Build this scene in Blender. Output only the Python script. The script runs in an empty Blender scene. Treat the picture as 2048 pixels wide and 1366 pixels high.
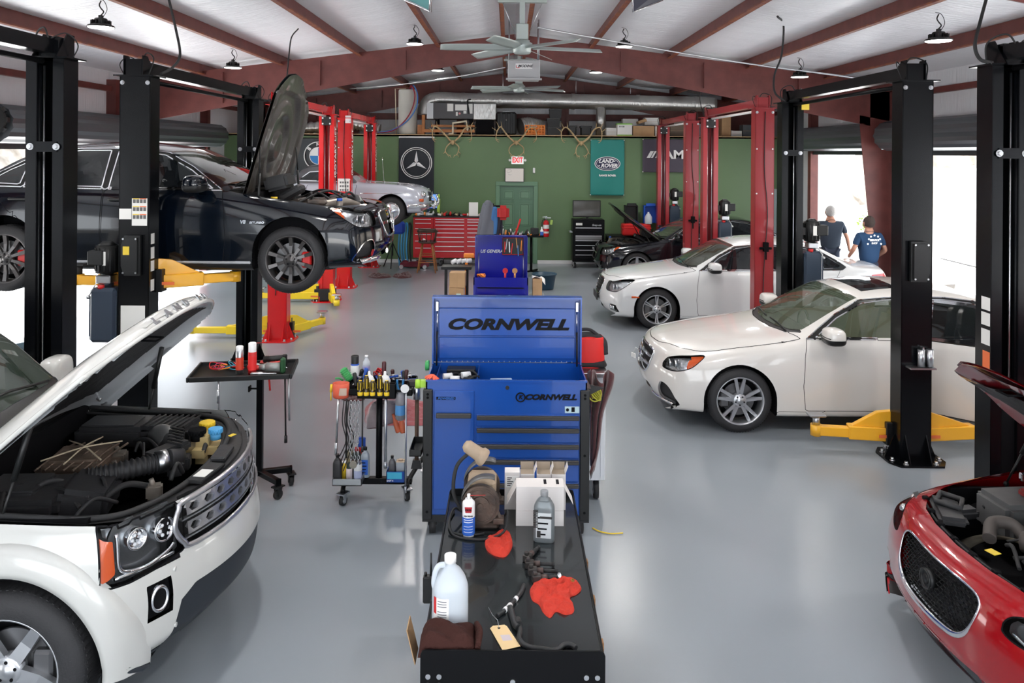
import bpy, bmesh, math, random
import numpy as np
from mathutils import Vector, Matrix, noise
random.seed(7)
PI=math.pi
SC=bpy.context.scene
COL=SC.collection
def R(d): return math.radians(d)
# ---------------------------------------------------------------- materials
MATS={}
def mat(name, col, rough=.5, metal=0., bump=0., bscale=40., var=0., vscale=3., coat=0., trans=0., emit=0., ecol=None, alpha=1., spec=.5, sheen=0., ior=1.45, stretch=None, vcol=None):
    if name in MATS: return MATS[name]
    m=bpy.data.materials.new(name); m.use_nodes=True
    nt=m.node_tree; b=nt.nodes['Principled BSDF']
    c=(*col,1)
    b.inputs['Base Color'].default_value=c
    b.inputs['Roughness'].default_value=rough
    b.inputs['Metallic'].default_value=metal
    b.inputs['Coat Weight'].default_value=coat
    b.inputs['Coat Roughness'].default_value=.03
    b.inputs['Transmission Weight'].default_value=trans
    b.inputs['Alpha'].default_value=alpha
    b.inputs['IOR'].default_value=ior
    b.inputs['Specular IOR Level'].default_value=spec
    b.inputs['Sheen Weight'].default_value=sheen
    if emit:
        b.inputs['Emission Color'].default_value=(*(ecol or col),1)
        b.inputs['Emission Strength'].default_value=emit
    if bump or var:
        tc=nt.nodes.new('ShaderNodeTexCoord'); src=tc.outputs['Object']
        if stretch:
            mp=nt.nodes.new('ShaderNodeMapping'); mp.inputs['Scale'].default_value=stretch
            nt.links.new(src,mp.inputs['Vector']); src=mp.outputs['Vector']
        if var:
            n=nt.nodes.new('ShaderNodeTexNoise'); n.inputs['Scale'].default_value=vscale; n.inputs['Detail'].default_value=5
            nt.links.new(src,n.inputs['Vector'])
            rp=nt.nodes.new('ShaderNodeValToRGB')
            rp.color_ramp.elements[0].position=.35; rp.color_ramp.elements[1].position=.65
            k=1-var
            c2=vcol if vcol else tuple(x*k for x in col)
            rp.color_ramp.elements[0].color=(*c2,1); rp.color_ramp.elements[1].color=c
            nt.links.new(n.outputs['Fac'],rp.inputs['Fac']); nt.links.new(rp.outputs['Color'],b.inputs['Base Color'])
        if bump:
            n=nt.nodes.new('ShaderNodeTexNoise'); n.inputs['Scale'].default_value=bscale; n.inputs['Detail'].default_value=4
            nt.links.new(src,n.inputs['Vector'])
            bp=nt.nodes.new('ShaderNodeBump'); bp.inputs['Strength'].default_value=bump; bp.inputs['Distance'].default_value=.02
            nt.links.new(n.outputs['Fac'],bp.inputs['Height']); nt.links.new(bp.outputs['Normal'],b.inputs['Normal'])
    MATS[name]=m
    return m
# ---------------------------------------------------------------- mesh builder
def T(x=0,y=0,z=0): return Matrix.Translation((x,y,z))
def RX(d): return Matrix.Rotation(R(d),4,'X')
def RY(d): return Matrix.Rotation(R(d),4,'Y')
def RZ(d): return Matrix.Rotation(R(d),4,'Z')
def SCL(x,y,z): return Matrix.Diagonal((x,y,z,1))
class MB:
    def __init__(s): s.bm=bmesh.new(); s.M=Matrix.Identity(4); s.mi=0
    def _add(s,vs,fs,smooth=None,M=None):
        Mt=s.M@M if M is not None else s.M
        bv=[s.bm.verts.new(Mt@Vector(v)) for v in vs]
        out=[]
        for f in fs:
            try:
                fc=s.bm.faces.new([bv[i] for i in f]); fc.material_index=s.mi
                if smooth is not None: fc.smooth=smooth
                out.append(fc)
            except ValueError: pass
        return bv,out
    def box(s,c,d,bev=0,M=None,seg=1):
        x,y,z=d[0]/2,d[1]/2,d[2]/2
        vs=[(c[0]+i*x,c[1]+j*y,c[2]+k*z) for i in(-1,1) for j in(-1,1) for k in(-1,1)]
        fs=[(0,1,3,2),(4,6,7,5),(0,4,5,1),(2,3,7,6),(0,2,6,4),(1,5,7,3)]
        bv,bf=s._add(vs,fs,False,M)
        if bev:
            es=set(e for f in bf for e in f.edges)
            bmesh.ops.bevel(s.bm,geom=list(es),offset=bev,segments=seg,affect='EDGES',clamp_overlap=True)
        return s
    def b2(s,a,b,bev=0,M=None):   # box by min / max corners
        return s.box([(a[i]+b[i])/2 for i in range(3)],[abs(b[i]-a[i]) for i in range(3)],bev,M)
    def bar(s,p,q,w,h,M=None,up=(0,0,1),bev=0):
        p=Vector(p);q=Vector(q);d=q-p;L=d.length
        z=d.normalized();u=Vector(up)
        if abs(z.dot(u))>.99:u=Vector((0,1,0))
        x=u.cross(z).normalized();y=z.cross(x)
        F=Matrix.Translation((p+q)/2)@Matrix((x,y,z)).transposed().to_4x4()
        return s.box((0,0,0),(w,h,L),bev,(M@F) if M is not None else F)
    def cyl(s,p,q,r,r2=None,n=20,cap=True,M=None):
        if r2 is None:r2=r
        return s.tube([p,q],[r,r2],n,cap,M,sm=True)
    def tube(s,pts,r,n=10,cap=True,M=None,closed=False,sm=True,flat=None):
        P=[Vector(p) for p in pts];k=len(P)
        rr=r if hasattr(r,'__len__') else [r]*k
        tang=[]
        for i in range(k):
            a=P[i-1] if (i>0 or closed) else P[i]; b=P[(i+1)%k] if (i<k-1 or closed) else P[i]
            t=(b-a); tang.append(t.normalized() if t.length>1e-9 else Vector((0,0,1)))
        u=Vector((0,0,1)) if abs(tang[0].z)<.9 else Vector((1,0,0))
        u=(u-tang[0]*u.dot(tang[0])).normalized()
        vs=[]
        for i in range(k):
            u=(u-tang[i]*u.dot(tang[i]))
            if u.length<1e-6:u=tang[i].orthogonal()
            u.normalize(); w=tang[i].cross(u)
            fl=flat or (1,1)
            for j in range(n):
                a=2*PI*j/n; vs.append(P[i]+u*math.cos(a)*rr[i]*fl[0]+w*math.sin(a)*rr[i]*fl[1])
        fs=[]
        for i in range(k if closed else k-1):
            i2=(i+1)%k
            for j in range(n):
                j2=(j+1)%n; fs.append((i*n+j,i*n+j2,i2*n+j2,i2*n+j))
        bv,bf=s._add(vs,fs,sm,M)
        if cap and not closed:
            for ring in (bv[:n][::-1],bv[-n:]):
                try: f=s.bm.faces.new(ring); f.material_index=s.mi; f.smooth=False
                except ValueError: pass
        return s
    def lathe(s,prof,n=24,M=None,sm=True,ang=360,sx=1,sy=1):   # profile (r,z) around z
        vs=[];m=len(prof);full=ang>=360
        k=n if full else n+1
        for i in range(k):
            a=R(ang)*i/n
            for r,z in prof: vs.append((r*math.cos(a)*sx,r*math.sin(a)*sy,z))
        fs=[]
        for i in range(n):
            i2=(i+1)%k
            for j in range(m-1):
                r0=prof[j][0];r1=prof[j+1][0]
                q=[i*m+j,i2*m+j,i2*m+j+1,i*m+j+1]
                if r0<1e-6: q=[i*m+j,i2*m+j+1,i*m+j+1]
                elif r1<1e-6: q=[i*m+j,i2*m+j,i*m+j+1]
                fs.append(q)
        s._add(vs,fs,sm,M); return s
    def prism(s,poly,h0,h1,M=None,bev=0,sm=False):   # poly in XY, extruded on z
        n=len(poly)
        vs=[(x,y,h0) for x,y in poly]+[(x,y,h1) for x,y in poly]
        fs=[tuple(range(n))[::-1],tuple(range(n,2*n))]+[(i,(i+1)%n,n+(i+1)%n,n+i) for i in range(n)]
        bv,bf=s._add(vs,fs,False,M)
        if bev:
            es=set(e for f in bf[:2] for e in f.edges)
            bmesh.ops.bevel(s.bm,geom=list(es),offset=bev,segments=2,affect='EDGES',clamp_overlap=True)
        elif sm:
            for f in bf[2:]: f.smooth=True
        return s
    def grid(s,nu,nv,fn,sm=True,M=None,thick=0,cu=False):
        vs=[fn(i/(nu-1),j/(nv-1)) for i in range(nu) for j in range(nv)]
        fs=[(i*nv+j,(i+1)*nv+j,(i+1)*nv+j+1,i*nv+j+1) for i in range(nu-1) for j in range(nv-1)]
        bv,bf=s._add(vs,fs,sm,M)
        if thick:
            s.bm.normal_update()
            bmesh.ops.solidify(s.bm,geom=bf,thickness=thick)
        return s
    def ball(s,c,r,n=16,M=None,sx=1,sy=1,sz=1):
        m=max(6,n//2)
        prof=[(r*math.sin(PI*i/m) if 0<i<m else 0,-r*math.cos(PI*i/m)) for i in range(m+1)]
        F=T(*c)@SCL(sx,sy,sz)
        return s.lathe(prof,n,(M@F) if M is not None else F)
    def mesh(s,me,M=None):
        me2=me.copy(); Mt=s.M@M if M is not None else s.M
        me2.transform(Mt); n0=len(s.bm.faces)
        s.bm.from_mesh(me2)
        s.bm.faces.ensure_lookup_table()
        for i in range(n0,len(s.bm.faces)): s.bm.faces[i].material_index=s.mi
        bpy.data.meshes.remove(me2); return s
    def text(s,t,size,M,ext=.002,shear=0,sx=1,align='CENTER',bold=0,space=1):
        return s.mesh(text_mesh(t,size,ext,shear,align,bold,space),M@SCL(sx,1,1))
    def done(s,name,m,parent=None,loc=None,wn=False):
        bm=s.bm
        bmesh.ops.recalc_face_normals(bm,faces=bm.faces)
        me=bpy.data.meshes.new(name); bm.to_mesh(me); bm.free()
        for x in (m if isinstance(m,(list,tuple)) else [m]): me.materials.append(x)
        o=bpy.data.objects.new(name,me); COL.objects.link(o)
        if parent is not None:o.parent=parent
        if loc is not None:o.location=loc
        return o
_tm={}
def text_mesh(t,size,ext=.002,shear=0,align='CENTER',bold=0,space=1):
    k=(t,size,ext,shear,align,bold,space)
    if k in _tm: return _tm[k]
    c=bpy.data.curves.new('lettering','FONT'); c.body=t; c.size=size; c.extrude=ext; c.shear=shear
    c.align_x=align; c.align_y='CENTER'; c.offset=bold; c.space_character=space; c.resolution_u=3
    o=bpy.data.objects.new('lettering',c); COL.objects.link(o)
    bpy.context.view_layer.update()
    dg=bpy.context.evaluated_depsgraph_get()
    me=bpy.data.meshes.new_from_object(o.evaluated_get(dg))
    bpy.data.objects.remove(o); bpy.data.curves.remove(c)
    _tm[k]=me; return me
UP=Matrix(((1,0,0,0),(0,0,-1,0),(0,1,0,0),(0,0,0,1)))   # stands text up facing -Y
def empty(name,label,cat,loc=(0,0,0),rz=0,group=None):
    o=bpy.data.objects.new(name,None); COL.objects.link(o); o.location=loc; o.rotation_euler=(0,0,R(rz)); o.empty_display_size=.1
    return tag(o,label,cat,group)
def tag(o,label=None,cat=None,group=None,kind=None):
    if label:o['label']=label
    if cat:o['category']=cat
    if group:o['group']=group
    if kind:o['kind']=kind
    return o
def struct(o): o['kind']='structure'; return o
def place(o,loc,rz=0,label=None,group=None):
    o.location=loc;o.rotation_euler=(0,0,R(rz)); 
    if label:o['label']=label
    if group:o['group']=group
    return o
def copy_tree(o,parent=None):
    c=o.copy(); COL.objects.link(c)
    if parent is not None: c.parent=parent
    for ch in list(o.children): copy_tree(ch,c)
    return c
def lerp(a,b,t): return a+(b-a)*t
def interp(x,pts):      # piecewise linear
    if x<=pts[0][0]: return pts[0][1]
    for (a,p),(b,q) in zip(pts,pts[1:]):
        if x<=b: return p+(q-p)*(x-a)/(b-a)
    return pts[-1][1]
def spline(pts,n=8,closed=False):
    P=[Vector(p) for p in pts];k=len(P);out=[]
    rng=range(k if closed else k-1)
    for i in rng:
        p0=P[(i-1)%k] if (closed or i>0) else P[0]*2-P[1]
        p1=P[i];p2=P[(i+1)%k];p3=P[(i+2)%k] if (closed or i<k-2) else P[-1]*2-P[-2]
        for j in range(n):
            t=j/n
            out.append(.5*((2*p1)+(p2-p0)*t+(2*p0-5*p1+4*p2-p3)*t*t+(3*p1-p0-3*p2+p3)*t**3))
    if not closed: out.append(P[-1])
    return out
# common materials
M_blackp=mat('black_powder_coat',(.003,.0032,.004),.4,bump=.02,bscale=60,spec=.16)
M_steel=mat('zinc_steel',(.55,.56,.58),.3,1.,bump=.03,bscale=50)
M_chrome=mat('chrome',(.85,.86,.88),.06,1.)
M_rubber=mat('rubber',(.02,.02,.021),.7,bump=.1,bscale=120)
M_plast=mat('black_plastic',(.008,.0085,.009),.42,bump=.03,bscale=150)
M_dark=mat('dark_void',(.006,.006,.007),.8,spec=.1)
M_white=mat('white_plastic',(.8,.8,.8),.4)
M_paper=mat('white_paper',(.82,.82,.8),.7)
M_redp=mat('red_plastic',(.55,.02,.02),.35)
M_yellow=mat('yellow_plastic',(.8,.55,.03),.4)
M_orange=mat('orange_plastic',(.85,.25,.03),.4)
M_bluep=mat('blue_plastic',(.02,.09,.45),.35)
M_greenp=mat('green_plastic',(.05,.35,.1),.4)
M_card=mat('cardboard',(.5,.31,.16),.8,var=.12,vscale=6,bump=.05,bscale=60)
M_wood=mat('oiled_wood',(.32,.15,.05),.5,var=.4,vscale=4,stretch=(2,2,12))
# ================================================================= camera
LAMP=190
CAMH=2.9; FPX=1567.0
cam=bpy.data.cameras.new('camera'); co=bpy.data.objects.new('camera',cam); COL.objects.link(co)
cam.sensor_width=36; cam.lens=FPX/2048*36
ROLL=.4
co.matrix_world=T(0,0,CAMH)@RX(90)@RZ(ROLL)
cam.shift_x=(1024-1018)/2048; cam.shift_y=-(683-305)/2048
cam.clip_end=300; cam.clip_start=.05
SC.camera=co
SC.view_settings.view_transform='Standard'; SC.view_settings.look='None'; SC.view_settings.gamma=1; SC.view_settings.exposure=.45
def P(px,py,Z):      # reads a point off the photograph at a known distance
    a=(px-1018)/FPX; b=-(py-305)/FPX; c,s=math.cos(R(ROLL)),math.sin(R(ROLL))
    return Vector(((a*c-b*s)*Z,Z,CAMH+(a*s+b*c)*Z))
# ================================================================= building
XW=7.45; YB=22.6; YF=-3.0
def slab(name,a,b,m,bev=0):
    return struct(MB().b2(a,b,bev).done(name,m))
def floor_mat():
    m=mat('epoxy_floor',(.50,.535,.57),.22); nt=m.node_tree; b=nt.nodes['Principled BSDF']
    tc=nt.nodes.new('ShaderNodeTexCoord')
    n=nt.nodes.new('ShaderNodeTexNoise'); n.inputs['Scale'].default_value=.6; n.inputs['Detail'].default_value=2
    nt.links.new(tc.outputs['Object'],n.inputs['Vector'])
    r=nt.nodes.new('ShaderNodeValToRGB'); r.color_ramp.elements[0].position=.15; r.color_ramp.elements[1].position=.85
    r.color_ramp.elements[0].color=(.235,.262,.292,1); r.color_ramp.elements[1].color=(.275,.302,.332,1)
    nt.links.new(n.outputs['Fac'],r.inputs['Fac'])
    nt.links.new(r.outputs['Color'],b.inputs['Base Color'])
    b.inputs['Roughness'].default_value=.24
    bp=nt.nodes.new('ShaderNodeBump'); bp.inputs['Strength'].default_value=.04; bp.inputs['Distance'].default_value=.01
    n3=nt.nodes.new('ShaderNodeTexNoise'); n3.inputs['Scale'].default_value=25; nt.links.new(tc.outputs['Object'],n3.inputs['Vector'])
    nt.links.new(n3.outputs['Fac'],bp.inputs['Height']); nt.links.new(bp.outputs['Normal'],b.inputs['Normal'])
    return m
M_floor=floor_mat()
M_ins=mat('white_insulation',(.88,.89,.93),.30,bump=1.,bscale=6,stretch=(.5,4,4))
M_insw=mat('white_wall_insulation',(.74,.77,.80),.4,bump=.6,bscale=5,stretch=(5,5,.3))
M_brown=mat('red_oxide_steel',(.155,.042,.036),.45,var=.25,vscale=5,bump=.05,bscale=20)
M_rust=mat('red_oxide_rusty',(.155,.042,.036),.5,var=.5,vscale=9,vcol=(.28,.09,.03))
M_green=mat('green_wall_paint',(.11,.185,.085),.42,bump=.02,bscale=30,var=.08,vscale=1)
M_greend=mat('green_door_paint',(.08,.17,.10),.33)
M_drum=mat('dark_grey_curtain',(.10,.11,.12),.38,.55)
M_galv=mat('galvanised',(.45,.47,.48),.35,.8,bump=.05,bscale=30)
M_conc=mat('pale_concrete',(.74,.745,.75),.8,var=.1,vscale=2,bump=.1,bscale=30)
slab('floor',(-XW,YF,-.2),(XW,YB,0),M_floor)
slab('ground_outside',(-40,-12,-.3),(40,45,-.03),M_conc)
# roof insulation, two pitches
RIDGE=.1; PITCH=.125; ZR=5.1      # ZR = underside of the purlins at the ridge
def zp(x): return ZR-PITCH*abs(x-RIDGE)
for nm,x1 in (('ceiling_left',-XW-.2),('ceiling_right',XW+.2)):
    mb=MB()
    nb=int((YB-YF)/.5)
    def fn(u,v,x1=x1):
        x=lerp(RIDGE,x1,u); y=lerp(YF,YB,v)
        # insulation sags between the purlins
        k=abs(x-RIDGE)/1.52; sag=.035*abs(math.sin(PI*k))+.012*abs(math.sin(PI*y/.6))*abs(math.sin(PI*k))
        return (x,y,zp(x)+.215-sag)
    mb.grid(60,180,fn)
    mb.b2((min(RIDGE,x1),YF,ZR+.3),(max(RIDGE,x1),YB,ZR+.34))
    struct(mb.done(nm,M_ins))
# purlins: Z sections
def purlin(x,y0,y1):
    sg=1 if x>RIDGE else -1
    z=zp(x); mb=MB()
    mb.b2((x-.004,y0,z),(x+.004,y1,z+.2))
    mb.mi=1
    mb.b2((x,y0,z),(x-sg*.065,y1,z+.005)); mb.b2((x,y0,z+.195),(x+sg*.065,y1,z+.2))
    mb.b2((x-sg*.065,y0,z),(x-sg*.068,y1,z+.02))
    return mb.done('roof_purlin',[M_brown,M_rust])
for k in range(-4,5):
    if k==0:
        for s in(-1,1): struct(purlin(RIDGE+s*.26,YF,YB)).name='trim_purlin_ridge'
        continue
    o=struct(purlin(RIDGE+1.5*k,YF,YB)); o.name='trim_purlin'
# rigid frames
def rafter(Y,w=.16,wt=.016,tb=None):
    mb=MB()
    for s in(-1,1):
        x0,x1=RIDGE,s*(XW-.1)
        zb0=4.86;zb1=3.46
        zt0=ZR;zt1=zp(x1)
        d=1 if s>0 else -1
        # web
        poly=[(x0,zb0),(x1,zb1),(x1,zt1),(x0,zt0)]
        mb.prism([(p[0],p[1]) for p in poly],-.006,.006,M=T(0,Y,0)@UP)
        for (za,zb) in ((zb0,zb1),(zt0-.006,zt1-.006)):
            L=math.hypot(x1-x0,zb-za); 
            mb.bar((x0,Y,za),(x1,Y,zb),w,wt,up=(0,1,0))
        for t in (.28,.5,.75):
            x=lerp(x0,x1,t); mb.b2((x-.006,Y-w/2,lerp(zb0,zb1,t)),(x+.006,Y+w/2,lerp(zt0,zt1,t)))
    for s in(-1,1):
        # tapered column
        x1=s*XW; 
        xa=s*(XW-.62); xb=s*(XW-.27)
        mb.prism([(s*(XW-.04),0),(xb,0),(xa,3.52),(xa,zp(xa)-.01),(s*(XW-.04),zp(XW)-.01)],-.006,.006,M=T(0,Y,0)@UP)
        mb.bar((xb,Y,0),(xa,Y,3.5),.2,wt,up=(0,1,0)); mb.bar((xa,Y,3.5),(xa,Y,zp(xa)),.2,wt,up=(0,1,0))
        mb.bar((s*(XW-.045),Y,0),(s*(XW-.045),Y,zp(XW)),.2,wt,up=(0,1,0))
        mb.b2((min(s*(XW-.3),x1),Y-.14,0),(max(s*(XW-.3),x1),Y+.14,.015))
    # flange braces
    for x in (-6.0,-1.5,1.5,6.0):
        pass
    return struct(mb.done('trim_frame',M_brown))
for Y in (5.9,15.05,22.3): rafter(Y)
for x in (-4.4,-1.4,1.6,4.6,-7.1,7.1):   # wind posts of the end wall
    mb=MB(); mb.b2((x-.1,22.35,0),(x+.1,22.365,zp(x))); mb.b2((x-.1,22.5,0),(x+.1,22.515,zp(x))); mb.b2((x-.006,22.35,0),(x+.006,22.5,zp(x)))
    struct(mb.done('trim_wind_post',M_brown))
mb=MB(); mb.b2((-XW,22.36,3.82),(XW,22.5,3.83)); mb.b2((-XW,22.36,3.82),(XW,22.37,4.0)); struct(mb.done('trim_girt',M_brown))
slab('wall_back',(-XW-.2,YB-.08,0),(XW+.2,YB+.1,5.4),M_insw)
# side walls with the roll-up door openings, plus openings added behind the camera for daylight
DOORS=[(15.45,18.95),(11.0,14.55),(6.4,9.9),(.6,4.6)]
HD=3.02
for s,nm in((-1,'left'),(1,'right')):
    mb=MB(); ys=YF
    for y0,y1 in sorted(DOORS):
        mb.b2((s*XW,ys,0),(s*(XW+.18),y0,5.0)); mb.b2((s*XW,y0,HD),(s*(XW+.18),y1,5.0)); ys=y1
    mb.b2((s*XW,ys,0),(s*(XW+.18),YB,5.0))
    struct(mb.done('wall_'+nm,M_insw))
    # girt above the doors and jamb posts
    mb=MB()
    for y0,y1 in DOORS:
        for y in (y0-.02,y1+.02): mb.b2((s*(XW-.18),y-.09,0),(s*XW,y+.09,4.2))
    mb.b2((s*(XW-.1),YF,3.98),(s*XW,YB,4.08))
    struct(mb.done('trim_jambs_'+nm,M_brown))
mb=MB(); mb.b2((-XW-.2,YF-.2,0),(-5.8,YF,5.3)); mb.b2((5.8,YF-.2,0),(XW+.2,YF,5.3)); mb.b2((-5.8,YF-.2,3.9),(5.8,YF,5.3)); mb.b2((-.4,YF-.2,0),(.4,YF,3.9))  # unseen front wall; its two openings are put in as daylight fill
struct(mb.done('wall_front',M_insw))
# roll-up doors (curtain rolled on a barrel, guides, operator)
def rollup(s,y0,y1,label):
    e=empty('roll_up_door',label,'garage door',(s*(XW-.32),(y0+y1)/2,0),0,'rolled-up doors along the side walls')
    h=(y1-y0)/2+.18; rr=.27
    prof=[]
    n=26
    ring=[(rr*(1+.09*(k%2))*math.cos(2*PI*k/n),rr*(1+.035*(k%2))*math.sin(2*PI*k/n)) for k in range(n)]
    mb=MB(); mb.prism(ring,-h,h,M=T(0,0,3.26)@RX(90)); mb.done('curtain_roll',M_drum,e)
    mb=MB(); mb.b2((s*.24-.02,-h+.1,2.93),(s*.24+.02,h-.1,3.2)); mb.b2((s*.24-.05,-h+.1,2.9),(s*.24+.05,h-.1,2.95)); mb.done('bottom_bar',M_drum,e)
    for q in(-1,1):
        mb=MB(); mb.b2((s*.22-.04,q*(h-.1)-.05,0),(s*.22+.08,q*(h-.1)+.02,3.05)); mb.done('guide_rail',M_galv,e)
        mb=MB(); mb.b2((-.12,q*(h+.02)-.01,3.0),(.3 if s>0 else .1,q*(h+.02)+.01,3.5)); mb.done('bracket_plate',M_galv,e)
    # chain hoist wheel at the near end
    mb=MB(); mb.lathe([(.0,-.03),(.2,-.03),(.21,-.01),(.17,0),(.21,.01),(.2,.03),(0,.03)],18,M=T(-s*.05,-h-.1,3.3)@RX(90),sm=False)
    for a in range(9): mb.box((0,0,0),(.03,.05,.07),0,M=T(-s*.05,-h-.1,3.3)@RY(a*40)@T(.215,0,0))
    mb.done('chain_wheel',M_plast,e)
    mb=MB(); 
    for q in(-.06,.06): mb.tube([(-s*.05+q,-h-.1,3.3),(-s*.05+q,-h-.1,1.4)],.008,6)
    mb.done('hoist_chain',M_steel,e)
    return e
rollup(1,*DOORS[0],'dark grey roll-up door rolled open on the right beside the brown frame column, farther one')
rollup(1,*DOORS[1],'dark grey roll-up door rolled open on the right behind the black lift post with square cover')
rollup(-1,*DOORS[0],'dark grey roll-up door rolled open on the left, its roll ending by the green wall')
rollup(-1,*DOORS[1],'dark grey roll-up door rolled open on the left, behind the two tallest black lift posts')
# green partition with the mezzanine on top
YG=20.5
mb=MB(); DX0,DX1=-.24,.66   # door opening
mb.b2((-XW,YG,0),(DX0,YG+.12,3.34)); mb.b2((DX1,YG,0),(XW,YG+.12,3.34)); mb.b2((DX0,YG,2.04),(DX1,YG+.12,3.34))
struct(mb.done('wall_green',M_green))
slab('floor_mezzanine',(-XW,YG,3.3),(XW,YB-.1,3.36),mat('plywood',(.5,.36,.2),.7,var=.2,vscale=2))
mb=MB()
mb.b2((-XW,YG-.012,0),(DX0-.08,YG,.09)); mb.b2((DX1+.08,YG-.012,0),(XW,YG,.09))
struct(mb.done('baseboard_back',M_conc))
# the six-panel door
e=struct(MB().b2((DX0+.012,YG+.03,.01),(DX1-.012,YG+.07,2.03)).done('door_1',M_greend))
mb=MB()
for a,b in((DX0-.1,DX0+.01),(DX1-.01,DX1+.1)): mb.b2((a,YG-.025,0),(b,YG+.03,2.028),.006)
mb.b2((DX0-.1,YG-.025,2.03),(DX1+.1,YG+.03,2.14),.006)
mb.done('door_frame',mat('green_trim_paint',(.12,.23,.14),.35),e)
mb=MB()
for cx in (DX0+.24,DX1-.24):
    for z0,z1 in((1.68,1.9),(.98,1.56),(.18,.84)):
        for q,(g,d) in enumerate(((0,.014),(.03,.004))):
            w=.135-g
            if q==0:
                mb.b2((cx-w,YG+.016,z0),(cx+w,YG+.03,z0+.018)); mb.b2((cx-w,YG+.016,z1-.018),(cx+w,YG+.03,z1))
                mb.b2((cx-w,YG+.016,z0),(cx-w+.018,YG+.03,z1)); mb.b2((cx+w-.018,YG+.016,z0),(cx+w,YG+.03,z1))
            else: mb.b2((cx-w,YG+.018,z0+g),(cx+w,YG+.03,z1-g),.008)
mb.done('door_panel',mat('green_door_panel',(.11,.22,.13),.3),e)
mb=MB(); mb.ball((DX0+.09,YG-.02,.96),.03); mb.cyl((DX0+.09,YG+.03,.96),(DX0+.09,YG-.02,.96),.012); mb.done('door_handle',M_steel,e)
mb=MB(); mb.b2((4.7,YG-.03,1.0),(6.2,YG,2.0)); 
# ---------------------------------------------------------------- outside
M_rock=mat('pale_rock',(.27,.25,.225),.9,var=.45,vscale=1.5,bump=1.,bscale=4,vcol=(.14,.12,.10))
mb=MB()
def fr(u,v):
    y=lerp(-5,44,u); z=lerp(0,9,v)
    return (19+1.5*v+.8*noise.fractal(Vector((y*.4,z*.5,3)),1,2,4),y,z)
mb.grid(120,40,fr); struct(mb.done('ground_rock_face',M_rock))
def fr2(u,v):
    y=lerp(-5,44,u); z=lerp(0,8,v)
    return (-22-1.5*v+.8*noise.fractal(Vector((y*.4,z*.5,9)),1,2,4),y,z)
mb=MB(); mb.grid(120,40,fr2); struct(mb.done('ground_rock_face_left',M_rock))
# ================================================================= two-post lifts
M_liftred=mat('red_lift_paint',(.62,.012,.014),.25,coat=.4)
M_liftred2=mat('faded_red_lift_paint',(.30,.022,.028),.32,coat=.3)
M_liftblk=mat('black_lift_paint',(.0025,.003,.004),.22,spec=.28,bump=.015,bscale=8)
M_arm=mat('yellow_arm_paint',(.85,.42,.02),.3,coat=.3)
M_army=mat('lemon_arm_paint',(.85,.62,.02),.3,coat=.3)
M_let=mat('white_lettering',(.85,.85,.85),.5)
M_decal=mat('decal_white',(.75,.75,.72),.5)
M_decaly=mat('decal_yellow',(.75,.55,.05),.5)
M_decalr=mat('decal_orange_red',(.75,.16,.05),.5)
CW,CD=.285,.2
def column_mesh(H):
    mb=MB(); w=CW/2
    t=.008
    mb.b2((-w,CD/2-t,0),(w,CD/2,H))                       # back plate (closed side faces +y here)
    for s in(-1,1):
        mb.b2((s*w-t/2,-CD/2,0),(s*w+t/2,CD/2,H),0)
        mb.b2((s*w-(.078 if s>0 else 0),-CD/2-.002,0),(s*w+(0 if s>0 else .078),-CD/2+.006,H))
        mb.b2((s*(w-.078)-.004,-CD/2,0),(s*(w-.078)+.004,-CD/2+.07,H))
    return mb
def base_plate(mb):
    w=CW/2
    poly=[(-.27,-.13),(-.2,-.24),(.2,-.24),(.27,-.13),(.27,.13),(.2,.24),(-.2,.24),(-.27,.13)]
    mb.prism(poly,0,.018)
    for x in(-.1,.1):
        for s in(-1,1):
            mb.prism([(0,0),(.11,0),(0,.24)],-.005,.005,M=T(x,s*CD/2,.018)@RZ(90 if s>0 else -90)@UP)
    for s in(-1,1): mb.prism([(0,0),(.1,0),(0,.24)],-.005,.005,M=T(s*w,0,.018)@RZ(0 if s>0 else 180)@UP)
_bm={}
def bolts(pts,parent,name='anchor_bolt',r=.016,h=.03,ax=(0,0,1),m=None):
    k=(r,h,ax,m)
    for p in pts:
        if k not in _bm:
            mb=MB(); a=Vector(ax); mb.cyl((0,0,0),a*.006,r*1.5,n=12); mb.cyl((0,0,0),a*h,r,n=6)
            o=mb.done(name,m or M_steel,parent); _bm[k]=o.data
        else:
            o=bpy.data.objects.new(name,_bm[k]); COL.objects.link(o); o.parent=parent
        o.location=p
def decals(boxes,parent,name,m):
    for a,b in boxes: MB().b2(a,b).done(name,m,parent)
def arm(mb,p,ang,L,up=.0):
    M=T(*p)@RZ(ang)
    mb.b2((.0,-.06,-.07),(L*.55,.06,.06),.008,M=M)
    mb.b2((L*.4,-.045,-.055),(L*.95,.045,.035),.006,M=M)
    mb.prism([(0,.06),(.2,.06),(L*.5,.06),(.14,.2),(.0,.22)],-.035,.035,M=M@UP,bev=.004)
    mb.cyl((L*.95,0,-.06),(L*.95,0,.045),.055,M=M,n=14)
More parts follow.
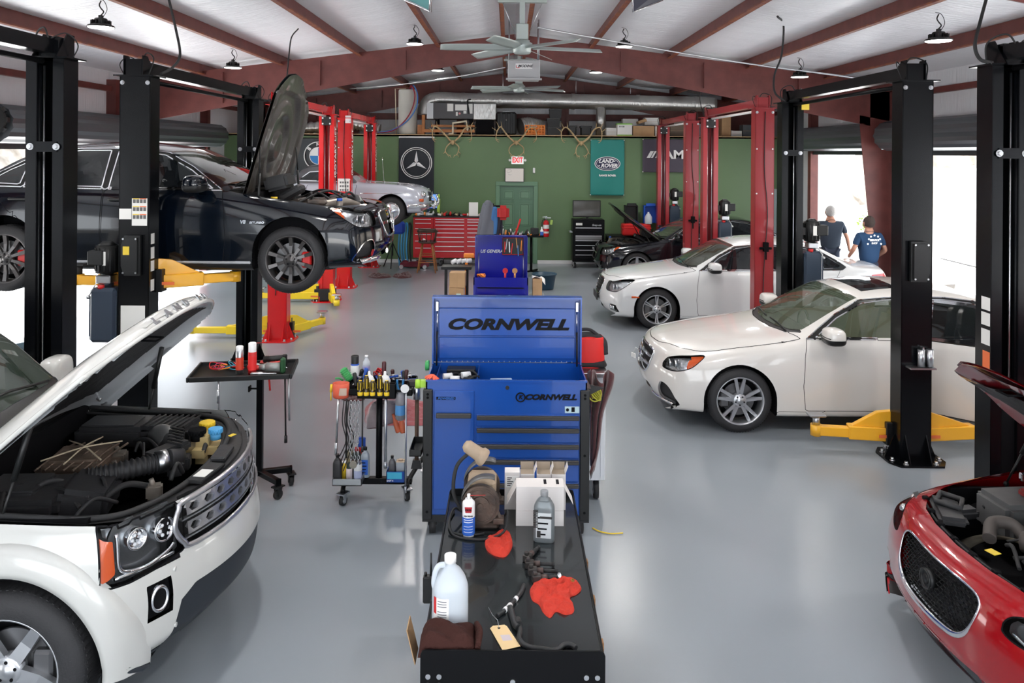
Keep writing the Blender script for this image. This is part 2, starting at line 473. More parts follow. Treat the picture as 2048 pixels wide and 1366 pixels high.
def lift(x,ya,yb,m,label,H=3.6,red=False,arms=None,carz=.3,motor=(0,1),arm_m=None,cover=True,stack=True,rot=0):
    e=empty('two_post_lift',label,'car lift',(x,(ya+yb)/2,0),0,'two-post lifts')
    hy=(yb-ya)/2
    cols=[]
    for i,(y,rz) in enumerate(((-hy,180),(hy,0))):
        c=column_mesh(H).done('column',m,e); c.location=(0,y,0); c.rotation_euler=(0,0,R(rz)); cols.append(c)
        mb=MB(); base_plate(mb); bp=mb.done('base_plate',m,e); bp.location=(0,y,0)
        bolts([(a,b,.018) for a in(-.22,.22) for b in(-.1,.1)]+[(a,b,.018) for a in(-.14,.14) for b in(-.2,.2)],bp,'anchor_bolt')
        for a in(-.045,.04):
            q=MB().cyl((a,-.03,.1),(a,-.03,H-.05),.009,n=8).done('lifting_cable',M_steel,e); q.location=(0,y,0); q.rotation_euler=(0,0,R(rz))
        mb=MB(); mb.b2((-.062,-.07,carz-.1),(.062,.06,carz+.75)); q=mb.done('carriage',M_dark if not red else m,e); q.location=(0,y,0); q.rotation_euler=(0,0,R(rz))
        # strap with two bolts
        mb=MB(); mb.b2((-.1,-.115,H-.72),(.1,-.103,H-.64))
        if not red: q=mb.done('tie_strap',m,e)
        else:
            mb=MB(); mb.b2((-.09,-.118,H-.2),(.09,-.103,H-.03)); q=mb.done('head_plate',M_plast,e)
        q.location=(0,y,0); q.rotation_euler=(0,0,R(rz))
        if not red: bolts([(a,-.115,H-.68) for a in(-.1,.1)],q,'strap_bolt',.018,.025,(0,-1,0))
        else: bolts([(a,-.118,b) for a in(-.07,.07) for b in(H-.06,H-.17)],q,'strap_bolt',.011,.01,(0,-1,0),M_white)
        # head
        mb=MB(); mb.b2((-.19,-.14,H),(.19,.14,H+.012))
        mb.b2((-.06,-.09,H),(.1,.09,H+.17),.004)
        for xx in(-.07,.11): mb.prism([(-.16,0),(.1,0),(.1,.2),(0,.2)],-.005,.005,M=T(xx,0,H)@RZ(90)@UP)
        q=mb.done('column_head',m,e); q.location=(0,y,0); q.rotation_euler=(0,0,R(rz))
        bolts([(a,.1,b) for a in(-.12,.12) for b in (H-.06,)],q,'head_bolt',.014,.02,(0,1,0))
        mb=MB(); mb.tube(spline([(-.1,.05,H),(-.13,.0,H+.18),(-.02,-.08,H+.24),(.05,-.12,H+.1)],8),.007,6)
        mb.tube(spline([(.12,.05,H),(.17,.05,H+.12),(.13,-.05,H+.2),(.03,-.12,H+.14)],8),.005,6)
        q=mb.done('hydraulic_hose',M_rubber,e); q.location=(0,y,0); q.rotation_euler=(0,0,R(rz))
        if red:   # side text strip
            mb=MB(); mb.text('(ROTARY LIFT',.15,T(CW/2+.009,0,H-.72)@RZ(90)@UP@RZ(90),.001,bold=.004,space=1.05)
            q=mb.done('lettering',M_let,e); q.location=(0,y,0)
            sy=1 if rz==0 else -1
            bolts([(a,y+sy*CD/2,zz) for zz in (H-.62,H-1.3) for a in(-.12,.12)],e,'rivet',.008,.008,(0,sy,0),M_white)
            if i==0:
                mb=MB(); mb.tube(spline([(.0,-.115,H-.05),(-.01,-.12,H-.9),(.04,-.125,H-1.6),(-.0,-.12,H-2.3),(-.02,-.12,.7)],8),.007,6); q=mb.done('hydraulic_line',M_rubber,e); q.location=(0,y,0)
                mb=MB(); mb.b2((-.02,-.17,1.42),(.05,-.1,1.56)); mb.cyl((-.08,-.14,1.47),(.1,-.14,1.47),.02,n=10); mb.cyl((.015,-.15,1.3),(.015,-.15,1.56),.012,n=8); q=mb.done('lock_release',M_dark,e); q.location=(0,y,0)
    # crossbeam and shut-off bar
    mb=MB(); mb.b2((-.06,-hy,H+.04),(.06,hy,H+.15)); mb.done('crossbeam',m,e)
    mb=MB(); mb.tube([(-.02 if x<0 else .02,-hy+.1,H-.02),(-.02 if x<0 else .02,hy-.1,H-.02)],.022,8); mb.done('shutoff_bar',M_blackp if not red else M_white,e)
    # motor and tank
    if motor:
        col,s=motor; y=(-hy,hy)[col]; mx=s*(CW/2+.16)
        mb=MB(); mb.cyl((mx,y,1.72),(mx,y,1.98),.105,n=20); mb.cyl((mx,y,1.98),(mx,y,2.02),.09,.04,n=20); mb.b2((mx-s*.06-.1,y-.05,1.8),(mx-s*.02,y+.05,1.9)); mb.b2((mx+s*.08-.05,y-.13,1.8),(mx+s*.08+.1,y+.02,1.94),.01)
        for k in range(14): mb.box((0,0,0),(.012,.01,.22),0,M=T(mx,y,1.85)@RZ(k*360/14)@T(.107,0,0))
        q=mb.done('pump_motor',M_plast,e)
        mb=MB(); mb.b2((mx-.07,y-.09,1.62),(mx+.07,y+.07,1.7),.01); mb.cyl((mx,y,1.58),(mx,y,1.72),.06,n=16); mb.tube([(mx,y-.05,1.65),(mx-s*-.06,y-.1,1.62),(mx+s*.12,y-.12,1.5)],.006,6); mb.ball((mx+s*.12,y-.12,1.5),.02); mb.done('pump_valve',M_steel,e)
        mb=MB(); mb.box((mx,y,1.32),(.26,.2,.52),.03); 
        for k in range(5): mb.b2((mx-.132,y-.08+k*.035,1.12),(mx+.132,y-.065+k*.035,1.5))
        q=mb.done('oil_tank',mat('smoky_tank',(.03,.045,.07),.3),e)
        mb=MB(); mb.cyl((mx-.03,y-.05,1.57),(mx-.03,y-.05,1.61),.035,n=14); mb.done('tank_cap',M_redp,q)
        mb=MB(); mb.b2((mx-.02,y-.115,1.8),(mx+.04,y-.11,1.93)); mb.done('decal',M_decal,e)
    # arms
    if arms:
        for col,ang,L,z in arms:
            y=(-hy,hy)[col]; s=1 if col==0 else -1
            sx=1 if abs(ang)<90 else -1
            mb=MB(); arm(mb,(sx*.12,y+s*.12,z),ang,L); a=mb.done('lift_arm',arm_m or M_arm,e)
            px=sx*.12+math.cos(R(ang))*L*.95; py=y+s*.12+math.sin(R(ang))*L*.95
            mb=MB(); mb.cyl((px,py,z+.04),(px,py,z+.13),.035,n=14); mb.b2((px-.08,py-.06,z+.13),(px+.08,py+.06,z+.15),.006); mb.done('arm_pad',M_steel if z<.5 else M_rubber,a)
            mb=MB(); mb.b2((sx*.12+sx*.1-.05,y+s*.12-.065,z-.03),(sx*.12+sx*.1+.1,y+s*.12-.061,z-.0)); mb.done('decal',M_decalr,a)
        for col in (0,1):
            z=[a[3] for a in arms][0]; y=(-hy,hy)[col]; s=1 if col==0 else -1
            mb=MB(); mb.b2((-.2,y+s*.11-.06,z-.1),(.2,y+s*.11+.06,z+.12),.006); mb.cyl((-.14,y+s*.14,z-.1),(-.14,y+s*.14,z+.18),.03,n=10); mb.cyl((.14,y+s*.14,z-.1),(.14,y+s*.14,z+.18),.03,n=10); mb.done('arm_bracket',M_plast,e)
    if cover:
        y=-hy-CD/2
        sg=-1 if x<0 else 1
        cx=.01*sg
        mb=MB(); poly=[(-.09,-.19),(.06,-.19),(.09,-.1),(.09,.1),(.06,.19),(-.09,.19)]
        if sg<0: poly=[(-a,b) for a,b in poly]
        mb.prism(poly,0,.07,M=T(cx,y,1.9)@UP,bev=.02); q=mb.done('release_cover',M_plast,e)
        bolts([(cx+a,y-.07,1.9+b) for a in(-.06,.06) for b in(-.16,.16)],q,'cover_screw',.006,.004,(0,-1,0))
    return e,hy
# right side
armsR=[(0,172,.74,.2),(0,8,1.1,.2),(1,188,.7,.2),(1,-8,1.0,.2)]
e,hy=lift(3.87,2.95,6.14,M_liftblk,'black two-post lift at the right picture edge, its post behind the red car',motor=None,arms=None,cover=False)
decals([((-CW/2-.006,hy-.09,z0-.35),(-CW/2-.004,hy+.02,z1-.35)) for z0,z1 in((2.05,2.15),(1.93,2.03),(1.78,1.9),(1.48,1.56))],e,'decal',M_decal)
mb=MB(); mb.b2((-CW/2-.006,hy-.09,1.22),(-CW/2-.004,hy+.0,1.38)); mb.done('warning_decal',M_decalr,e)
e,hy=lift(3.86,7.5,10.76,M_liftblk,'black two-post lift on the right around the white coupe with the open door',motor=(1,1),arms=armsR)
mb=MB(); mb.b2((.035,-hy-CD/2-.05,.92),(.05,-hy-CD/2,1.1)); 
for a in(.02,.1): mb.cyl((a,-hy-CD/2-.05,.92),(a,-hy-CD/2-.05,1.08),.034,n=16)
mb.b2((-.1,-hy-CD/2-.1,.9),(.14,-hy-CD/2,.915)); mb.done('adapter_rack',M_steel,e)
mb=MB(); mb.b2((.06,-hy-.1+3.1,3.5),(.16,-hy-.09+3.1,3.6)); mb.done('warning_decal',M_decaly,e)
lift(3.9,12.05,15.25,M_liftred2,'dull red two-post lift on the right in front of the middle white sedan',red=True,motor=(1,1),cover=False)
lift(3.93,16.9,20.0,M_liftred2,'dull red two-post lift on the right nearest the green wall, around the dark car',red=True,motor=(1,1),cover=False)
# left side
lift(-3.57,2.95,6.12,M_liftblk,'black two-post lift at the left picture edge, its far post tallest in view',motor=None,cover=False)
e,hy=lift(-3.56,7.55,10.78,M_liftblk,'black two-post lift on the left holding up the black sedan',motor=(0,-1),carz=1.6,
     arms=[(0,30,.78,1.62),(0,170,.62,1.62),(1,-30,.8,1.62),(1,205,.8,1.62)])
y=-hy-CD/2
mb=MB(); mb.b2((-.02,y-.004,2.18),(.125,y-.001,2.44)); mb.b2((-.14,y-.004,2.24),(-.025,y-.001,2.34)); q=mb.done('safety_decal',M_decal,e)
mb=MB()
for r in range(3):
    for c in range(4): mb.b2((-.01+c*.033,y-.006,2.395-r*.075),(.016+c*.033,y-.003,2.43-r*.075))
mb.done('decal_picture',mat('decal_print',(.12,.12,.12),.6),q)
decals([((-.012,y-.0065,2.432-r*.075),(.05,y-.0035,2.44-r*.075)) for r in range(3)],q,'decal_stripe',M_decaly)
decals([((.055,y-.0065,2.432-r*.075),(.117,y-.0035,2.44-r*.075)) for r in range(3)],q,'decal_stripe',M_decalr)
mb=MB(); mb.b2((-.07,y-.074,1.91),(-.01,y-.071,1.99)); mb.done('warning_decal',M_decaly,e)
decals([((CW/2+.005,-hy-.07,z0),(CW/2+.007,-hy+.0,z1)) for z0,z1 in((2.0,2.1),(1.86,1.97),(1.74,1.84),(1.55,1.66))],e,'side_decal',M_decal)
mb=MB(); mb.b2((-.12,y-.004,1.15),(.11,y-.001,1.42)); q=mb.done('instruction_sheet',M_decal,e)
armsL=[(0,62,.8,.13),(0,182,1.3,.13),(1,-70,.8,.13),(1,182,1.15,.13)]
lift(-3.52,12.05,15.2,M_liftred,'bright red two-post lift on the left, empty, yellow arms lowered',red=True,motor=None,arms=armsL,arm_m=M_army,cover=False)
e,hy=lift(-3.5,16.75,19.75,M_liftred,'bright red two-post lift on the left holding up the silver classic car',red=True,motor=None,arms=[(0,40,.7,1.42),(0,150,.7,1.42),(1,-40,.7,1.42),(1,210,.7,1.42)],arm_m=M_army,cover=False,carz=1.35)
y=-hy-CD/2
mb=MB(); mb.b2((-.13,y-.004,2.05),(.12,y-.001,2.32)); q=mb.done('safety_decal',M_decal,e)
mb=MB()
for r in range(3):
    for c in range(4): mb.b2((-.09+c*.05,y-.006,2.22-r*.08),(-.055+c*.05,y-.003,2.26-r*.08))
mb.done('decal_picture',mat('decal_print',(.12,.12,.12),.6),q)
mb=MB(); mb.b2((.02,y-.02,3.5),(.14,y-.001,3.66)); mb.done('switch_box',M_white,e)
# ================================================================= lamps, fans, heater, cables
M_led=mat('led_lens',(1,1,1),.5,emit=9,ecol=(1,.98,.95))
def high_bay():
    e=empty('high_bay_lamp','x','ceiling lamp',(0,0,0),0,'round black high bay lamps')
    mb=MB(); mb.lathe([(0,.0),(.145,.0),(.15,-.012),(.145,.008),(.10,.028),(.075,.03),(.07,.085),(.06,.095),(0,.095)],28)
    for k in range(12): mb.box((0,0,0),(.05,.008,.05),0,M=RZ(k*30)@T(.085,0,.045))
    mb.done('housing',M_plast,e)
    mb=MB(); mb.lathe([(0,-.016),(.135,-.016),(.14,-.010),(.14,-.002)],28); mb.done('lens',M_led,e)
    mb=MB(); mb.b2((-.02,-.02,.09),(.02,.02,.13)); mb.tube(spline([(0,0,.13),(.03,0,.17),(0,0,.21),(-.02,0,.25),(0,0,.3)],6),.008,6); mb.done('hook',M_plast,e)
    mb=MB(); mb.tube(spline([(.02,0,.1),(.07,0,.2),(.03,0,.3),(-.04,0,.32)],6),.004,6); mb.done('cord',M_rubber,e)
    return e
hb=high_bay(); first=True
rows=[(-4.75,4.33,'outer left row'),(4.98,4.24,'outer right row'),(-1.63,4.76,'inner left row'),(1.96,4.74,'inner right row')]
for X,z,nm in rows:
    for k,Y in enumerate((4.9,9.1,13.45,17.8)):
        if (X<-4 or X>4) and k==3 and X<0: continue
        o=hb if first else copy_tree(hb); first=False
        o.location=(X,Y,z)
        o['label']='round black high bay lamp in the '+nm+', '+('above and behind the picture edge','nearest of its row in view','second of its row','deepest of its row')[k]
        L=bpy.data.lights.new('lamp_light','SPOT'); L.energy=LAMP; L.spot_size=R(155); L.spot_blend=.6; L.shadow_soft_size=.14; L.color=(1,.97,.93)
        lo=bpy.data.objects.new('lamp_light',L); COL.objects.link(lo); lo.location=(X,Y,z-.03)
# ceiling fans
M_fan=mat('sage_grey_metal',(.42,.47,.45),.35,.3)
def fan(x,y,z,label,rot):
    e=empty('ceiling_fan',label,'ceiling fan',(x,y,z),0,'big ceiling fans on the ridge')
    mb=MB(); mb.lathe([(0,-.09),(.10,-.085),(.12,-.06),(.12,-.02),(.135,.0),(.135,.05),(.1,.07),(.1,.09),(0,.09)],28)
    mb.b2((-.08,-.08,.09),(.08,.08,.3),.01); mb.done('motor',M_fan,e)
    h=ZR+.1-z
    mb=MB(); mb.b2((-.035,-.035,.25),(.035,.035,h)); mb.b2((-.32,-.04,h-.35),(.32,.04,h-.31)); mb.done('downrod',M_fan,e)
    for k in range(6):
        mb=MB()
        def f(u,v):
            r=.13+u*.93; w=lerp(.06,.085,math.sin(u*PI)**.5 if 0<u<1 else 0)
            return (r,(v-.5)*2*w,.0+.03*(v-.5)-.02*u)
        mb.grid(14,5,f,thick=.006,M=RZ(rot+k*60)@RX(12)); mb.done('blade',M_fan,e)
    mb=MB(); mb.tube([(-.1,.0,.2),(-.32,0,h-.2)],.005,6); mb.tube([(.1,.0,.2),(.32,0,h-.2)],.005,6); mb.done('guy_wire',M_steel,e)
    return e
fan(.16,10.2,4.27,'large grey six-blade ceiling fan on the ridge, in front of the hanging heater',8)
fan(.2,16.7,4.27,'large grey six-blade ceiling fan on the ridge, farther one by the foil duct',20)
# unit heater
e=empty('unit_heater','pale grey box-shaped unit heater with a logo plate, hanging under the ridge','heater',(.24,13.2,4.3))
mb=MB(); mb.b2((-.27,-.1,-.16),(.27,.5,.15),.01); mb.b2((-.3,-.13,-.19),(.3,-.1,-.155)); mb.prism([(-.25,-.16),(.25,-.16),(.3,-.19),(-.3,-.19)],0,.1,M=T(0,-.1,0)@UP); mb.done('casing',mat('heater_grey',(.42,.42,.43),.4),e)
mb=MB(); mb.b2((-.14,-.108,-.0),(.14,-.101,.09)); q=mb.done('name_plate',M_white,e)
mb=MB(); mb.text('MODINE',.062,T(.02,-.111,.045)@UP,.001,shear=.3,bold=.002); mb.done('lettering',mat('dark_print',(.03,.03,.04),.5),q)
mb=MB(); mb.tube(spline([(-.12,-.111,.06),(-.13,-.111,.03),(-.11,-.111,.015),(-.07,-.111,.02)],4),.005,5); mb.done('logo_swoosh',M_redp,q)
mb=MB()
for a in(-.25,.25): mb.tube([(a,.05,.14),(a,.05,.85)],.012,6); mb.tube([(a,.4,.14),(a,.4,.85)],.012,6)
mb.done('hanger_rod',M_steel,e)
# gas pipe running across under the purlins and power cords dropping to the lifts
def cable(name,label,pts,r,m,cat='cable'):
    mb=MB(); mb.tube(spline(pts,10),r,8); return tag(mb.done(name,m),label,cat)
mb=MB(); mb.tube([(.35,9.9,4.75),(2.4,12.5,4.62)],.012,8)
cable('power_cable','black power cord dropping from the roof to the lift that holds the black sedan',[P(338,0,8.6),P(352,60,8.5),P(360,110,8.2),P(345,135,7.9),P(322,148,7.6)],.014,M_rubber)
cable('power_cable','black power cord dropping from the roof beside the raised hood of the black sedan',[P(597,57,12),P(583,75,12),P(578,110,11.5),P(574,155,11)],.010,M_rubber)
cable('power_cable','black power cord hanging beside the far post of the right-hand black lift',[P(1555,33,10.4),P(1567,50,11.5),P(1563,110,11.2),P(1549,150,11),P(1550,185,10.8),P(1572,204,10.7)],.014,M_rubber)
cable('power_cable','thick black power cord looping to the lift post at the upper right corner',[P(1972,0,6.6),P(1960,45,6.5),P(1950,90,6.3),P(1960,118,6.1),P(1985,126,6.0)],.014,M_rubber)
cable('power_cable','thin black cord dropping in front of the foil duct toward the red lift',[P(1397,118,15.2),P(1402,150,15.9),P(1400,200,17),P(1410,237,16.9)],.009,M_rubber)
cable('gas_pipe','thin grey pipe running from the ridge out under the right purlins',[P(1075,55,10.2),P(1300,95,12.5),P(1480,125,13.2),P(1725,157,13.4)],.014,M_steel,'pipe')
cable('gas_pipe','thin grey pipe crossing under the left purlins behind the large fan',[P(1010,135,16.5),P(905,155,17.5),P(790,170,18.5),P(700,178,19.5)],.014,M_steel,'pipe')
# two things hanging by the roof, cut by the picture's top edge
e=empty('hanging_banner','pale banner on a frame hanging left of the ridge, cut by the top edge','banner',P(835,-30,7.5),0)
o=e
mb=MB(); a=P(812,0,7.5)-o.location; b=P(860,22,7.2)-o.location; c=P(862,-60,7.2)-o.location; d=P(740,-60,7.6)-o.location
mb._add([a,b,c,d],[(0,1,2,3)]); mb.bm.normal_update(); bmesh.ops.solidify(mb.bm,geom=mb.bm.faces[:],thickness=.01); mb.done('cloth',mat('teal_cloth',(.12,.3,.3),.6),e)
mb=MB(); mb.tube([d,a,b,c],.015,8); mb.done('pole',M_chrome,e)
e=empty('hanging_banner','dark banner in a clear sleeve hanging right of the ridge, cut by the top edge','banner',P(1290,-30,7.5),0)
o=e
mb=MB(); a=P(1266,24,7.2)-o.location; b=P(1325,0,7.5)-o.location; c=P(1370,-60,7.6)-o.location; d=P(1262,-60,7.2)-o.location
mb._add([a,b,c,d],[(0,1,2,3)]); mb.bm.normal_update(); bmesh.ops.solidify(mb.bm,geom=mb.bm.faces[:],thickness=.01); mb.done('cloth',mat('dark_cloth',(.05,.05,.07),.4),e)
mb=MB(); mb.tube([d,a,b],.008,8); mb.done('sleeve_edge',M_chrome,e)
# ================================================================= car body lofting
def pchip(s,Y,q):
    s=np.asarray(s,float);Y=np.asarray(Y,float);h=np.diff(s)[:,None];d=np.diff(Y,axis=0)/h
    m=np.zeros_like(Y)
    a=d[:-1];b=d[1:];w1=2*h[1:]+h[:-1];w2=h[1:]+2*h[:-1]
    with np.errstate(divide='ignore',invalid='ignore'):
        hm=(w1+w2)/(w1/a+w2/b)
    m[1:-1]=np.where(a*b>0,hm,0); m[0]=d[0];m[-1]=d[-1]
    i=np.clip(np.searchsorted(s,q,side='right')-1,0,len(s)-2)
    hh=h[i];t=((q-s[i])[:,None])/hh
    return (2*t**3-3*t**2+1)*Y[i]+(t**3-2*t**2+t)*hh*m[i]+(-2*t**3+3*t**2)*Y[i+1]+(t**3-t**2)*hh*m[i+1]
def dens(poly,step=.02,sm=False):
    if sm: P_=[(p.x,p.y) for p in spline([(a,b,0) for a,b in poly],6,True)]
    else: P_=list(poly)
    out=[]
    for (a,b),(c,d) in zip(P_,P_[1:]+P_[:1]):
        n=max(1,int(math.hypot(c-a,d-b)/step))
        out+= [(a+(c-a)*k/n,b+(d-b)*k/n) for k in range(n)]
    return np.array(out)
def inpoly(pts,poly):
    x,y=pts[:,0],pts[:,1];ins=np.zeros(len(pts),bool);n=len(poly)
    for i in range(n):
        x1,y1=poly[i];x2,y2=poly[(i+1)%n]
        if y1==y2: continue
        c=((y1>y)!=(y2>y))&(x<(x2-x1)*(y-y1)/(y2-y1)+x1)
        ins^=c
    return ins
PROJ={'side':((1,0,0),(0,0,1)),'top':((1,0,0),(0,1,0)),'front':((0,1,0),(0,0,1)),'corner':((1,1,0),(0,0,1))}
class Body:
    def __init__(s,rows,cell=.025,bulge=.03):
        A=np.array(rows,float)
        ds=np.hypot(np.diff(A[:,0]),np.diff(A[:,1]))+1e-4
        S=np.concatenate([[0],np.cumsum(ds)])
        nu=int(S[-1]/cell); q=np.linspace(0,S[-1],nu)
        B=pchip(S,A,q)
        x,zt,zb,yb,zr,yr,W,zm,zs,ys,bow=B.T
        s.W0=W.max()
        # v control points, side from the sill up to the centre
        o=np.zeros_like(x)
        cabin=np.clip((zr-zb-.12)/.15,0,1)
        ctrl=[(ys-.04,zs),(ys+.6*(W-ys),zs+.04),(W*.99,lerp(zs,zm,.45)),(W,zm),(lerp(W,yb,.25),lerp(zm,zb,.55)),(lerp(W,yb,.62),lerp(zm,zb,.86)),(yb,zb),
              (lerp(yb,yr,.5)+bulge*.5*cabin,lerp(zb,zr,.5)+(1-cabin)*.25*(zr-zb)),(yr,zr),(yr*.72,lerp(zr,zt,.60)),(yr*.36,lerp(zr,zt,.90)),(o,zt)]
        C=np.array([[c[0]+o,c[1]+o] for c in ctrl])  # k,2,nu
        k=len(ctrl)
        span=np.mean(np.hypot(*(C[1:]-C[:-1]).transpose(1,0,2)),axis=1)
        Sv=np.concatenate([[0],np.cumsum(span)])
        nh=int(Sv[-1]/cell)
        qv=np.linspace(0,Sv[-1],nh)
        flat=C.reshape(k,-1)
        # catmull over v (non-uniform), keeps the shoulders soft
        D=pchip(Sv,flat,qv).reshape(nh,2,nu)
        half=np.stack([D[:,0,:],D[:,1,:]],-1).transpose(1,0,2)   # nu,nh,2 (y,z)
        y=np.concatenate([half[:,:,0],-half[:,-2::-1,0]],1); z=np.concatenate([half[:,:,1],half[:,-2::-1,1]],1)
        X=x[:,None]+bow[:,None]*(y/s.W0)**2
        s.V=np.stack([X,y,z],-1); s.nu,s.nv=s.V.shape[:2]
        s.N=s.normals()
        s.F=np.array([(i*s.nv+j,(i+1)*s.nv+j,(i+1)*s.nv+j+1,i*s.nv+j+1) for i in range(s.nu-1) for j in range(s.nv-1)])
        s.lab=np.zeros(len(s.F),int); s.names=['body']; s.cell=cell
        s.pinned=np.zeros(s.nu*s.nv,bool)
    def normals(s):
        V=s.V; du=np.gradient(V,axis=0);dv=np.gradient(V,axis=1)
        n=np.cross(dv,du); n/=np.linalg.norm(n,axis=2,keepdims=True)+1e-12
        c=n[...,2].sum()
        return n if c>0 else -n
    def proj(s,pts,pr,sgn=None):
        y=np.abs(pts[:,1])
        if pr=='side': return np.stack([pts[:,0],pts[:,2]],1)
        if pr=='top': return np.stack([pts[:,0],y],1)
        if pr=='front': return np.stack([y,pts[:,2]],1)
        return np.stack([pts[:,0]+y,pts[:,2]],1)
    def region(s,name,pr,poly,filt=None,sm=False,over=(0,),snap=True,side=0):
        poly=dens(poly,.02,sm)
        V=s.V.reshape(-1,3);N=s.N.reshape(-1,3)
        def ok(v,n):
            m=np.ones(len(v),bool)
            if pr=='side': m&=(np.abs(n[:,1])>.25)
            if pr=='top': m&=(n[:,2]>.12)
            if pr in('front','corner'): m&=(v[:,0]<2.)
            if filt: m&=filt(v,n)
            if side: m&=(v[:,1]*side>0)
            return m
        if snap:
            a=s.proj(V,pr); cand=np.where(ok(V,N)&~s.pinned)[0]
            pa=a[cand]; lo=poly.min(0)-.05;hi=poly.max(0)+.05
            k=((pa>lo)&(pa<hi)).all(1); cand=cand[k]; pa=pa[k]
            if len(cand):
                d=((pa[:,None,:]-poly[None])**2).sum(2); i=d.argmin(1)
                # closest point on the two adjacent segments
                best=np.full(len(pa),1e9);bp=np.zeros_like(pa);n=len(poly)
                for off in(-1,0):
                    p=poly[(i+off)%n];q=poly[(i+off+1)%n];e=q-p
                    t=np.clip(((pa-p)*e).sum(1)/((e*e).sum(1)+1e-12),0,1)[:,None];c=p+e*t
                    dd=((pa-c)**2).sum(1);u=dd<best;best[u]=dd[u];bp[u]=c[u]
                ga,gb=[np.array(g,float) for g in PROJ[pr]]
                nn=N[cand]; sg=np.sign(V[cand,1]+1e-9)
                GA=np.repeat(ga[None],len(cand),0);GB=np.repeat(gb[None],len(cand),0);GA[:,1]*=sg;GB[:,1]*=sg
                M=np.stack([nn,GA,GB],1); det=np.abs(np.linalg.det(M))
                g=(det>.3)&(np.sqrt(best)<s.cell*.62)
                rhs=np.stack([np.zeros(len(cand)),bp[:,0]-pa[:,0],bp[:,1]-pa[:,1]],1)
                sol=np.zeros((len(cand),3)); sol[g]=np.linalg.solve(M[g],rhs[g][:,:,None])[:,:,0]
                g&=np.linalg.norm(sol,axis=1)<s.cell*1.3
                V[cand[g]]+=sol[g]; s.pinned[cand[g]]=True
                s.V=V.reshape(s.V.shape)
        ctr=V[s.F].mean(1);nc=N[s.F].mean(1)
        m=inpoly(s.proj(ctr,pr),poly)&ok(ctr,nc)&np.isin(s.lab,over)
        if name not in s.names:s.names.append(name)
        s.lab[m]=s.names.index(name)
        if snap and m.any():
            # pull the stair-stepped border vertices onto the outline
            FF=s.F[m]; E=np.concatenate([FF[:,[0,1]],FF[:,[1,2]],FF[:,[2,3]],FF[:,[3,0]]]); E.sort(1)
            u,c=np.unique(E,axis=0,return_counts=True); bv=np.unique(u[c==1]); bv=bv[~s.pinned[bv]]
            if len(bv):
                V=s.V.reshape(-1,3); pa=s.proj(V[bv],pr); n=len(poly)
                best=np.full(len(pa),1e9);bp=np.zeros_like(pa)
                i=((pa[:,None,:]-poly[None])**2).sum(2).argmin(1)
                for off in(-1,0):
                    p=poly[(i+off)%n];q=poly[(i+off+1)%n];e=q-p
                    t=np.clip(((pa-p)*e).sum(1)/((e*e).sum(1)+1e-12),0,1)[:,None];c_=p+e*t
                    dd=((pa-c_)**2).sum(1);w=dd<best;best[w]=dd[w];bp[w]=c_[w]
                ga,gb=[np.array(g,float) for g in PROJ[pr]]
                sg=np.sign(V[bv,1]+1e-9);GA=np.repeat(ga[None],len(bv),0);GB=np.repeat(gb[None],len(bv),0);GA[:,1]*=sg;GB[:,1]*=sg
                M=np.stack([N[bv],GA,GB],1);g=(np.abs(np.linalg.det(M))>.42)&(np.sqrt(best)<s.cell*.95)&(ok(V[bv],N[bv]))
                if g.any():
                    rhs=np.stack([np.zeros(g.sum()),(bp-pa)[g][:,0],(bp-pa)[g][:,1]],1)
                    sol=np.linalg.solve(M[g],rhs[:,:,None])[:,:,0]
                    k=np.linalg.norm(sol,axis=1)<s.cell*1.3
                    V[bv[g][k]]+=sol[k]; s.pinned[bv[g][k]]=True
        return s.names.index(name)
    def idx(s,name): return s.names.index(name)
    def mesh(s,name,parent,m,regs=None,side=0,off=0.,thick=0.,M=None,scale=None,where=None,smooth=True,pts=None):
        regs=regs or [name]
        ids=[s.names.index(r) for r in regs if r in s.names]
        fm=np.isin(s.lab,ids); V=s.V.reshape(-1,3);N=s.N.reshape(-1,3)
        ctr=V[s.F].mean(1)
        if side: fm&=(ctr[:,1]*side>0)
        if where: fm&=where(ctr)
        F=s.F[fm]
        if not len(F): return None
        u,inv=np.unique(F,return_inverse=True); inv=inv.reshape(F.shape)
        P_=V[u]+N[u]*off
        if pts: P_=pts(P_)
        if M is not None:
            Mn=np.array(M); P_=P_@Mn[:3,:3].T+Mn[:3,3]
        f0=inv[:,::-1]; q=P_[f0]; gn=np.cross(q[:,2]-q[:,0],q[:,3]-q[:,1]); NR=N[u]
        if M is not None: NR=NR@Mn[:3,:3].T
        if (gn*NR[f0[:,0]]).sum()<0: f0=inv
        faces=f0.tolist(); verts=P_.tolist()
        if thick:
            NN=N[u]
            if M is not None: NN=NN@Mn[:3,:3].T
            n0=len(verts); verts+=(P_-NN*abs(thick)).tolist()
            cnt={}
            for f in faces:
                for a,b in zip(f,f[1:]+f[:1]): cnt[(a,b)]=cnt.get((a,b),0)+1
            faces=faces+[[i+n0 for i in f[::-1]] for f in faces]
            for (a,b) in list(cnt):
                if (b,a) not in cnt: faces.append([b,a,a+n0,b+n0])
        me=bpy.data.meshes.new(name); me.from_pydata(verts,[],faces)
        me.materials.append(m)
        if smooth: me.shade_smooth()
        if smooth and not pts: me.normals_split_custom_set_from_vertices((NR if not thick else np.concatenate([NR,-NR])).tolist())
        o=bpy.data.objects.new(name,me);COL.objects.link(o)
        if parent is not None:o.parent=parent
        return o
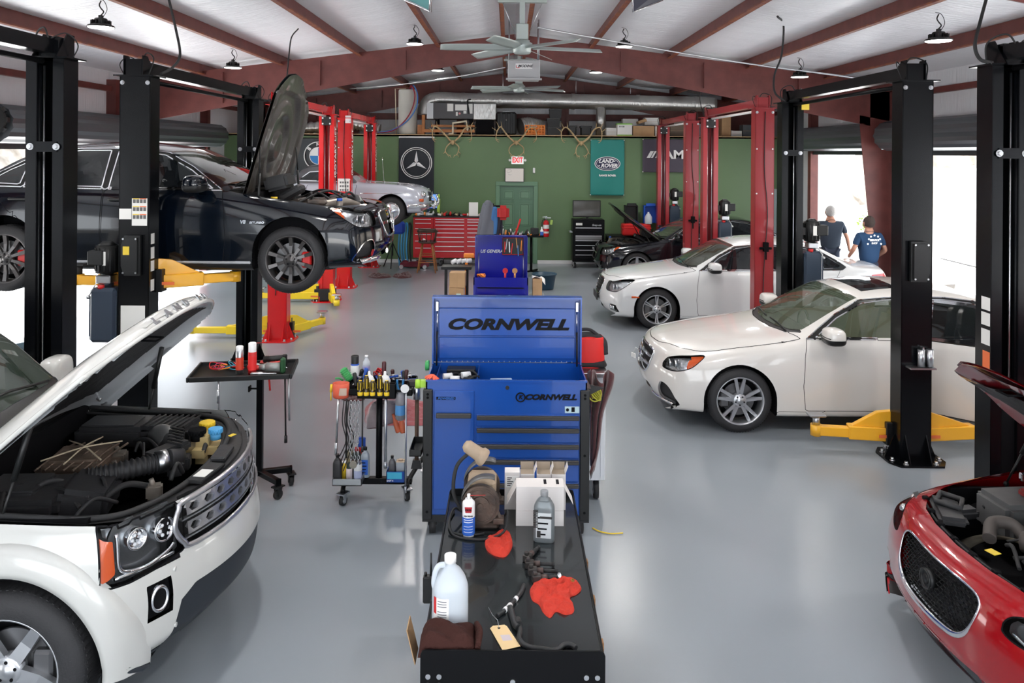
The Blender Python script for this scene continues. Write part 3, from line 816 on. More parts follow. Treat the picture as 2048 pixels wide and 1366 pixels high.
    def edges(s,reg,side=0,w=.0035,name='panel_gap',parent=None,m=None,where=None,off=.0005,M=None):
        """thin dark line along the border of a region"""
        ids=[s.names.index(r) for r in (reg if isinstance(reg,(list,tuple)) else [reg])]
        V=s.V.reshape(-1,3);N=s.N.reshape(-1,3)
        cnt={}
        for f,l in zip(s.F,s.lab):
            if l in ids:
                for a,b in((f[0],f[1]),(f[1],f[2]),(f[2],f[3]),(f[3],f[0])):
                    k=(min(a,b),max(a,b)); cnt[k]=cnt.get(k,0)+1
        mb=MB()
        for (a,b),c in cnt.items():
            if c!=1: continue
            p=V[a];q=V[b]
            if side and p[1]*side<0: continue
            if where and not where((p+q)/2): continue
            n=Vector((N[a]+N[b]).tolist()).normalized()
            p=Vector(p.tolist())+n*off;q=Vector(q.tolist())+n*off
            d=(q-p)
            if d.length<1e-5: continue
            t=n.cross(d.normalized())*w
            e=d.normalized()*w*.5
            mb._add([p-t-e,p+t-e,q+t+e,q-t+e],[(0,1,2,3)],False)
        if M is not None: mb.bm.transform(M)
        return mb.done(name,m or M_dark,parent)
    def at(s,x,z,side):   # y of the body side at (x,z)
        V=s.V.reshape(-1,3);N=s.N.reshape(-1,3)
        k=(V[:,1]*side>0)&(np.abs(N[:,1])>.2)
        W=V[k]; i=((W[:,0]-x)**2+(W[:,2]-z)**2).argmin(); return W[i,1]
    def top(s,x,y):
        V=s.V.reshape(-1,3);N=s.N.reshape(-1,3)
        k=N[:,2]>.2; W=V[k]; i=((W[:,0]-x)**2+(W[:,1]-y)**2).argmin(); return W[i,2]
    def front(s,y,z):
        V=s.V.reshape(-1,3); k=(V[:,0]<.75)&(np.abs(V[:,1]-y)<.12)&(np.abs(V[:,2]-z)<.12); W=V[k]
        if len(W)<8: W=V[V[:,0]<1.2]
        d=(W[:,1]-y)**2+(W[:,2]-z)**2; i=np.argpartition(d,7)[:8]; w=1/(d[i]+2e-5); return float((W[i,0]*w).sum()/w.sum())
def arc(cx,cz,r,a0,a1,n=24): return [(cx+r*math.cos(R(lerp(a0,a1,k/n))),cz+r*math.sin(R(lerp(a0,a1,k/n)))) for k in range(n+1)]
def arch_poly(cx,cz,r): return arc(cx,cz,r,0,180)+[(cx-r,-.3),(cx+r,-.3)]
# paints / glass
def paint(name,col,rough=.22,coat=1.,metal=0.): return mat(name,col,rough,metal,coat=coat,spec=.5)
M_glass=mat('tinted_windscreen',(.10,.13,.085),.03,alpha=.6,spec=.9,coat=.6)
M_glassd=mat('dark_car_glass',(.008,.010,.012),.03,alpha=.93,spec=.8)
M_lens=mat('clear_lamp_lens',(.02,.02,.02),.02,alpha=.10,spec=.8)
M_reflector=mat('lamp_reflector',(.42,.44,.47),.16,.9,bump=.5,bscale=45)
M_amber=mat('amber_lens',(.65,.10,.02),.12,coat=.6)
M_taill=mat('red_lens',(.45,.01,.02),.12,coat=.6)
M_tyre=mat('tyre_rubber',(.022,.022,.024),.62,bump=.15,bscale=90)
M_alloy=mat('silver_alloy',(.52,.53,.55),.3,.85)
M_alloyd=mat('graphite_alloy',(.10,.095,.095),.3,.7)
M_disc=mat('brake_disc',(.16,.16,.165),.4,.8)
M_grille=mat('black_grille_mesh',(.012,.012,.013),.45)
def wheel(parent,loc,side,R0=.335,rim=.245,width=.22,style='star5',m=None,name='wheel',steer=0):
    """side=+1: outer face looks toward +y.  the wheel axis is local y"""
    m=m or M_alloy
    e=MB(); w=width/2
    e.M=RX(-90) if side>0 else RX(90)     # local z -> outward
    e.lathe([(rim+.004,-w),(R0-.06,-w-.004),(R0-.015,-w+.02),(R0,-w+.05),(R0,w-.05),(R0-.015,w-.02),(R0-.06,w+.004),(rim+.004,w-.004)],56)
    for k in range(4): 
        zz=lerp(-w+.055,w-.055,k/3)
    n=72
    for k in range(n):
        a=360*k/n
        for sgn in (-1,1): e.box((0,0,0),(.004,.012,w*.34),0,M=RZ(a+sgn)@T(R0-.0012,0,sgn*w*.48))
    t=e.done('tyre',M_tyre,parent,loc)
    if steer: t.rotation_euler=(0,0,R(steer))
    mb=MB(); mb.M=RX(-90) if side>0 else RX(90)
    mb.lathe([(rim+.006,-w+.01),(rim-.012,-w+.01),(rim-.02,0),(rim-.018,w-.03),(rim-.006,w-.008),(rim+.006,w-.004),(rim+.004,w-.02)],56)
    z=w-.03
    hub=.062
    mb.lathe([(hub+.012,z-.05),(hub+.012,z-.004),(hub-.005,z+.004),(.038,z+.002),(.036,z+.008),(0,z+.010)],30)
    def spoke(a,w0,w1,r0=.05,r1=None,zi=0,zo=-.002,th=.03,skew=0):
        r1=r1 or rim-.008
        P_=[(r0,-w0,z+zi),(r0,w0,z+zi),(r1,w1+skew,z+zo+.012),(r1,-w1+skew,z+zo+.012)]
        mid=[(lerp(r0,r1,.5),-(w0+w1)/2+skew/2,z-.008),(lerp(r0,r1,.5),(w0+w1)/2+skew/2,z-.008)]
        vs=[P_[0],P_[1],mid[1],P_[2],P_[3],mid[0]]; lo=[(x,y*1.1,zz-th) for x,y,zz in vs]
        n=6; fs=[(0,1,2,5),(5,2,3,4)]+[(i+n,(i+1)%n+n,(i+1)%n,i) for i in range(6)]
        mb._add(vs+lo,fs,False,RZ(a))
    if style=='star5':
        for k in range(5):
            a=90+72*k
            for sg in(-1,1): spoke(a,.014,.012,.05,skew=sg*.045); 
            for sg in (-1,1):
                mb._add([(.05,sg*.002,z),(.05,sg*.028,z),(rim-.02,sg*.062,z+.004),(rim-.02,sg*.034,z+.004)],[(0,1,2,3)],False,RZ(a))
    elif style=='multi10':
        for k in range(10): spoke(90+36*k,.012,.020)
    elif style=='twin6':
        for k in range(6):
            for sg in(-1,1): spoke(90+60*k+sg*5.2,.008,.011,.06)
    elif style=='five':
        for k in range(5):
            spoke(90+72*k,.034,.026); 
    elif style=='disc':
        mb.lathe([(.0,z+.02),(.06,z+.018),(.1,z+.0),(rim-.04,z-.01),(rim-.02,z-.02)],40)
    r=mb.done('rim',m,parent,loc)
    mb=MB(); mb.M=RX(-90) if side>0 else RX(90)
    if style!='disc':
        for k in range(5): mb.cyl((.046*math.cos(R(54+72*k)),.046*math.sin(R(54+72*k)),z-.01),(.046*math.cos(R(54+72*k)),.046*math.sin(R(54+72*k)),z+.006),.0085,n=8)
        mb.done('wheel_bolts',M_dark,r)
    mb=MB(); mb.M=RX(-90) if side>0 else RX(90)
    mb.cyl((0,0,z-.09),(0,0,z-.07),.17,n=36); mb.cyl((0,0,z-.1),(0,0,z-.05),.07,n=24)
    mb.cyl((0,0,-w+.02),(0,0,-w+.04),rim-.015,n=40) if style=='disc' else 0
    mb.done('brake_disc',M_disc,parent,loc)
    mb=MB(); mb.M=RX(-90) if side>0 else RX(90); mb.b2((-.20,-.08,z-.12),(-.10,.08,z-.03),.015); mb.done('brake_caliper',M_redp if style=='multi10' else M_disc,parent,loc)
    mb=MB(); mb.M=RX(-90) if side>0 else RX(90); mb.cyl((0,0,-w+.02),(0,0,-w+.035),rim-.015,n=40); mb.done('wheel_backing',M_dark,parent,loc)
    if steer: 
        r.rotation_euler=(0,0,R(steer))
    return t
def well(parent,cx,cz,r,y0,y1,m=None):
    for s in(-1,1):
        mb=MB()
        def f(u,v):
            a=R(lerp(-20,200,u)); return (cx+(r+.002)*math.cos(a),s*lerp(y0,y1,v),cz+(r+.002)*math.sin(a))
        mb.grid(26,3,f)
        mb.b2((cx-r,s*y1-.01,.18),(cx+r,s*y1+.01,cz+r*.98))
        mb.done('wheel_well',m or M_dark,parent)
def star(mb,r,M,t=.004):  # three-pointed star in a ring
    mb.tube([(r*math.cos(2*PI*k/40),r*math.sin(2*PI*k/40),0) for k in range(40)],r*.07,8,M=M,closed=True)
    for k in range(3):
        a=90+120*k
        p=[(0,0,t),(.16*r,0,0)]
        A=RZ(a)
        mb._add([(0,0,t*1.5),(r*.13,r*.12*1.2,0),(r*.97,0,t*.3),(r*.13,-r*.12*1.2,0)],[(0,1,2),(0,2,3)],False,M@A)
        mb._add([(0,0,-t),(r*.13,r*.12*1.2,0),(r*.97,0,-t*.3),(r*.13,-r*.12*1.2,0)],[(0,2,1),(0,3,2)],False,M@A)
# ================================================================= the three sedans of one shape
SED=[#x,   zt,  zb,  yb, zr,  yr,  W,   zm,  zs,  ys, bow
(.14,.20,.195,.66,.198,.42,.70,.19,.185,.62,.28),
(.05,.27,.262,.72,.268,.48,.76,.23,.185,.68,.30),
(.00,.40,.39,.75,.397,.5,.79,.31,.185,.70,.31),
(.01,.52,.50,.765,.515,.5,.81,.38,.185,.72,.31),
(.045,.66,.62,.775,.65,.5,.83,.44,.185,.74,.30),
(.09,.765,.69,.78,.75,.5,.85,.47,.185,.76,.29),
(.16,.808,.72,.785,.79,.52,.865,.49,.185,.78,.27),
(.38,.855,.765,.80,.835,.55,.905,.51,.18,.83,.21),
(.80,.915,.83,.83,.895,.58,.925,.53,.17,.87,.14),
(1.22,.965,.89,.845,.95,.62,.928,.55,.17,.88,.13),
(1.40,.99,.915,.85,.975,.68,.929,.56,.17,.885,.15),
(1.52,1.06,.93,.852,1.02,.72,.93,.56,.17,.885,.15),
(1.90,1.265,.95,.852,1.205,.675,.93,.57,.17,.885,.11),
(2.22,1.40,.96,.852,1.34,.635,.93,.58,.17,.885,.06),
(2.80,1.462,.975,.852,1.40,.625,.93,.58,.17,.885,.0),
(3.35,1.432,.985,.85,1.378,.62,.928,.59,.17,.885,-.03),
(3.75,1.33,.99,.84,1.28,.63,.925,.60,.18,.88,-.06),
(4.12,1.14,.99,.82,1.10,.68,.92,.61,.19,.87,-.10),
(4.28,1.07,.985,.81,1.045,.68,.91,.61,.20,.86,-.12),
(4.60,1.035,.96,.78,1.015,.6,.88,.61,.21,.82,-.16),
(4.79,1.01,.92,.75,.985,.55,.85,.60,.22,.78,-.18),
(4.845,.92,.85,.74,.91,.5,.83,.56,.22,.76,-.18),
(4.865,.70,.66,.74,.69,.5,.81,.50,.22,.74,-.18),
(4.88,.45,.43,.72,.445,.5,.79,.36,.22,.72,-.18),
(4.80,.24,.235,.68,.238,.45,.74,.23,.22,.68,-.16)]
XF,XR_=.89,3.764
def engine_bay(e,x0,x1,w,z0,z1,rnd=1):
    rg=random.Random(rnd)
    M_du=mat('dusty_engine',(.10,.075,.06),.55,var=.5,vscale=7,bump=.3,bscale=20,vcol=(.03,.027,.025))
    M_eng=mat('engine_plastic',(.03,.03,.032),.4,bump=.05,bscale=30); M_alu=mat('cast_aluminium',(.25,.22,.19),.45,.6,bump=.3,bscale=14)
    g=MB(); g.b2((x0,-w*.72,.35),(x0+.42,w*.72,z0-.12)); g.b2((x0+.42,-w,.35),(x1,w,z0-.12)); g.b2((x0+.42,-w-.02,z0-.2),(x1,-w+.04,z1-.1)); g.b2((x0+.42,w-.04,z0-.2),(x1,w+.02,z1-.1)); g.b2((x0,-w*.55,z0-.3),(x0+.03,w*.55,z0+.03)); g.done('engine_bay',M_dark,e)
    cx=(x0+x1)/2
    g=MB(); g.box((cx+.02,0,z0+.06),(.62,.5,.14),.05,seg=2)
    for k in range(5): g.b2((cx-.25+k*.11,-.2,z0+.12),(cx-.2+k*.11,.2,z0+.145),.01)
    q=g.done('engine_cover',M_du,e)
    g=MB(); g.box((0,0,0),(.26,.36,.16),.03,M=T(x1-.16,.06,z0+.32)@RY(14),seg=2); g.box((0,0,0),(.3,.2,.1),.03,M=T(x1-.3,.1,z0+.2)@RY(30)); g.done('air_box',M_eng,e)
    for s in(-1,1):
        g=MB(); g.box((cx+.05,s*w*.68,z0+.04),(.42,.26,.16),.03); g.box((cx-.1,s*w*.68,z0+.13),(.2,.2,.05),.02); g.done('air_filter_box',M_du if s>0 else M_eng,e)
        g=MB(); g.tube(spline([(cx-.15,s*w*.66,z0+.1),(x0+.25,s*w*.45,z0+.12),(x0+.15,s*w*.12,z0+.06)],8),[.05]*17,14); 
        g.done('intake_duct',M_alu if s>0 else M_eng,e)
    g=MB(); g.box((x0+.08,0,z0+.03),(.1,w*1.2,.06),.015); g.done('radiator_support',M_eng,e)
    g=MB(); g.box((x1-.15,-w*.5,z0+.08),(.2,.28,.18),.02); b_=g.done('battery_box',M_eng,e)
    for (x,y,m,r) in ((x0+.25,w*.75,M_bluep,.03),(x1-.2,w*.55,M_yellow,.035),(x0+.35,-w*.2,M_eng,.03)):
        g=MB(); g.cyl((x,y,z0+.02),(x,y,z0+.15),r*1.2,n=14); g.done('fluid_reservoir',M_alu,e)
        g=MB(); g.cyl((x,y,z0+.15),(x,y,z0+.18),r,n=14); g.done('filler_cap',m,e)
    for k in range(6):
        a=Vector((rg.uniform(x0+.2,x1-.1),rg.uniform(-w*.8,w*.8),z0+.1)); c=Vector((rg.uniform(x0+.2,x1-.1),rg.uniform(-w*.8,w*.8),z0+.1)); mid=(a+c)/2+Vector((0,0,.08+rg.random()*.05))
        g=MB(); g.tube(spline([a,mid,c],8),.010+.008*rg.random(),8); g.done('hose',M_rubber,e)
def sedan(name,label,paintm,loc,rz,style,front,hood_open=0,door_open=0,glass=None,wz=.335,wm=None,lift=0,cell=.026,view=-1,steer=0,hood_hinge=1.42,SEDROWS=None):
    """view = the local side (y sign) that faces the aisle"""
    e=empty(name,label,'car',loc,rz)
    b=Body(SEDROWS or SED,cell)
    fn=lambda z0:(lambda v,n:v[:,2]>z0)
    for cx in(XF,XR_): b.region('void','side',arch_poly(cx,.335,.375))
    glass=glass or M_glassd
    # side glass
    b.region('side_window','side',[(1.70,.985),(1.95,1.165),(2.24,1.315),(2.5,1.352),(2.72,1.362),(2.74,.99)],fn(.9))
    b.region('side_window','side',[(2.81,.995),(2.80,1.362),(3.1,1.36),(3.4,1.325),(3.58,1.265),(3.60,1.01)],fn(.9))
    b.region('side_window','side',[(3.65,1.015),(3.63,1.24),(3.80,1.16),(3.95,1.06),(3.9,1.025)],fn(.9))
    b.region('pillar_trim','side',[(1.60,.965),(1.95,1.20),(2.22,1.343),(2.5,1.375),(2.8,1.385),(3.15,1.38),(3.45,1.345),(3.7,1.25),(3.9,1.14),(4.04,1.04),(3.96,.995),(2.8,.972)],fn(.9))
    b.region('windscreen','top',[(1.43,0),(1.45,.3),(1.52,.55),(1.60,.67),(1.80,.645),(2.10,.60),(2.235,.575),(2.19,.3),(2.175,0)]+[(2.175,-.1),(1.43,-.1)],lambda v,n:(v[:,2]>.95)&(v[:,0]<2.4))
    b.region('cowl','top',[(1.37,0),(1.39,.3),(1.46,.55),(1.58,.72),(1.60,.67),(1.52,.55),(1.45,.3),(1.43,0),(1.43,-.1),(1.37,-.1)],lambda v,n:(v[:,2]>.9))
    b.region('rear_window','top',[(3.62,-.1),(3.62,0),(3.60,.3),(3.55,.545),(3.9,.60),(4.08,.62),(4.17,.3),(4.2,0),(4.2,-.1)],lambda v,n:(v[:,2]>.95)&(v[:,0]>3.2))
    b.region('sunroof','top',[(2.34,-.1),(2.34,0),(2.35,.42),(2.75,.42),(2.75,0),(2.75,-.1)],lambda v,n:(v[:,2]>1.2))
    # hood
    hp=[(.125,-.1),(.125,0),(.16,.25),(.24,.40),(.36,.60),(.55,.735),(.9,.775),(1.3,.795),(1.545,.79),(1.46,.55),(1.39,.3),(1.37,0),(1.37,-.1)]
    b.region('hood','top',[(p.x,p.y) for p in spline([(a,c,0) for a,c in hp[1:9]],5)]+hp[9:]+hp[:1],lambda v,n:(v[:,2]>.70)&(v[:,0]<1.6)&(n[:,2]>.15))
    # headlamps
    if front=='facelift': hl=[(.70,.615),(.78,.70),(.95,.745),(1.15,.765),(1.33,.775),(1.30,.71),(1.20,.645),(1.0,.605),(.82,.595)]
    else: hl=[(.56,.63),(.62,.73),(.70,.745),(.82,.75),(1.05,.79),(1.27,.80),(1.29,.77),(1.15,.66),(1.0,.60),(.80,.585),(.62,.59)]
    b.region('headlamp','corner',hl,lambda v,n:(v[:,0]<.75),sm=True,over=(0,b.idx('hood')))
    b.region('turn_signal','corner',[(1.17,.60),(1.16,.80),(1.40,.80),(1.40,.60)],None,over=(b.idx('headlamp'),)) if front!='pre' else None
    # grille
    b.region('grille','front',[(0,.45),(0,.735),(.20,.735),(.33,.715),(.345,.66),(.30,.52),(.22,.455)] if front!='pre' else [(0,.47),(0,.755),(.22,.755),(.31,.735),(.33,.66),(.27,.53),(.2,.475)],lambda v,n:v[:,0]<.3)
    b.region('lower_intake','front',[(0,.235),(0,.36),(.30,.36),(.36,.30),(.34,.235)],lambda v,n:v[:,0]<.35)
    if front!='pre': b.region('side_intake','corner',[(.64,.26),(.66,.43),(.80,.45),(.95,.40),(1.10,.27),(.95,.24)],lambda v,n:v[:,0]<.6,sm=True)
    else: b.region('side_intake','corner',[(.72,.27),(.75,.39),(1.02,.39),(1.12,.27)],lambda v,n:v[:,0]<.6)
    # doors, tail lamps
    d1=[(1.56,.245),(1.535,.5),(1.56,.8),(1.60,.965),(2.775,.965),(2.775,.245)]
    d2=[(2.79,.245),(2.79,.965),(3.92,.98),(3.86,.9),(3.72,.75),(3.50,.62),(3.35,.42),(3.32,.245)]
    b.region('door','side',d1,lambda v,n:(v[:,2]<.99)&(v[:,0]<2.78))
    b.region('rear_door','side',d2,lambda v,n:(v[:,2]<1.0)&(v[:,0]>2.78))
    b.region('sill','side',[(1.25,.1),(1.25,.235),(3.4,.235),(3.4,.1)],lambda v,n:v[:,2]<.3)
    b.region('tail_lamp','side',[(4.42,.80),(4.45,.92),(4.9,.95),(4.9,.72),(4.6,.74)],lambda v,n:v[:,0]>4.3)
    body=b.mesh('body',e,paintm,['body','sunroof'] if not glass is M_glass else ['body'])
    if glass is M_glass:
        b.mesh('sunroof',e,M_glassd)
    M_trimb=M_plast
    for s in(-1,1): b.mesh('pillar_trim',e,M_trimb,side=s)
    b.edges('pillar_trim',0,.006,'window_trim',e,M_chrome,off=.004)
    b.mesh('windscreen',e,glass if glass is M_glass else mat('reflective_windscreen',(.06,.065,.05),.03,alpha=.85,spec=.9,coat=1.))
    b.mesh('cowl',e,M_plast,off=-.01)
    b.mesh('rear_window',e,M_glassd)
    for s in(-1,1):
        b.mesh('side_window',e,glass,side=s)
        if not(door_open and s==view): b.mesh('rear_door',e,paintm,side=s); b.mesh('door',e,paintm,side=s)
        else: b.mesh('door',e,paintm,side=s)
        b.edges('door',s,.003,'door_gap',e); 
        if not(door_open and s==view): b.edges('rear_door',s,.003,'door_gap',e)
        hr=['headlamp','turn_signal'] if front!='pre' else ['headlamp']
        h=b.mesh('headlamp',e,M_reflector,off=-.035,side=s)
        b.mesh('lamp_lens',h,M_lens,hr,side=s)
        b.edges(hr,s,.004,'lamp_seal',h)
        mb=MB()
        for (ax,az,r) in ((.30,.68,.045),(.38,.69,.04)):
            yy=s*(.62 if ax<.35 else .70); x0=b.front(yy,az)
            mb.cyl((x0-.0+.03,yy,az-.02),(x0+.008,yy,az-.02),r,n=20); 
        mb.done('projector_lamp',M_chrome,h)
        if front!='pre': b.mesh('turn_signal',h,M_amber,side=s,off=-.02)
        b.mesh('tail_lamp',e,M_taill,side=s)
        b.mesh('side_intake',e,M_grille,side=s,off=-.03)
        b.edges('side_intake',s,.005,'intake_edge',e,paintm if front!='amg' else M_chrome)
    b.mesh('sill',e,paintm if front!='amg' else M_plast,off=.008)
    b.mesh('grille',e,M_grille,off=-.04); b.mesh('lower_intake',e,M_grille,off=-.04)
    # grille frame, slats, star
    def fx(y,z): return b.front(y,z)
    g=MB(); gp=[(0,.455),(.2,.46),(.295,.525),(.335,.66),(.325,.71),(.2,.73),(0,.732)]
    if front=='pre': gp=[(0,.475),(.2,.48),(.265,.535),(.325,.66),(.305,.73),(.22,.752),(0,.755)]
    loop=[(y,z) for y,z in gp]+[(-y,z) for y,z in gp[-2:0:-1]]
    g.tube([Vector((fx(y,z)-.004,y,z)) for y,z in [(p.x,p.y) for p in spline([(a,c,0) for a,c in loop],4,True)]],.012,8,closed=True)
    g.done('grille_frame',M_chrome if front!='audi' else M_plast,e)
    if front=='pre': zz=(.53,.58,.63,.68,.72)
    elif front=='facelift': zz=(.555,.645)
    else: zz=(.60,)
    for z in zz:
        wv=interp(z,[(.45,.2),(.53,.27),(.66,.32),(.73,.30)])
        g=MB()
        hgt=.012 if front=='pre' else .032
        pts=[(lerp(-wv,wv,k/16),z) for k in range(17)]
        for (a,z_),(c,_) in zip(pts,pts[1:]):
            g.bar((fx(a,z)-.0,a,z_),(fx(c,z)-.0,c,z_),.02,hgt,up=(0,0,1))
        g.done('grille_slat',M_chrome if front!='pre' else M_plast,e)
    g=MB(); x0=fx(0,.60)-.03
    if front=='audi':
        for k in range(4): g.tube([(x0,-.075+.05*k+.032*math.cos(t),.66+.032*math.sin(t)) for t in [2*PI*i/20 for i in range(20)]],.004,5,closed=True)
        g.done('ring_emblem',M_chrome,e)
    elif front!='pre': star(g,.085,Matrix(((0,0,1,x0),(1,0,0,0),(0,1,0,.60),(0,0,0,1)))); g.done('star_emblem',M_chrome,e)
    else:
        zz=.84
        star(g,.035,Matrix(((0,0,1,.16),(1,0,0,0),(0,1,0,.85),(0,0,0,1)))); g.done('star_emblem',M_chrome,e)
        g=MB(); g.b2((-.03,-.26,.37),(-.015,.26,.48)); g.done('plate_holder',M_plast,e)
        for s in(-1,1):
            for q in(.63,.69):
                x0=b.front(s*q,.32)
                g=MB(); g.cyl((x0+.03,s*q,.33),(x0-.008,s*q,.33),.032,n=18); g.done('daytime_lamp',M_chrome,e)
            ax=b.at(.50,.50,s)
            g=MB()
            g.b2((.47,ax-.012,.52),(.60,ax+.012,.55),.008); g.done('side_marker',M_amber,e)
    if front!='pre':
        for s in(-1,1):
            g=MB(); pts=[]
            for k in range(14):
                y=lerp(.25,.70,k/13); pts.append((y,.235+.0*k))
            g.tube([Vector((fx(s*y,z+.01)-.006,s*y,z)) for y,z in pts],.014 if front!='amg' else .030,6,flat=(1,.5)); g.done('bumper_strip',M_chrome,e)
    # belt line chrome + door handles + mirrors + wipers
    for s in(-1,1):
        for x in (2.62,3.62):
            if door_open and s==view and x>3: continue
            y=b.at(x,.86,s); g=MB(); g.tube(spline([(x-.1,y,.865),(x-.09,y+s*.028,.868),(x+.07,y+s*.028,.872),(x+.09,y,.872)],4),.012,8,flat=(1,.7)); g.done('door_handle',paintm if front!='amg' else M_plast,e)
        y=b.at(1.75,.96,s)
        g=MB()
        def se(bb,a,rx,ry,rz):
            pw=lambda t:math.copysign(abs(t)**.62,t)
            return (1.81-rx*pw(math.cos(bb)),y+s*(.17+ry*pw(math.sin(bb))*pw(math.cos(a))),1.04+rz*pw(math.sin(bb))*pw(math.sin(a)))
        def mf(u,v):
            a=2*PI*u;bb=PI*v
            return se(bb,a,.10,.135,.085)
        g.grid(28,16,mf); mi=g.done('mirror',paintm,e)
        g=MB(); g.b2((1.76,min(y,y+s*.08),.965),(1.84,max(y,y+s*.08),.99),.006); 
        def m2(u,v):
            a=lerp(PI,2*PI,u);bb=PI*v
            p_=se(bb,a,.103,.138,.07); return (p_[0],p_[1],p_[2]-.02)
        g.grid(14,14,m2); g.done('mirror_base',M_plast,mi)
        g=MB(); g.tube([(1.712,y+s*.08,1.035),(1.708,y+s*.2,1.035),(1.73,y+s*.29,1.035)],.006,6); g.done('indicator_strip',M_plast,mi)
    for s0,s1 in((.08,.62),(-.58,-.05)):
        g=MB(); 
        pts=[(1.47+ .10*abs(s1)*k, lerp(s0,s1,k),0) for k in (0,.25,.5,.75,1)]
        g.tube([(x,y,b.top(x,y)+.012) for x,y,_ in pts],.008,6); g.done('wiper',M_plast,e)
    # underbody, wells, wheels
    g=MB(); g.b2((.35,-.72,.19),(4.6,.72,.32)); g.b2((1.27,-.86,.17),(3.38,.86,.27)); g.done('underbody',M_dark,e)
    for cx in(XF,XR_): well(e,cx,.335,.375,.905,.60)
    for cx in(XF,XR_):
        for s in(-1,1): wheel(e,(cx,s*.80,wz),s,.335,.245 if style!='twin6' else .235,.22,style,wm,steer=steer if cx==XF else 0)
    # interior
    tan=mat('beige_leather',(.42,.33,.22),.55,bump=.03)
    g=MB(); g.b2((1.45,-.80,.30),(4.1,.80,.36)); g.b2((1.35,-.80,.3),(1.62,.80,.93)); g.b2((3.95,-.75,.3),(4.1,.75,.97)); g.done('cabin_floor',M_dark,e)
    g=MB()
    def df(u,v): return (lerp(1.50,2.0,u),lerp(-.78,.78,v),.955-.10*max(0,u-.6)/.4)
    g.grid(6,4,df,thick=.08); g.done('dashboard',mat('dark_dash',(.03,.028,.025),.6),e)
    for yy in(-.37,.37):
        g=MB(); g.box((2.35,yy,.52),(.5,.5,.18),.05,seg=2)
        g.box((0,0,.33),(.16,.48,.62),.06,M=T(2.62,yy,.55)@RY(14),seg=2); g.box((0,0,.74),(.10,.26,.18),.04,M=T(2.64,yy,.55)@RY(14),seg=2)
        g.done('front_seat',tan if glass is M_glass else M_dark,e)
    g=MB(); g.box((3.35,0,.52),(.5,1.3,.18),.05,seg=2); g.box((0,0,.30),(.15,1.3,.58),.06,M=T(3.62,0,.55)@RY(18),seg=2); g.done('rear_seat',tan if glass is M_glass else M_dark,e)
    g=MB(); g.tube([(2.02,.37+.18*math.cos(a),.86+.18*math.sin(a)) for a in [2*PI*k/24 for k in range(24)]],.015,8,closed=True,M=None); g.done('steering_wheel',M_plast,e)
    # hood
    if hood_open:
        M=T(hood_hinge,0,.96)@RY(hood_open)@T(-hood_hinge,0,-.96)
        ho=b.mesh('hood',e,paintm,M=M)
        def ribs(P_):
            x,y=P_[:,0],P_[:,1]; r=np.hypot((x-.95)/1.2,y); P_=P_.copy()
            P_[:,2]-=.03+.02*np.tanh(6*np.sin(r*22))*(np.abs(y)<.62)*((x>.35))
            return P_
        b.mesh('hood_liner',ho,mat('hood_underside',(.05,.045,.04),.35,coat=.5,bump=.15,bscale=12),['hood'],pts=ribs,M=M)
        b.edges('hood',0,.012,'hood_seal',ho,M_rubber,M=M)
        for s in(-1,1):
            q=M@Vector((.95,s*.68,.86)); g=MB(); g.tube([(1.25,s*.78,.80),tuple(lerp(Vector((1.25,s*.78,.80)),q,.55))],.014,8); g.tube([tuple(lerp(Vector((1.25,s*.78,.80)),q,.5)),tuple(q)],.008,8); g.done('gas_strut',M_plast,e)
        engine_bay(e,.22,1.40,.74,.70,.90)
    else:
        b.mesh('hood',e,paintm); b.edges('hood',0,.004,'hood_gap',e,off=.0015)
    return e,b,body
P_white=paint('white_car_paint',(.66,.635,.60),.25)
P_white2=paint('cool_white_car_paint',(.67,.68,.68),.25)
e,b,body=sedan('sedan_car','white sedan with its rear door open, on the right by the black two-post lift',P_white,(1.53,9.03,0),0,'star5','facelift',door_open=40,glass=M_glass,wm=M_alloy)
# the open rear door
hx,hy_=2.79,-b.at(2.80,.6,-1)
M=T(2.80,-.91,0)@RZ(-42)@T(-2.80,.91,0)
dr=b.mesh('rear_door',e,P_white,side=-1,thick=-.03,M=M)
b.edges('rear_door',-1,.004,'door_edge',dr,M=M)
o=b.mesh('rear_door_window',dr,M_glassd,['side_window'],side=-1,M=M,where=lambda c:(c[:,0]>2.78))
b.edges('side_window',-1,.018,'window_frame',dr,M_chrome,where=lambda c:c[0]>2.78,M=M)
g=MB(); g.b2((2.84,-.86,.3),(3.35,-.80,.9),.02); g.M=Matrix.Identity(4); g.bm.transform(M); g.done('door_card',mat('beige_leather',(.42,.33,.22),.55),dr)
g=MB(); g.prism([(4.02,1.32),(4.16,1.19),(4.17,1.33)],-.008,.008,M=UP); 
g.bm.transform(T(-.55,0,.09)); g.done('roof_fin',P_white,e)
g=MB(); g.box((0,0,0),(.01,.09,.05),0,M=T(-.07,.06,.56)@RZ(20)); g.tube([(-.0,.05,.62),(-.05,.03,.66),(-.07,.06,.58)],.003,5); g.done('paper_tag',M_paper,e)
g=MB(); g.b2((1.73,-.56,1.06),(1.735,-.44,1.10)); g.done('windscreen_sticker',M_decal,e)
e2,b2,_=sedan('sedan_car','white sedan with a ribbed grille and fog lamps, in the middle of the right-hand row',P_white2,(1.56,13.77,0),0,'twin6','pre',wm=M_alloy,glass=M_glassd,cell=.03)

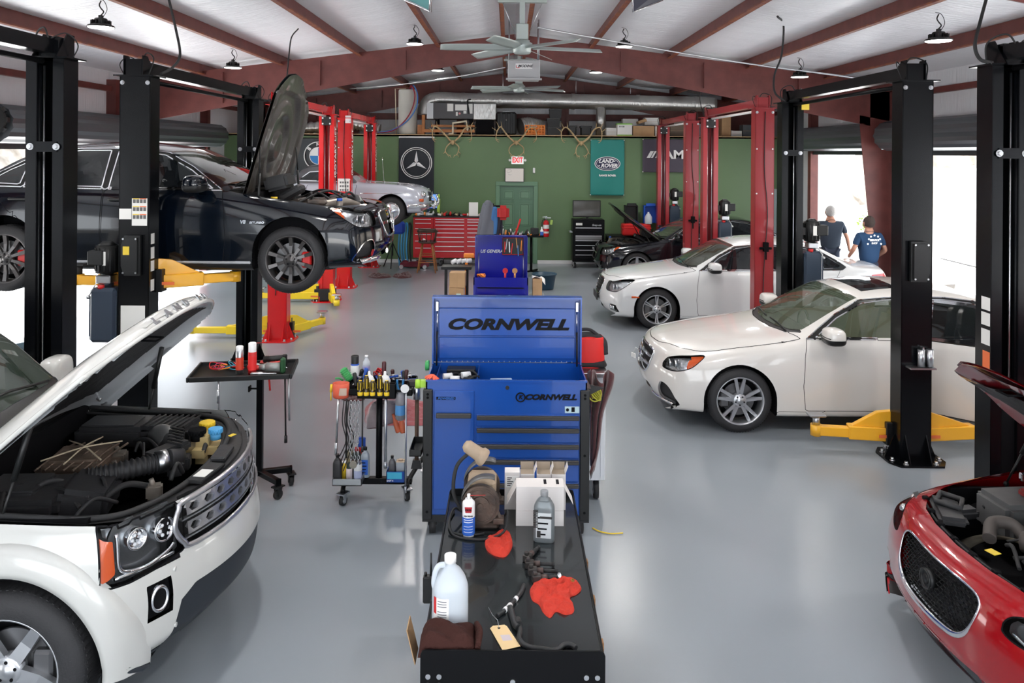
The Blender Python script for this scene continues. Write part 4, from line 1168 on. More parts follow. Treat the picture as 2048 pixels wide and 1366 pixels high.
P_black=paint('black_car_paint',(.002,.004,.008),.10,coat=.5)
e3,b3,_=sedan('sedan_car','black sedan with its hood upright, raised on the left black two-post lift',P_black,(-1.30,8.76,1.53),180,'multi10','amg',wm=M_alloyd,glass=M_glassd,hood_open=83,view=1,wz=.27)
g=MB(); y=b3.at(1.33,.66,1)
g.text('V8',.05,T(1.36,y+.004,.655)@RZ(180)@UP,.002,bold=.002,shear=.2); g.text('BITURBO',.03,T(1.22,y+.004,.65)@RZ(180)@UP,.002,bold=.001,shear=.2,sx=1.2); g.done('lettering',M_chrome,e3)
M_side=mat('sill_silver',(.6,.62,.65),.2,.6)
g=MB(); g.b2((1.28,.90,.235),(3.35,.925,.262),.006); g.done('sill_strip',M_side,e3)
P_dark=paint('dark_grey_car_paint',(.006,.007,.010),.12,coat=.5)
AUD=[tuple(r[:1])+(r[1]*(.97 if r[1]>1 else 1.0),)+tuple(r[2:]) for r in SED]
e4,b4,_=sedan('sedan_car','dark grey sedan with its hood propped open, farthest car on the right',P_dark,(2.0,18.45,0),0,'five','audi',glass=M_glassd,hood_open=44,wm=M_alloy,cell=.035)
# ================================================================= white off-roader, front left
SUV=[(.10,.33,.325,.76,.328,.5,.80,.32,.30,.74,.36),
(.02,.42,.41,.81,.415,.55,.86,.38,.30,.79,.40),
(.0,.60,.59,.845,.595,.55,.89,.46,.30,.82,.42),
(.02,.74,.72,.86,.735,.55,.91,.52,.30,.84,.42),
(.04,.80,.77,.862,.795,.55,.918,.54,.30,.85,.41),
(.065,1.0,.96,.865,.995,.55,.928,.58,.30,.86,.40),
(.085,1.10,1.03,.862,1.09,.6,.935,.62,.30,.87,.39),
(.15,1.145,1.055,.86,1.125,.62,.94,.64,.30,.88,.37),
(.50,1.185,1.075,.862,1.16,.62,.955,.66,.29,.90,.24),
(1.0,1.21,1.09,.862,1.185,.65,.957,.66,.28,.91,.16),
(1.38,1.225,1.11,.87,1.205,.70,.957,.66,.28,.91,.13),
(1.50,1.33,1.13,.875,1.29,.745,.957,.66,.28,.91,.13),
(1.95,1.70,1.15,.88,1.64,.73,.957,.66,.28,.91,.10),
(2.15,1.79,1.16,.88,1.735,.715,.957,.66,.28,.91,.05),
(2.9,1.85,1.17,.88,1.79,.71,.957,.66,.28,.91,0),
(4.3,1.86,1.17,.88,1.80,.70,.957,.66,.28,.91,0),
(4.70,1.80,1.17,.87,1.74,.68,.94,.66,.30,.88,-.05),
(4.80,1.30,1.15,.86,1.28,.6,.93,.64,.32,.86,-.05),
(4.84,.8,.79,.84,.795,.5,.91,.6,.33,.84,-.05),
(4.78,.40,.39,.8,.395,.5,.88,.38,.33,.80,-.05)]
P_suv=paint('off_white_car_paint',(.54,.54,.515),.28)
LRX,LRZ=-1.53,4.70
e=empty('off_road_car','white off-road car with its hood up, nearest car at the lower left','car',(LRX,LRZ,0),180)
b=Body(SUV,.022)
FXW,RXW,WR=.87,3.75,.385
for cx in(FXW,RXW): b.region('void','side',arch_poly(cx,.39,.455))
b.region('windscreen','top',[(1.50,0),(1.52,.3),(1.57,.6),(1.62,.73),(1.8,.72),(2.08,.69),(2.05,.3),(2.03,0),(2.03,-.1),(1.5,-.1)],lambda v,n:(v[:,2]>1.2))
b.region('cowl','top',[(1.33,-.1),(1.33,0),(1.36,.4),(1.45,.80),(1.62,.80),(1.62,.73),(1.57,.6),(1.52,.3),(1.50,0),(1.50,-.1)],lambda v,n:(v[:,2]>1.0))
hp=[(.07,-.1),(.07,0),(.10,.25),(.15,.42),(.20,.60),(.27,.74),(.40,.82),(.9,.835),(1.44,.845),(1.45,.80),(1.36,.4),(1.33,0),(1.33,-.1)]
b.region('hood','top',hp,lambda v,n:(v[:,2]>1.095)&(v[:,0]<1.6))
b.region('hood','side',[(.30,1.05),(.30,1.25),(1.44,1.25),(1.44,1.085),(1.0,1.07)],lambda v,n:(v[:,2]<1.2)&(v[:,0]<1.5))
b.region('hood','corner',[(.60,1.05),(.60,1.16),(1.4,1.16),(1.4,1.05)],lambda v,n:(v[:,2]<1.15)&(v[:,0]<.45))
b.region('hood','front',[(0,1.05),(0,1.14),(.84,1.13),(.84,1.035),(.62,1.045)],lambda v,n:v[:,0]<.5)
b.region('side_window','side',[(1.78,1.19),(2.12,1.62),(2.3,1.68),(2.72,1.70),(2.72,1.19)],lambda v,n:v[:,2]>1.1)
b.region('side_window','side',[(2.82,1.19),(2.82,1.70),(3.55,1.70),(3.60,1.19)],lambda v,n:v[:,2]>1.1)
b.region('side_window','side',[(3.7,1.19),(3.68,1.70),(4.5,1.68),(4.55,1.19)],lambda v,n:v[:,2]>1.1)
hl=[(.72,.79),(.735,1.03),(.95,1.045),(1.15,1.05),(1.345,1.055),(1.35,.765),(1.15,.755),(.95,.765)]
b.region('headlamp','corner',hl,lambda v,n:v[:,0]<.7)
b.region('turn_signal','corner',[(1.245,.82),(1.26,.98),(1.36,1.0),(1.36,.79),(1.29,.80)],None,over=(b.idx('headlamp'),))
b.region('grille','front',[(0,.79),(0,1.045),(.52,1.035),(.575,1.0),(.60,.92),(.56,.82),(.50,.79)],lambda v,n:v[:,0]<.45)
b.region('lamp_surround','front',[(.575,.76),(.60,.92),(.56,1.035),(.70,1.035),(.70,.76)],lambda v,n:v[:,0]<.35)
b.region('lower_intake','front',[(0,.33),(0,.60),(.52,.60),(.60,.55),(.66,.30)],lambda v,n:v[:,0]<.5)
b.region('bumper_base','corner',[(.1,.2),(.1,.35),(1.5,.35),(1.5,.2)],lambda v,n:(v[:,2]<.42)&(v[:,0]<.6))
b.region('bumper_base','side',[(1.35,.2),(1.35,.42),(3.25,.42),(3.25,.2)],lambda v,n:v[:,2]<.45)
b.region('fog_lamp_recess','front',[(.645,.52),(.645,.70),(.76,.70),(.765,.52)],lambda v,n:v[:,0]<.6)
b.region('door','side',[(1.42,.42),(1.42,.9),(1.55,1.13),(2.76,1.13),(2.76,.42)],lambda v,n:v[:,2]<1.15)
b.mesh('body',e,P_suv)
def at2(x,z,sd):
    V=b.V.reshape(-1,3);N=b.N.reshape(-1,3)
    k=(V[:,1]*sd>0)&(np.abs(N[:,1])>.12); W=V[k]; d=(W[:,0]-x)**2+(W[:,2]-z)**2; i=np.argpartition(d,6)[:6]; w=1/(d[i]+1e-5)
    return float((W[i,1]*w).sum()/w.sum())
for cx in(FXW,RXW):
    for sd in(-1,1):
        A=[lerp(-9,189,k/44) for k in range(45)]
        rs=[.452,.458,.49,.54,.585,.60,.604]; of=[-.03,.022,.032,.032,.024,.006,-.01]
        base={}
        for i,a_ in enumerate(A):
            for j,r in enumerate(rs): base[(i,j)]=at2(cx+r*math.cos(R(a_)),max(.39+r*math.sin(R(a_)),.31),sd)
        sm={}
        for (i,j),v in base.items():
            q=[base[(ii,j)] for ii in range(max(0,i-2),min(44,i+2)+1)]; sm[(i,j)]=sum(q)/len(q)
        def ff(u,v):
            i=int(round(u*44));j=int(round(v*6)); a_=A[i];r=rs[j]
            return (cx+r*math.cos(R(a_)),sm[(i,j)]+sd*of[j],.39+r*math.sin(R(a_)))
        g=MB(); g.grid(45,7,ff); g.done('arch_flare',P_suv,e)
b.mesh('windscreen',e,mat('suv_windscreen',(.05,.07,.05),.03,alpha=.55,spec=.9,coat=1.))
b.mesh('cowl',e,M_plast,off=-.01)
b.mesh('grille',e,M_grille,off=-.05); b.mesh('lower_intake',e,mat('dark_bumper_plastic',(.02,.025,.032),.5),off=-.012)
[b.mesh('bumper_base',e,MATS['dark_bumper_plastic'],off=.004,side=s) for s in(-1,1)]; [b.mesh('lamp_surround',e,mat('gloss_black',(.01,.011,.013),.12,coat=1),off=-.004,side=s) for s in(-1,1)]
for s in(-1,1):
    b.mesh('side_window',e,M_glassd,side=s); b.mesh('door',e,P_suv,side=s); b.edges('door',s,.003,'door_gap',e)
    h=b.mesh('headlamp',e,mat('lamp_housing_dark',(.22,.235,.25),.22,.8),off=-.06,side=s)
    b.mesh('lamp_lens',h,M_lens,['headlamp','turn_signal'],side=s,off=.002); b.edges(['headlamp','turn_signal'],s,.005,'lamp_seal',h)
    b.mesh('turn_signal',h,M_amber,side=s,off=-.006)
    def hp3(a,z,d):  # a = x+|y| along the lamp
        V=b.V.reshape(-1,3); k=(V[:,1]*s>0)&(V[:,0]<.9); W=V[k]; i=((W[:,0]+np.abs(W[:,1])-a)**2+(W[:,2]-z)**2).argmin(); n=Vector(b.N.reshape(-1,3)[k][i].tolist()); 
        return Vector(W[i].tolist())-n*d, n
    for a,z,r,nm in((.86,.93,.062,'round_lamp'),(1.06,.945,.055,'projector_lamp')):
        p,n=hp3(a,z,.05); F=Matrix.Translation(p)@n.to_track_quat('Z','Y').to_matrix().to_4x4()
        g=MB(); g.lathe([(0,.0),(r*.75,.004),(r*.8,.03),(r*.95,.035),(r,.03),(r,-.02)],30,M=F)
        g.ball((0,0,.0),r*.72,18,M=F@SCL(1,1,.5)); g.done(nm,M_chrome,h)
        g=MB()
        for k in range(6): g.ball((r*.45*math.cos(k*1.047),r*.45*math.sin(k*1.047),.028),r*.16,8,M=F)
        g.done('led_cluster',mat('led_glass',(.7,.72,.75),.1),h)
    g=MB(); pts=[]
    for a,z in((.80,.84),(.85,.815),(1.0,.80),(1.15,.80),(1.215,.83),(1.225,.93),(1.225,1.0)): p,n=hp3(a,z,.02); pts.append(p)
    g.tube(spline(pts,5),.010,8); g.done('light_blade',M_chrome,h)
    g=MB(); pts=[]
    for a,z in((.80,.81),(.9,.785),(1.05,.778),(1.25,.785)): p,n=hp3(a,z,.02); pts.append(p)
    g.tube(spline(pts,5),.010,8); g.done('light_strip',M_chrome,h)
    b.mesh('fog_lamp_recess',e,M_dark,side=s,off=-.03)
    y=s*.705; x0=b.front(y,.61); V=b.V.reshape(-1,3); i=((V[:,1]-y)**2+(V[:,2]-.61)**2+(V[:,0]>.8)*9).argmin(); n=Vector(b.N.reshape(-1,3)[i].tolist())
    F=Matrix.Translation(Vector((x0,y,.61))-n*.01)@n.to_track_quat('Z','Y').to_matrix().to_4x4()
    g=MB(); g.lathe([(.038,-.02),(.038,.0),(.046,.012),(.054,.0),(.054,-.02)],30,M=F@SCL(.95,1.3,1)); fo=g.done('fog_lamp',M_chrome,e)
    g=MB(); g.cyl((0,0,-.05),(0,0,-.015),.04,n=24,M=F@SCL(.95,1.3,1)); g.done('fog_lamp_glass',M_dark,fo)
    for y,z in((.62,.72),(.62,.43)):
        x0=b.front(s*y,z); g=MB(); g.cyl((x0+.01,s*y,z),(x0-.004,s*y,z),.012,n=16); g.done('parking_sensor',P_suv,e)
# grille: silver surround, two bars with hexagonal holes
def fx(y,z): return b.front(y,z)
g=MB(); gp=[(0,.795),(.48,.795),(.55,.825),(.595,.92),(.565,1.0),(.50,1.035),(0,1.045)]
loop=[(y,z) for y,z in gp]+[(-y,z) for y,z in gp[-2:0:-1]]
g.tube([Vector((fx(p.x,p.y)-.006,p.x,p.y)) for p in spline([(a,c,0) for a,c in loop],4,True)],.016,8,closed=True,flat=(1,.7)); g.done('grille_frame',mat('satin_silver',(.5,.5,.52),.28,.9),e)
for zc in (.985,.885):
    N=10; w0=.52
    vs=[];mb=MB()
    for k in range(N):
        y0=-w0+2*w0*k/N;y1=-w0+2*w0*(k+1)/N;yc=(y0+y1)/2;hh=.034
        hexo=[(yc+ .036*math.cos(R(a)),zc+.024*math.sin(R(a))) for a in range(0,360,60)]
        rect=[(y1,zc),(y1,zc+hh),(y0,zc+hh),(y0,zc),(y0,zc-hh),(y1,zc-hh)]
        order=[(y1,zc),(lerp(yc,y1,.5),zc+hh),(lerp(yc,y0,.5),zc+hh),(y0,zc),(lerp(yc,y0,.5),zc-hh),(lerp(yc,y1,.5),zc-hh)]
        for j in range(6):
            o1,o2=order[j],order[(j+1)%6];i1,i2=hexo[j],hexo[(j+1)%6]
            q=[(fx(p[0],p[1])-.004,p[0],p[1]) for p in (o1,o2)]+[(fx(p[0],p[1])-.004,p[0],p[1]) for p in (i2,i1)]
            qb=[(a+.03,b_,c) for a,b_,c in q]
            mb._add(q,[(0,1,2,3)]); mb._add([q[2],q[3],qb[3],qb[2]],[(0,1,2,3)])
        for sg in(-1,1):
            cn=[(y1,zc),(y1,zc+sg*hh),(lerp(yc,y1,.5),zc+sg*hh)]
            mb._add([(fx(p[0],p[1])-.004,p[0],p[1]) for p in cn],[(0,1,2)])
            cn=[(y0,zc),(y0,zc+sg*hh),(lerp(yc,y0,.5),zc+sg*hh)]
            mb._add([(fx(p[0],p[1])-.004,p[0],p[1]) for p in cn],[(0,1,2)])
    mb.done('grille_bar',MATS['satin_silver'],e)
for z in(.935,.835):
    g=MB()
    for k in range(16):
        a=lerp(-.54,.54,k/16);c=lerp(-.54,.54,(k+1)/16); g.bar((fx(a,z)+.015,a,z),(fx(c,z)+.015,c,z),.03,.008)
    g.done('grille_blade',MATS['satin_silver'],e)
# hood
hz=1.15;hx=1.38;OP=43
M=T(hx,0,hz)@RY(OP)@T(-hx,0,-hz)
ho=b.mesh('hood',e,P_suv,M=M,thick=-.012)
def rib(P_):
    P_=P_.copy();x,y=P_[:,0],P_[:,1]
    c=((x-.62)/.42)**2+(y/.62)**2
    P_[:,2]-=.045-.02*np.exp(-c**4)
    return P_
b.mesh('hood_frame',ho,mat('hood_inner_paint',(.42,.44,.46),.35,coat=.6),['hood'],pts=rib,M=M,where=lambda c:(c[:,2]>1.08)&((np.abs(c[:,1])>.60)|(c[:,0]<.34)|(c[:,0]>1.2)))
b.mesh('hood_insulation',ho,mat('black_insulation_pad',(.012,.012,.013),.55,bump=.5,bscale=9),['hood'],pts=lambda P_:P_-np.array([0,0,.05]),M=M,where=lambda c:(c[:,2]>1.09)&(np.abs(c[:,1])<.66)&(c[:,0]>.30)&(c[:,0]<1.24))
V=MB()
word='LAND ROVER'
n=len(word)
for i,ch in enumerate(word):
    if ch==' ':continue
    y=lerp(.36,-.58,i/(n-1)); x0=fx(y,1.085)
    dx=(fx(y+.02,1.085)-fx(y-.02,1.085))/.04
    a=math.degrees(math.atan(dx))
    V.text(ch,.062,T(x0-.004,y,1.085)@RZ(-a)@RZ(-90)@UP,.003,bold=.003,sx=1.25)
V.bm.transform(M); V.done('lettering',M_steel,ho)
for s in(-1,1):
    q=M@Vector((.75,s*.74,1.08)); a=Vector((1.0,s*.80,1.0))
    g=MB(); g.tube([q,lerp(q,a,.55)],.016,10); g.tube([lerp(q,a,.5),a],.008,8); g.done('gas_strut',M_plast,e)
    g=MB(); c=M@Vector((1.32,s*.76,1.10)); g.tube(spline([c,(1.36,s*.77,1.18),(1.42,s*.78,1.12),(1.40,s*.79,1.03)],5),.016,8,flat=(1,.5)); g.done('hood_hinge',M_galv,e)
g=MB(); q=[M@Vector(v) for v in((.42,.05,1.10),(.42,-.05,1.10),(.36,-.05,1.04),(.36,.05,1.04))]; g.tube(q,.006,6,closed=True); g.done('hood_latch',M_dark,ho)
rp=[]
for sd,rev in((1,0),(-1,1)):
    q_=[(x,at2(x,z_,sd),z_) for x,z_ in((1.42,1.088),(1.2,1.08),(.95,1.07),(.7,1.062),(.5,1.055),(.38,1.052))]+[(b.front(sd*y_,1.05),sd*y_,1.05) for y_ in(.80,.70,.58,.45,.3,.15)]
    rp+= q_ if not rev else q_[::-1]
g=MB(); g.tube([M@Vector(v) for v in [tuple(p_) for p_ in spline(rp,5)]],.013,8); g.done('hood_rim',P_suv,ho)
# engine bay
M_eng=mat('engine_plastic',(.03,.03,.032),.4,bump=.05,bscale=30)
M_eng2=mat('matte_engine_plastic',(.022,.022,.024),.55,bump=.1,bscale=20)
M_alu=mat('cast_aluminium',(.25,.22,.19),.45,.6,bump=.3,bscale=14)
M_seal=M_rubber
g=MB(); g.b2((.30,-.78,.5),(1.42,.78,.62)); g.b2((1.40,-.8,.5),(1.43,.8,1.13)); 
for s in(-1,1): g.b2((.55,s*.79-.02,.5),(1.42,s*.79+.02,1.06))
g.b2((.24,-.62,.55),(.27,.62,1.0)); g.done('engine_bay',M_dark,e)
rim=[]
for s in(1,-1):
    pts=[(1.40,.80),(1.0,.79),(.62,.78),(.45,.72),(.36,.60),(.30,.45),(.255,.2)]
    if s<0: pts=pts[::-1]
    rim+=[(x,s*y) for x,y in pts]
zz=lambda x,y:1.015+.05*max(0,x-.3)
# black fender-top and slam panels following the bay
g=MB()
def pan(u,v):
    k=u*(len(rim)-1);i=min(int(k),len(rim)-2);t=k-i
    x=lerp(rim[i][0],rim[i+1][0],t);y=lerp(rim[i][1],rim[i+1][1],t)
    # outward edge to the body edge
    yo=y*1.055; xo=x-.14*(1-abs(y)/.82)-.05
    xo=max(xo,.10)
    return (lerp(x,xo,v),lerp(y,yo,v),zz(x,y)+lerp(0,.012,v)-(.03 if v>.9 else 0)*0)
g.grid(90,6,pan); g.done('slam_panel',M_eng,e)
g=MB(); g.tube(spline([(x,y,zz(x,y)+.02) for x,y in rim],6),.016,8); g.done('bay_seal',M_seal,e)
g=MB(); g.tube(spline([(x+.03,y*.96,zz(x,y)-.005) for x,y in rim],6),.010,8); g.done('bay_inner_seal',M_seal,e)
def rotbox(g,c,d,rz,bev=.015,rx=0,ry=0): g.box((0,0,0),d,bev,M=T(*c)@RZ(rz)@RY(ry)@RX(rx),seg=2)
g=MB(); rotbox(g,(1.08,-.1,.97),(.42,.42,.12),8,.05); 
for k in range(7): g.tube([(.90+.055*k,-.32,1.02),(.88+.055*k,-.1,1.045),(.90+.055*k,.12,1.02)],.007,6)
rotbox(g,(1.08,-.1,1.02),(.32,.30,.05),8,.03); g.done('engine_cover',mat('dusty_brown_metal',(.22,.16,.12),.5,.5,bump=.5,bscale=18,var=.4,vscale=6),e)
g=MB(); 
for a,c in (((.88,.05,1.06),(1.25,-.28,1.05)),((.90,-.25,1.06),(1.22,.08,1.06)),((1.06,-.32,1.06),(1.06,.12,1.06))): g.tube(spline([a,lerp(Vector(a),Vector(c),.5)+Vector((0,0,.02)),c],6),.005,6)
g.done('harness_wires',mat('tan_wire',(.5,.42,.3),.5),e)
g=MB(); rotbox(g,(1.12,.38,.985),(.50,.40,.10),4,.03); rotbox(g,(1.18,.36,1.04),(.30,.26,.03),4,.01); g.done('battery_cover',M_eng,e)
g=MB(); rotbox(g,(.80,.32,.97),(.26,.34,.16),12,.03,ry=-12)
for k in range(9): g.box((0,0,0),(.012,.05,.13),.003,M=T(.74+.0*k,.17+k*.035,.96)@RZ(12))
g.done('air_filter_box',M_eng,e)
# corrugated hose and duct
pp=spline([(.86,.22,1.02),(.74,.16,1.03),(.60,.05,1.03),(.52,-.02,1.03)],10)
rr=[.052+.007*math.cos(k*2.6) for k in range(len(pp))]
pp=spline(pp,3); rr=[.053+.006*math.cos(k*1.25) for k in range(len(pp))]
g=MB(); g.tube(pp,rr,18); g.done('corrugated_hose',M_eng2,e)
g=MB(); g.tube([(.565,.02,1.03),(.52,-.02,1.03)],.066,20); g.done('hose_clamp',M_steel,e)
g=MB(); g.tube(spline([(.52,-.02,1.03),(.50,-.14,1.0),(.60,-.28,1.02),(.68,-.40,1.0)],8),.065,16,flat=(1,.7)); rotbox(g,(.56,-.12,1.05),(.12,.30,.06),-24,.02); 
for k in range(6): rotbox(g,(.53+.018*k,-.16-.05*k,1.075),(.13,.015,.03),-24,.004)
g.done('intake_duct',M_eng,e)
g=MB(); g.tube(spline([(.66,-.38,.99),(.72,-.44,1.02),(.78,-.50,1.0)],8),[.075]*17,18); g.done('duct_elbow',mat('grey_metal_duct',(.18,.18,.18),.4,.6),e)
g=MB(); rotbox(g,(.74,-.60,.99),(.36,.26,.15),-6,.03); 
for k in range(8): rotbox(g,(.60+.04*k,-.60,1.07),(.012,.24,.012),-6,.003)
g.done('air_filter_box',M_eng,e)
g=MB(); rotbox(g,(1.10,-.60,1.00),(.46,.30,.13),2,.03); rotbox(g,(1.12,-.58,1.06),(.36,.2,.03),2,.01); g.done('wiring_cover',M_eng,e)
g=MB(); rotbox(g,(.43,-.40,.97),(.20,.26,.17),0,.06); g.done('fluid_reservoir',mat('yellowed_plastic',(.5,.38,.18),.4),e)
for (x,y,m,r) in((.46,-.50,M_yellow,.048),(.47,-.36,M_dark,.052),(.36,-.38,mat('light_blue_cap',(.08,.35,.65),.4),.042)):
    g=MB(); g.cyl((x,y,1.03),(x,y,1.07),r*.8,n=20); g.cyl((x,y,1.07),(x,y,1.10),r,n=20)
    for k in range(16): g.box((0,0,0),(.006,.008,.026),0,M=T(x,y,1.085)@RZ(k*22.5)@T(r,0,0))
    g.done('filler_cap',m,e)
rg=random.Random(5)
for k in range(14):
    a=Vector((rg.uniform(.42,1.25),rg.uniform(-.6,.5),.98)); c=a+Vector((rg.uniform(-.3,.3),rg.uniform(-.3,.3),0)); c.x=min(max(c.x,.4),1.3)
    g=MB(); g.tube(spline([a,(a+c)/2+Vector((0,0,.05+rg.random()*.03)),c],7),.008+.010*rg.random(),8); g.done('hose',M_seal if k%3 else M_eng2,e)
for k in range(10):
    g=MB(); x,y=rg.uniform(.45,.95),rg.uniform(-.25,.25); rotbox(g,(x,y,.96),(rg.uniform(.05,.12),rg.uniform(.04,.1),.08),rg.uniform(0,90),.01); g.cyl((x,y,.98),(x+.02,y,1.03),.014,n=8); g.done('engine_bracket',M_alu if k%2 else M_eng,e)
g=MB(); rotbox(g,(.205,.18,1.04),(.10,.26,.02),-8,.004); g.done('slam_cover',M_eng2,e)
g=MB(); rotbox(g,(.205,.22,1.055),(.07,.10,.003),-8,.0); g.done('sticker',M_decal,e)
for y,s_ in((-.12,1),(-.40,-1)):
    g=MB(); rotbox(g,(.21 if y>-.3 else .26,y,1.048),(.03,.05,.003),-10 if y>-.3 else -25,0); g.done('warning_sticker',M_decaly,e)
g=MB(); g.box((0,0,0),(.09,.22,.035),.01,M=T(.215,-.10,1.045)@RZ(4)); g.done('bracket_cover',M_eng,e)
# scuttle grille and wipers
g=MB()
for k in range(46):
    y=lerp(-.66,.66,k/45); x=1.40+.12*(y/.9)**2
    g.b2((x-.035,y-.004,b.top(1.40,y)+.0),(x+.035,y+.004,b.top(1.40,y)+.012))
g.done('scuttle_grille',M_dark,e)
g=MB(); g.tube([(1.36+.12*(y/.9)**2,y,b.top(1.36,min(abs(y),.7))+.015) for y in [lerp(-.8,.8,k/20) for k in range(21)]],.02,8); g.done('scuttle_seal',M_rubber,e)
for s0,s1 in((.1,.68),(-.55,.0)):
    g=MB(); g.tube([(1.545+.16*abs(s1)*k,lerp(s0,s1,k),b.top(1.56+.12*abs(s1)*k,lerp(s0,s1,k))+.02) for k in(0,.25,.5,.75,1)],.009,6); g.done('wiper',M_plast,e)
for s in(-1,1):
    y=b.at(1.75,1.13,s); g=MB()
    def mf(u,v):
        a=2*PI*u;bb=PI*v; pw=lambda t:math.copysign(abs(t)**.55,t)
        return (1.80-.08*pw(math.cos(bb)),y+s*(.20+.13*pw(math.sin(bb))*pw(math.cos(a))),1.26+.115*pw(math.sin(bb))*pw(math.sin(a)))
    g.grid(24,14,mf); g.b2((1.77,min(y,y+s*.1),1.16),(1.83,max(y,y+s*.1),1.2)); g.done('mirror',P_suv,e)
g=MB(); g.b2((.3,-.75,.28),(4.6,.75,.45)); g.b2((1.36,-.88,.26),(3.2,.88,.40)); g.done('underbody',M_dark,e)
for cx in(FXW,RXW): well(e,cx,.39,.455,.93,.62)
for cx in(FXW,RXW):
    for s in(-1,1): wheel(e,(cx,s*.835,WR),s,.385,.262,.255,'five',M_alloy)
g=MB(); g.b2((1.6,-.85,.45),(4.5,.85,.5)); g.b2((1.45,-.85,.45),(1.85,.85,1.12)); g.done('cabin_floor',M_dark,e)
for yy in(-.38,.38):
    g=MB(); g.box((2.45,yy,.75),(.5,.5,.18),.05,seg=2); g.box((0,0,.33),(.16,.48,.66),.06,M=T(2.72,yy,.8)@RY(12),seg=2); g.box((0,0,.78),(.1,.26,.2),.04,M=T(2.74,yy,.8)@RY(12),seg=2); g.done('front_seat',M_dark,e)
# ================================================================= red sedan, lower right
JAG=[(.16,.17,.165,.62,.168,.42,.68,.16,.155,.60,.20),
(.06,.25,.243,.70,.248,.48,.75,.21,.155,.66,.22),
(.00,.38,.37,.74,.377,.5,.79,.29,.155,.69,.24),
(.0,.52,.50,.76,.515,.5,.81,.37,.155,.72,.25),
(.025,.64,.60,.775,.635,.5,.835,.43,.16,.74,.26),
(.06,.72,.66,.785,.71,.5,.86,.46,.16,.76,.26),
(.12,.765,.70,.79,.75,.52,.875,.48,.16,.78,.25),
(.35,.82,.76,.80,.80,.55,.905,.50,.17,.83,.20)]+SED[8:]
P_red=paint('red_car_paint',(.30,.003,.007),.16)
JX,JZ=2.28,4.26
e=empty('sedan_car','red sedan with its hood up, cut off at the lower right corner','car',(JX,JZ,0),0)
b=Body(JAG,.022)
for cx in(.84,3.70): b.region('void','side',arch_poly(cx,.335,.375))
b.region('windscreen','top',[(1.43,0),(1.45,.3),(1.52,.55),(1.60,.67),(1.80,.645),(2.10,.60),(2.235,.575),(2.19,.3),(2.175,0),(2.175,-.1),(1.43,-.1)],lambda v,n:(v[:,2]>.95)&(v[:,0]<2.4))
b.region('side_window','side',[(1.70,.985),(1.95,1.165),(2.24,1.315),(2.5,1.352),(3.4,1.325),(3.95,1.06),(3.9,1.01)],lambda v,n:v[:,2]>.9)
b.region('hood','top',[(.17,-.1),(.17,0),(.19,.25),(.24,.45),(.33,.60),(.50,.72),(.8,.78),(1.2,.81),(1.53,.80),(1.46,.55),(1.39,.3),(1.37,0),(1.37,-.1)],lambda v,n:(v[:,2]>.66)&(v[:,0]<1.6)&(n[:,2]>.3))
b.region('grille','front',[(0,.435),(0,.715),(.25,.715),(.35,.70),(.375,.64),(.34,.52),(.26,.455),(.15,.437)],lambda v,n:v[:,0]<.3)
b.region('headlamp','corner',[(.60,.63),(.66,.70),(.85,.735),(1.1,.755),(1.3,.765),(1.32,.74),(1.1,.66),(.9,.62),(.7,.605)],lambda v,n:v[:,0]<.75,sm=True,over=(0,b.idx('hood')))
b.region('lower_intake','front',[(0,.25),(0,.345),(.40,.345),(.46,.25)],lambda v,n:v[:,0]<.35)
b.region('side_intake','corner',[(.66,.27),(.70,.40),(.78,.42),(1.05,.36),(1.12,.27)],lambda v,n:v[:,0]<.6)
b.region('splitter','side',[(-.1,.1),(-.1,.215),(.52,.215),(.52,.1)],lambda v,n:v[:,2]<.23)
b.region('door','side',[(1.50,.235),(1.48,.5),(1.53,.8),(1.60,.965),(2.775,.965),(2.775,.235)],lambda v,n:(v[:,2]<.99))
b.mesh('body',e,P_red); b.mesh('windscreen',e,MATS['suv_windscreen']); [b.mesh('splitter',e,M_plast,off=.01,side=s) for s in(-1,1)]
for s in(-1,1):
    b.mesh('side_window',e,M_glassd,side=s); b.mesh('door',e,P_red,side=s); b.edges('door',s,.003,'door_gap',e)
    h=b.mesh('headlamp',e,MATS['lamp_housing_dark'],off=-.05,side=s); b.mesh('lamp_lens',h,M_lens,['headlamp'],side=s,off=.001); b.edges('headlamp',s,.004,'lamp_seal',h)
    g=MB()
    for a,z,r in((.80,.665,.03),(.92,.675,.03)):
        y=s*(a-.10); g.ball((b.front(y,z)+.045,y,z),r,14)
    g.done('projector_lamp',M_chrome,h)
    V_=b.V.reshape(-1,3); pts=[]
    for a,z in((.66,.625),(.8,.622),(1.0,.65),(1.2,.70)):
        k=(V_[:,1]*s>0)&(V_[:,0]<.9);W_=V_[k]; i=((W_[:,0]+np.abs(W_[:,1])-a)**2+(W_[:,2]-z)**2).argmin(); pts.append(Vector(W_[i].tolist())+Vector((.012,0,.006)))
    if s<0: g=MB(); g.tube(spline(pts,5),.007,6); g.done('light_blade',M_chrome,h)
    b.mesh('side_intake',e,M_grille,side=s,off=-.03); b.edges('side_intake',s,.006,'intake_edge',e,P_red)
b.mesh('grille',e,M_grille,off=-.045); b.mesh('lower_intake',e,M_grille,off=-.05); b.edges('lower_intake',0,.008,'intake_edge',e,P_red)
g=MB()   # diamond mesh of the grille
gp=[(0,.437),(.15,.44),(.26,.457),(.335,.52),(.37,.64),(.345,.695),(.25,.712),(0,.714)]
pg=np.array(gp+[(-y,z) for y,z in gp[-2:0:-1]])
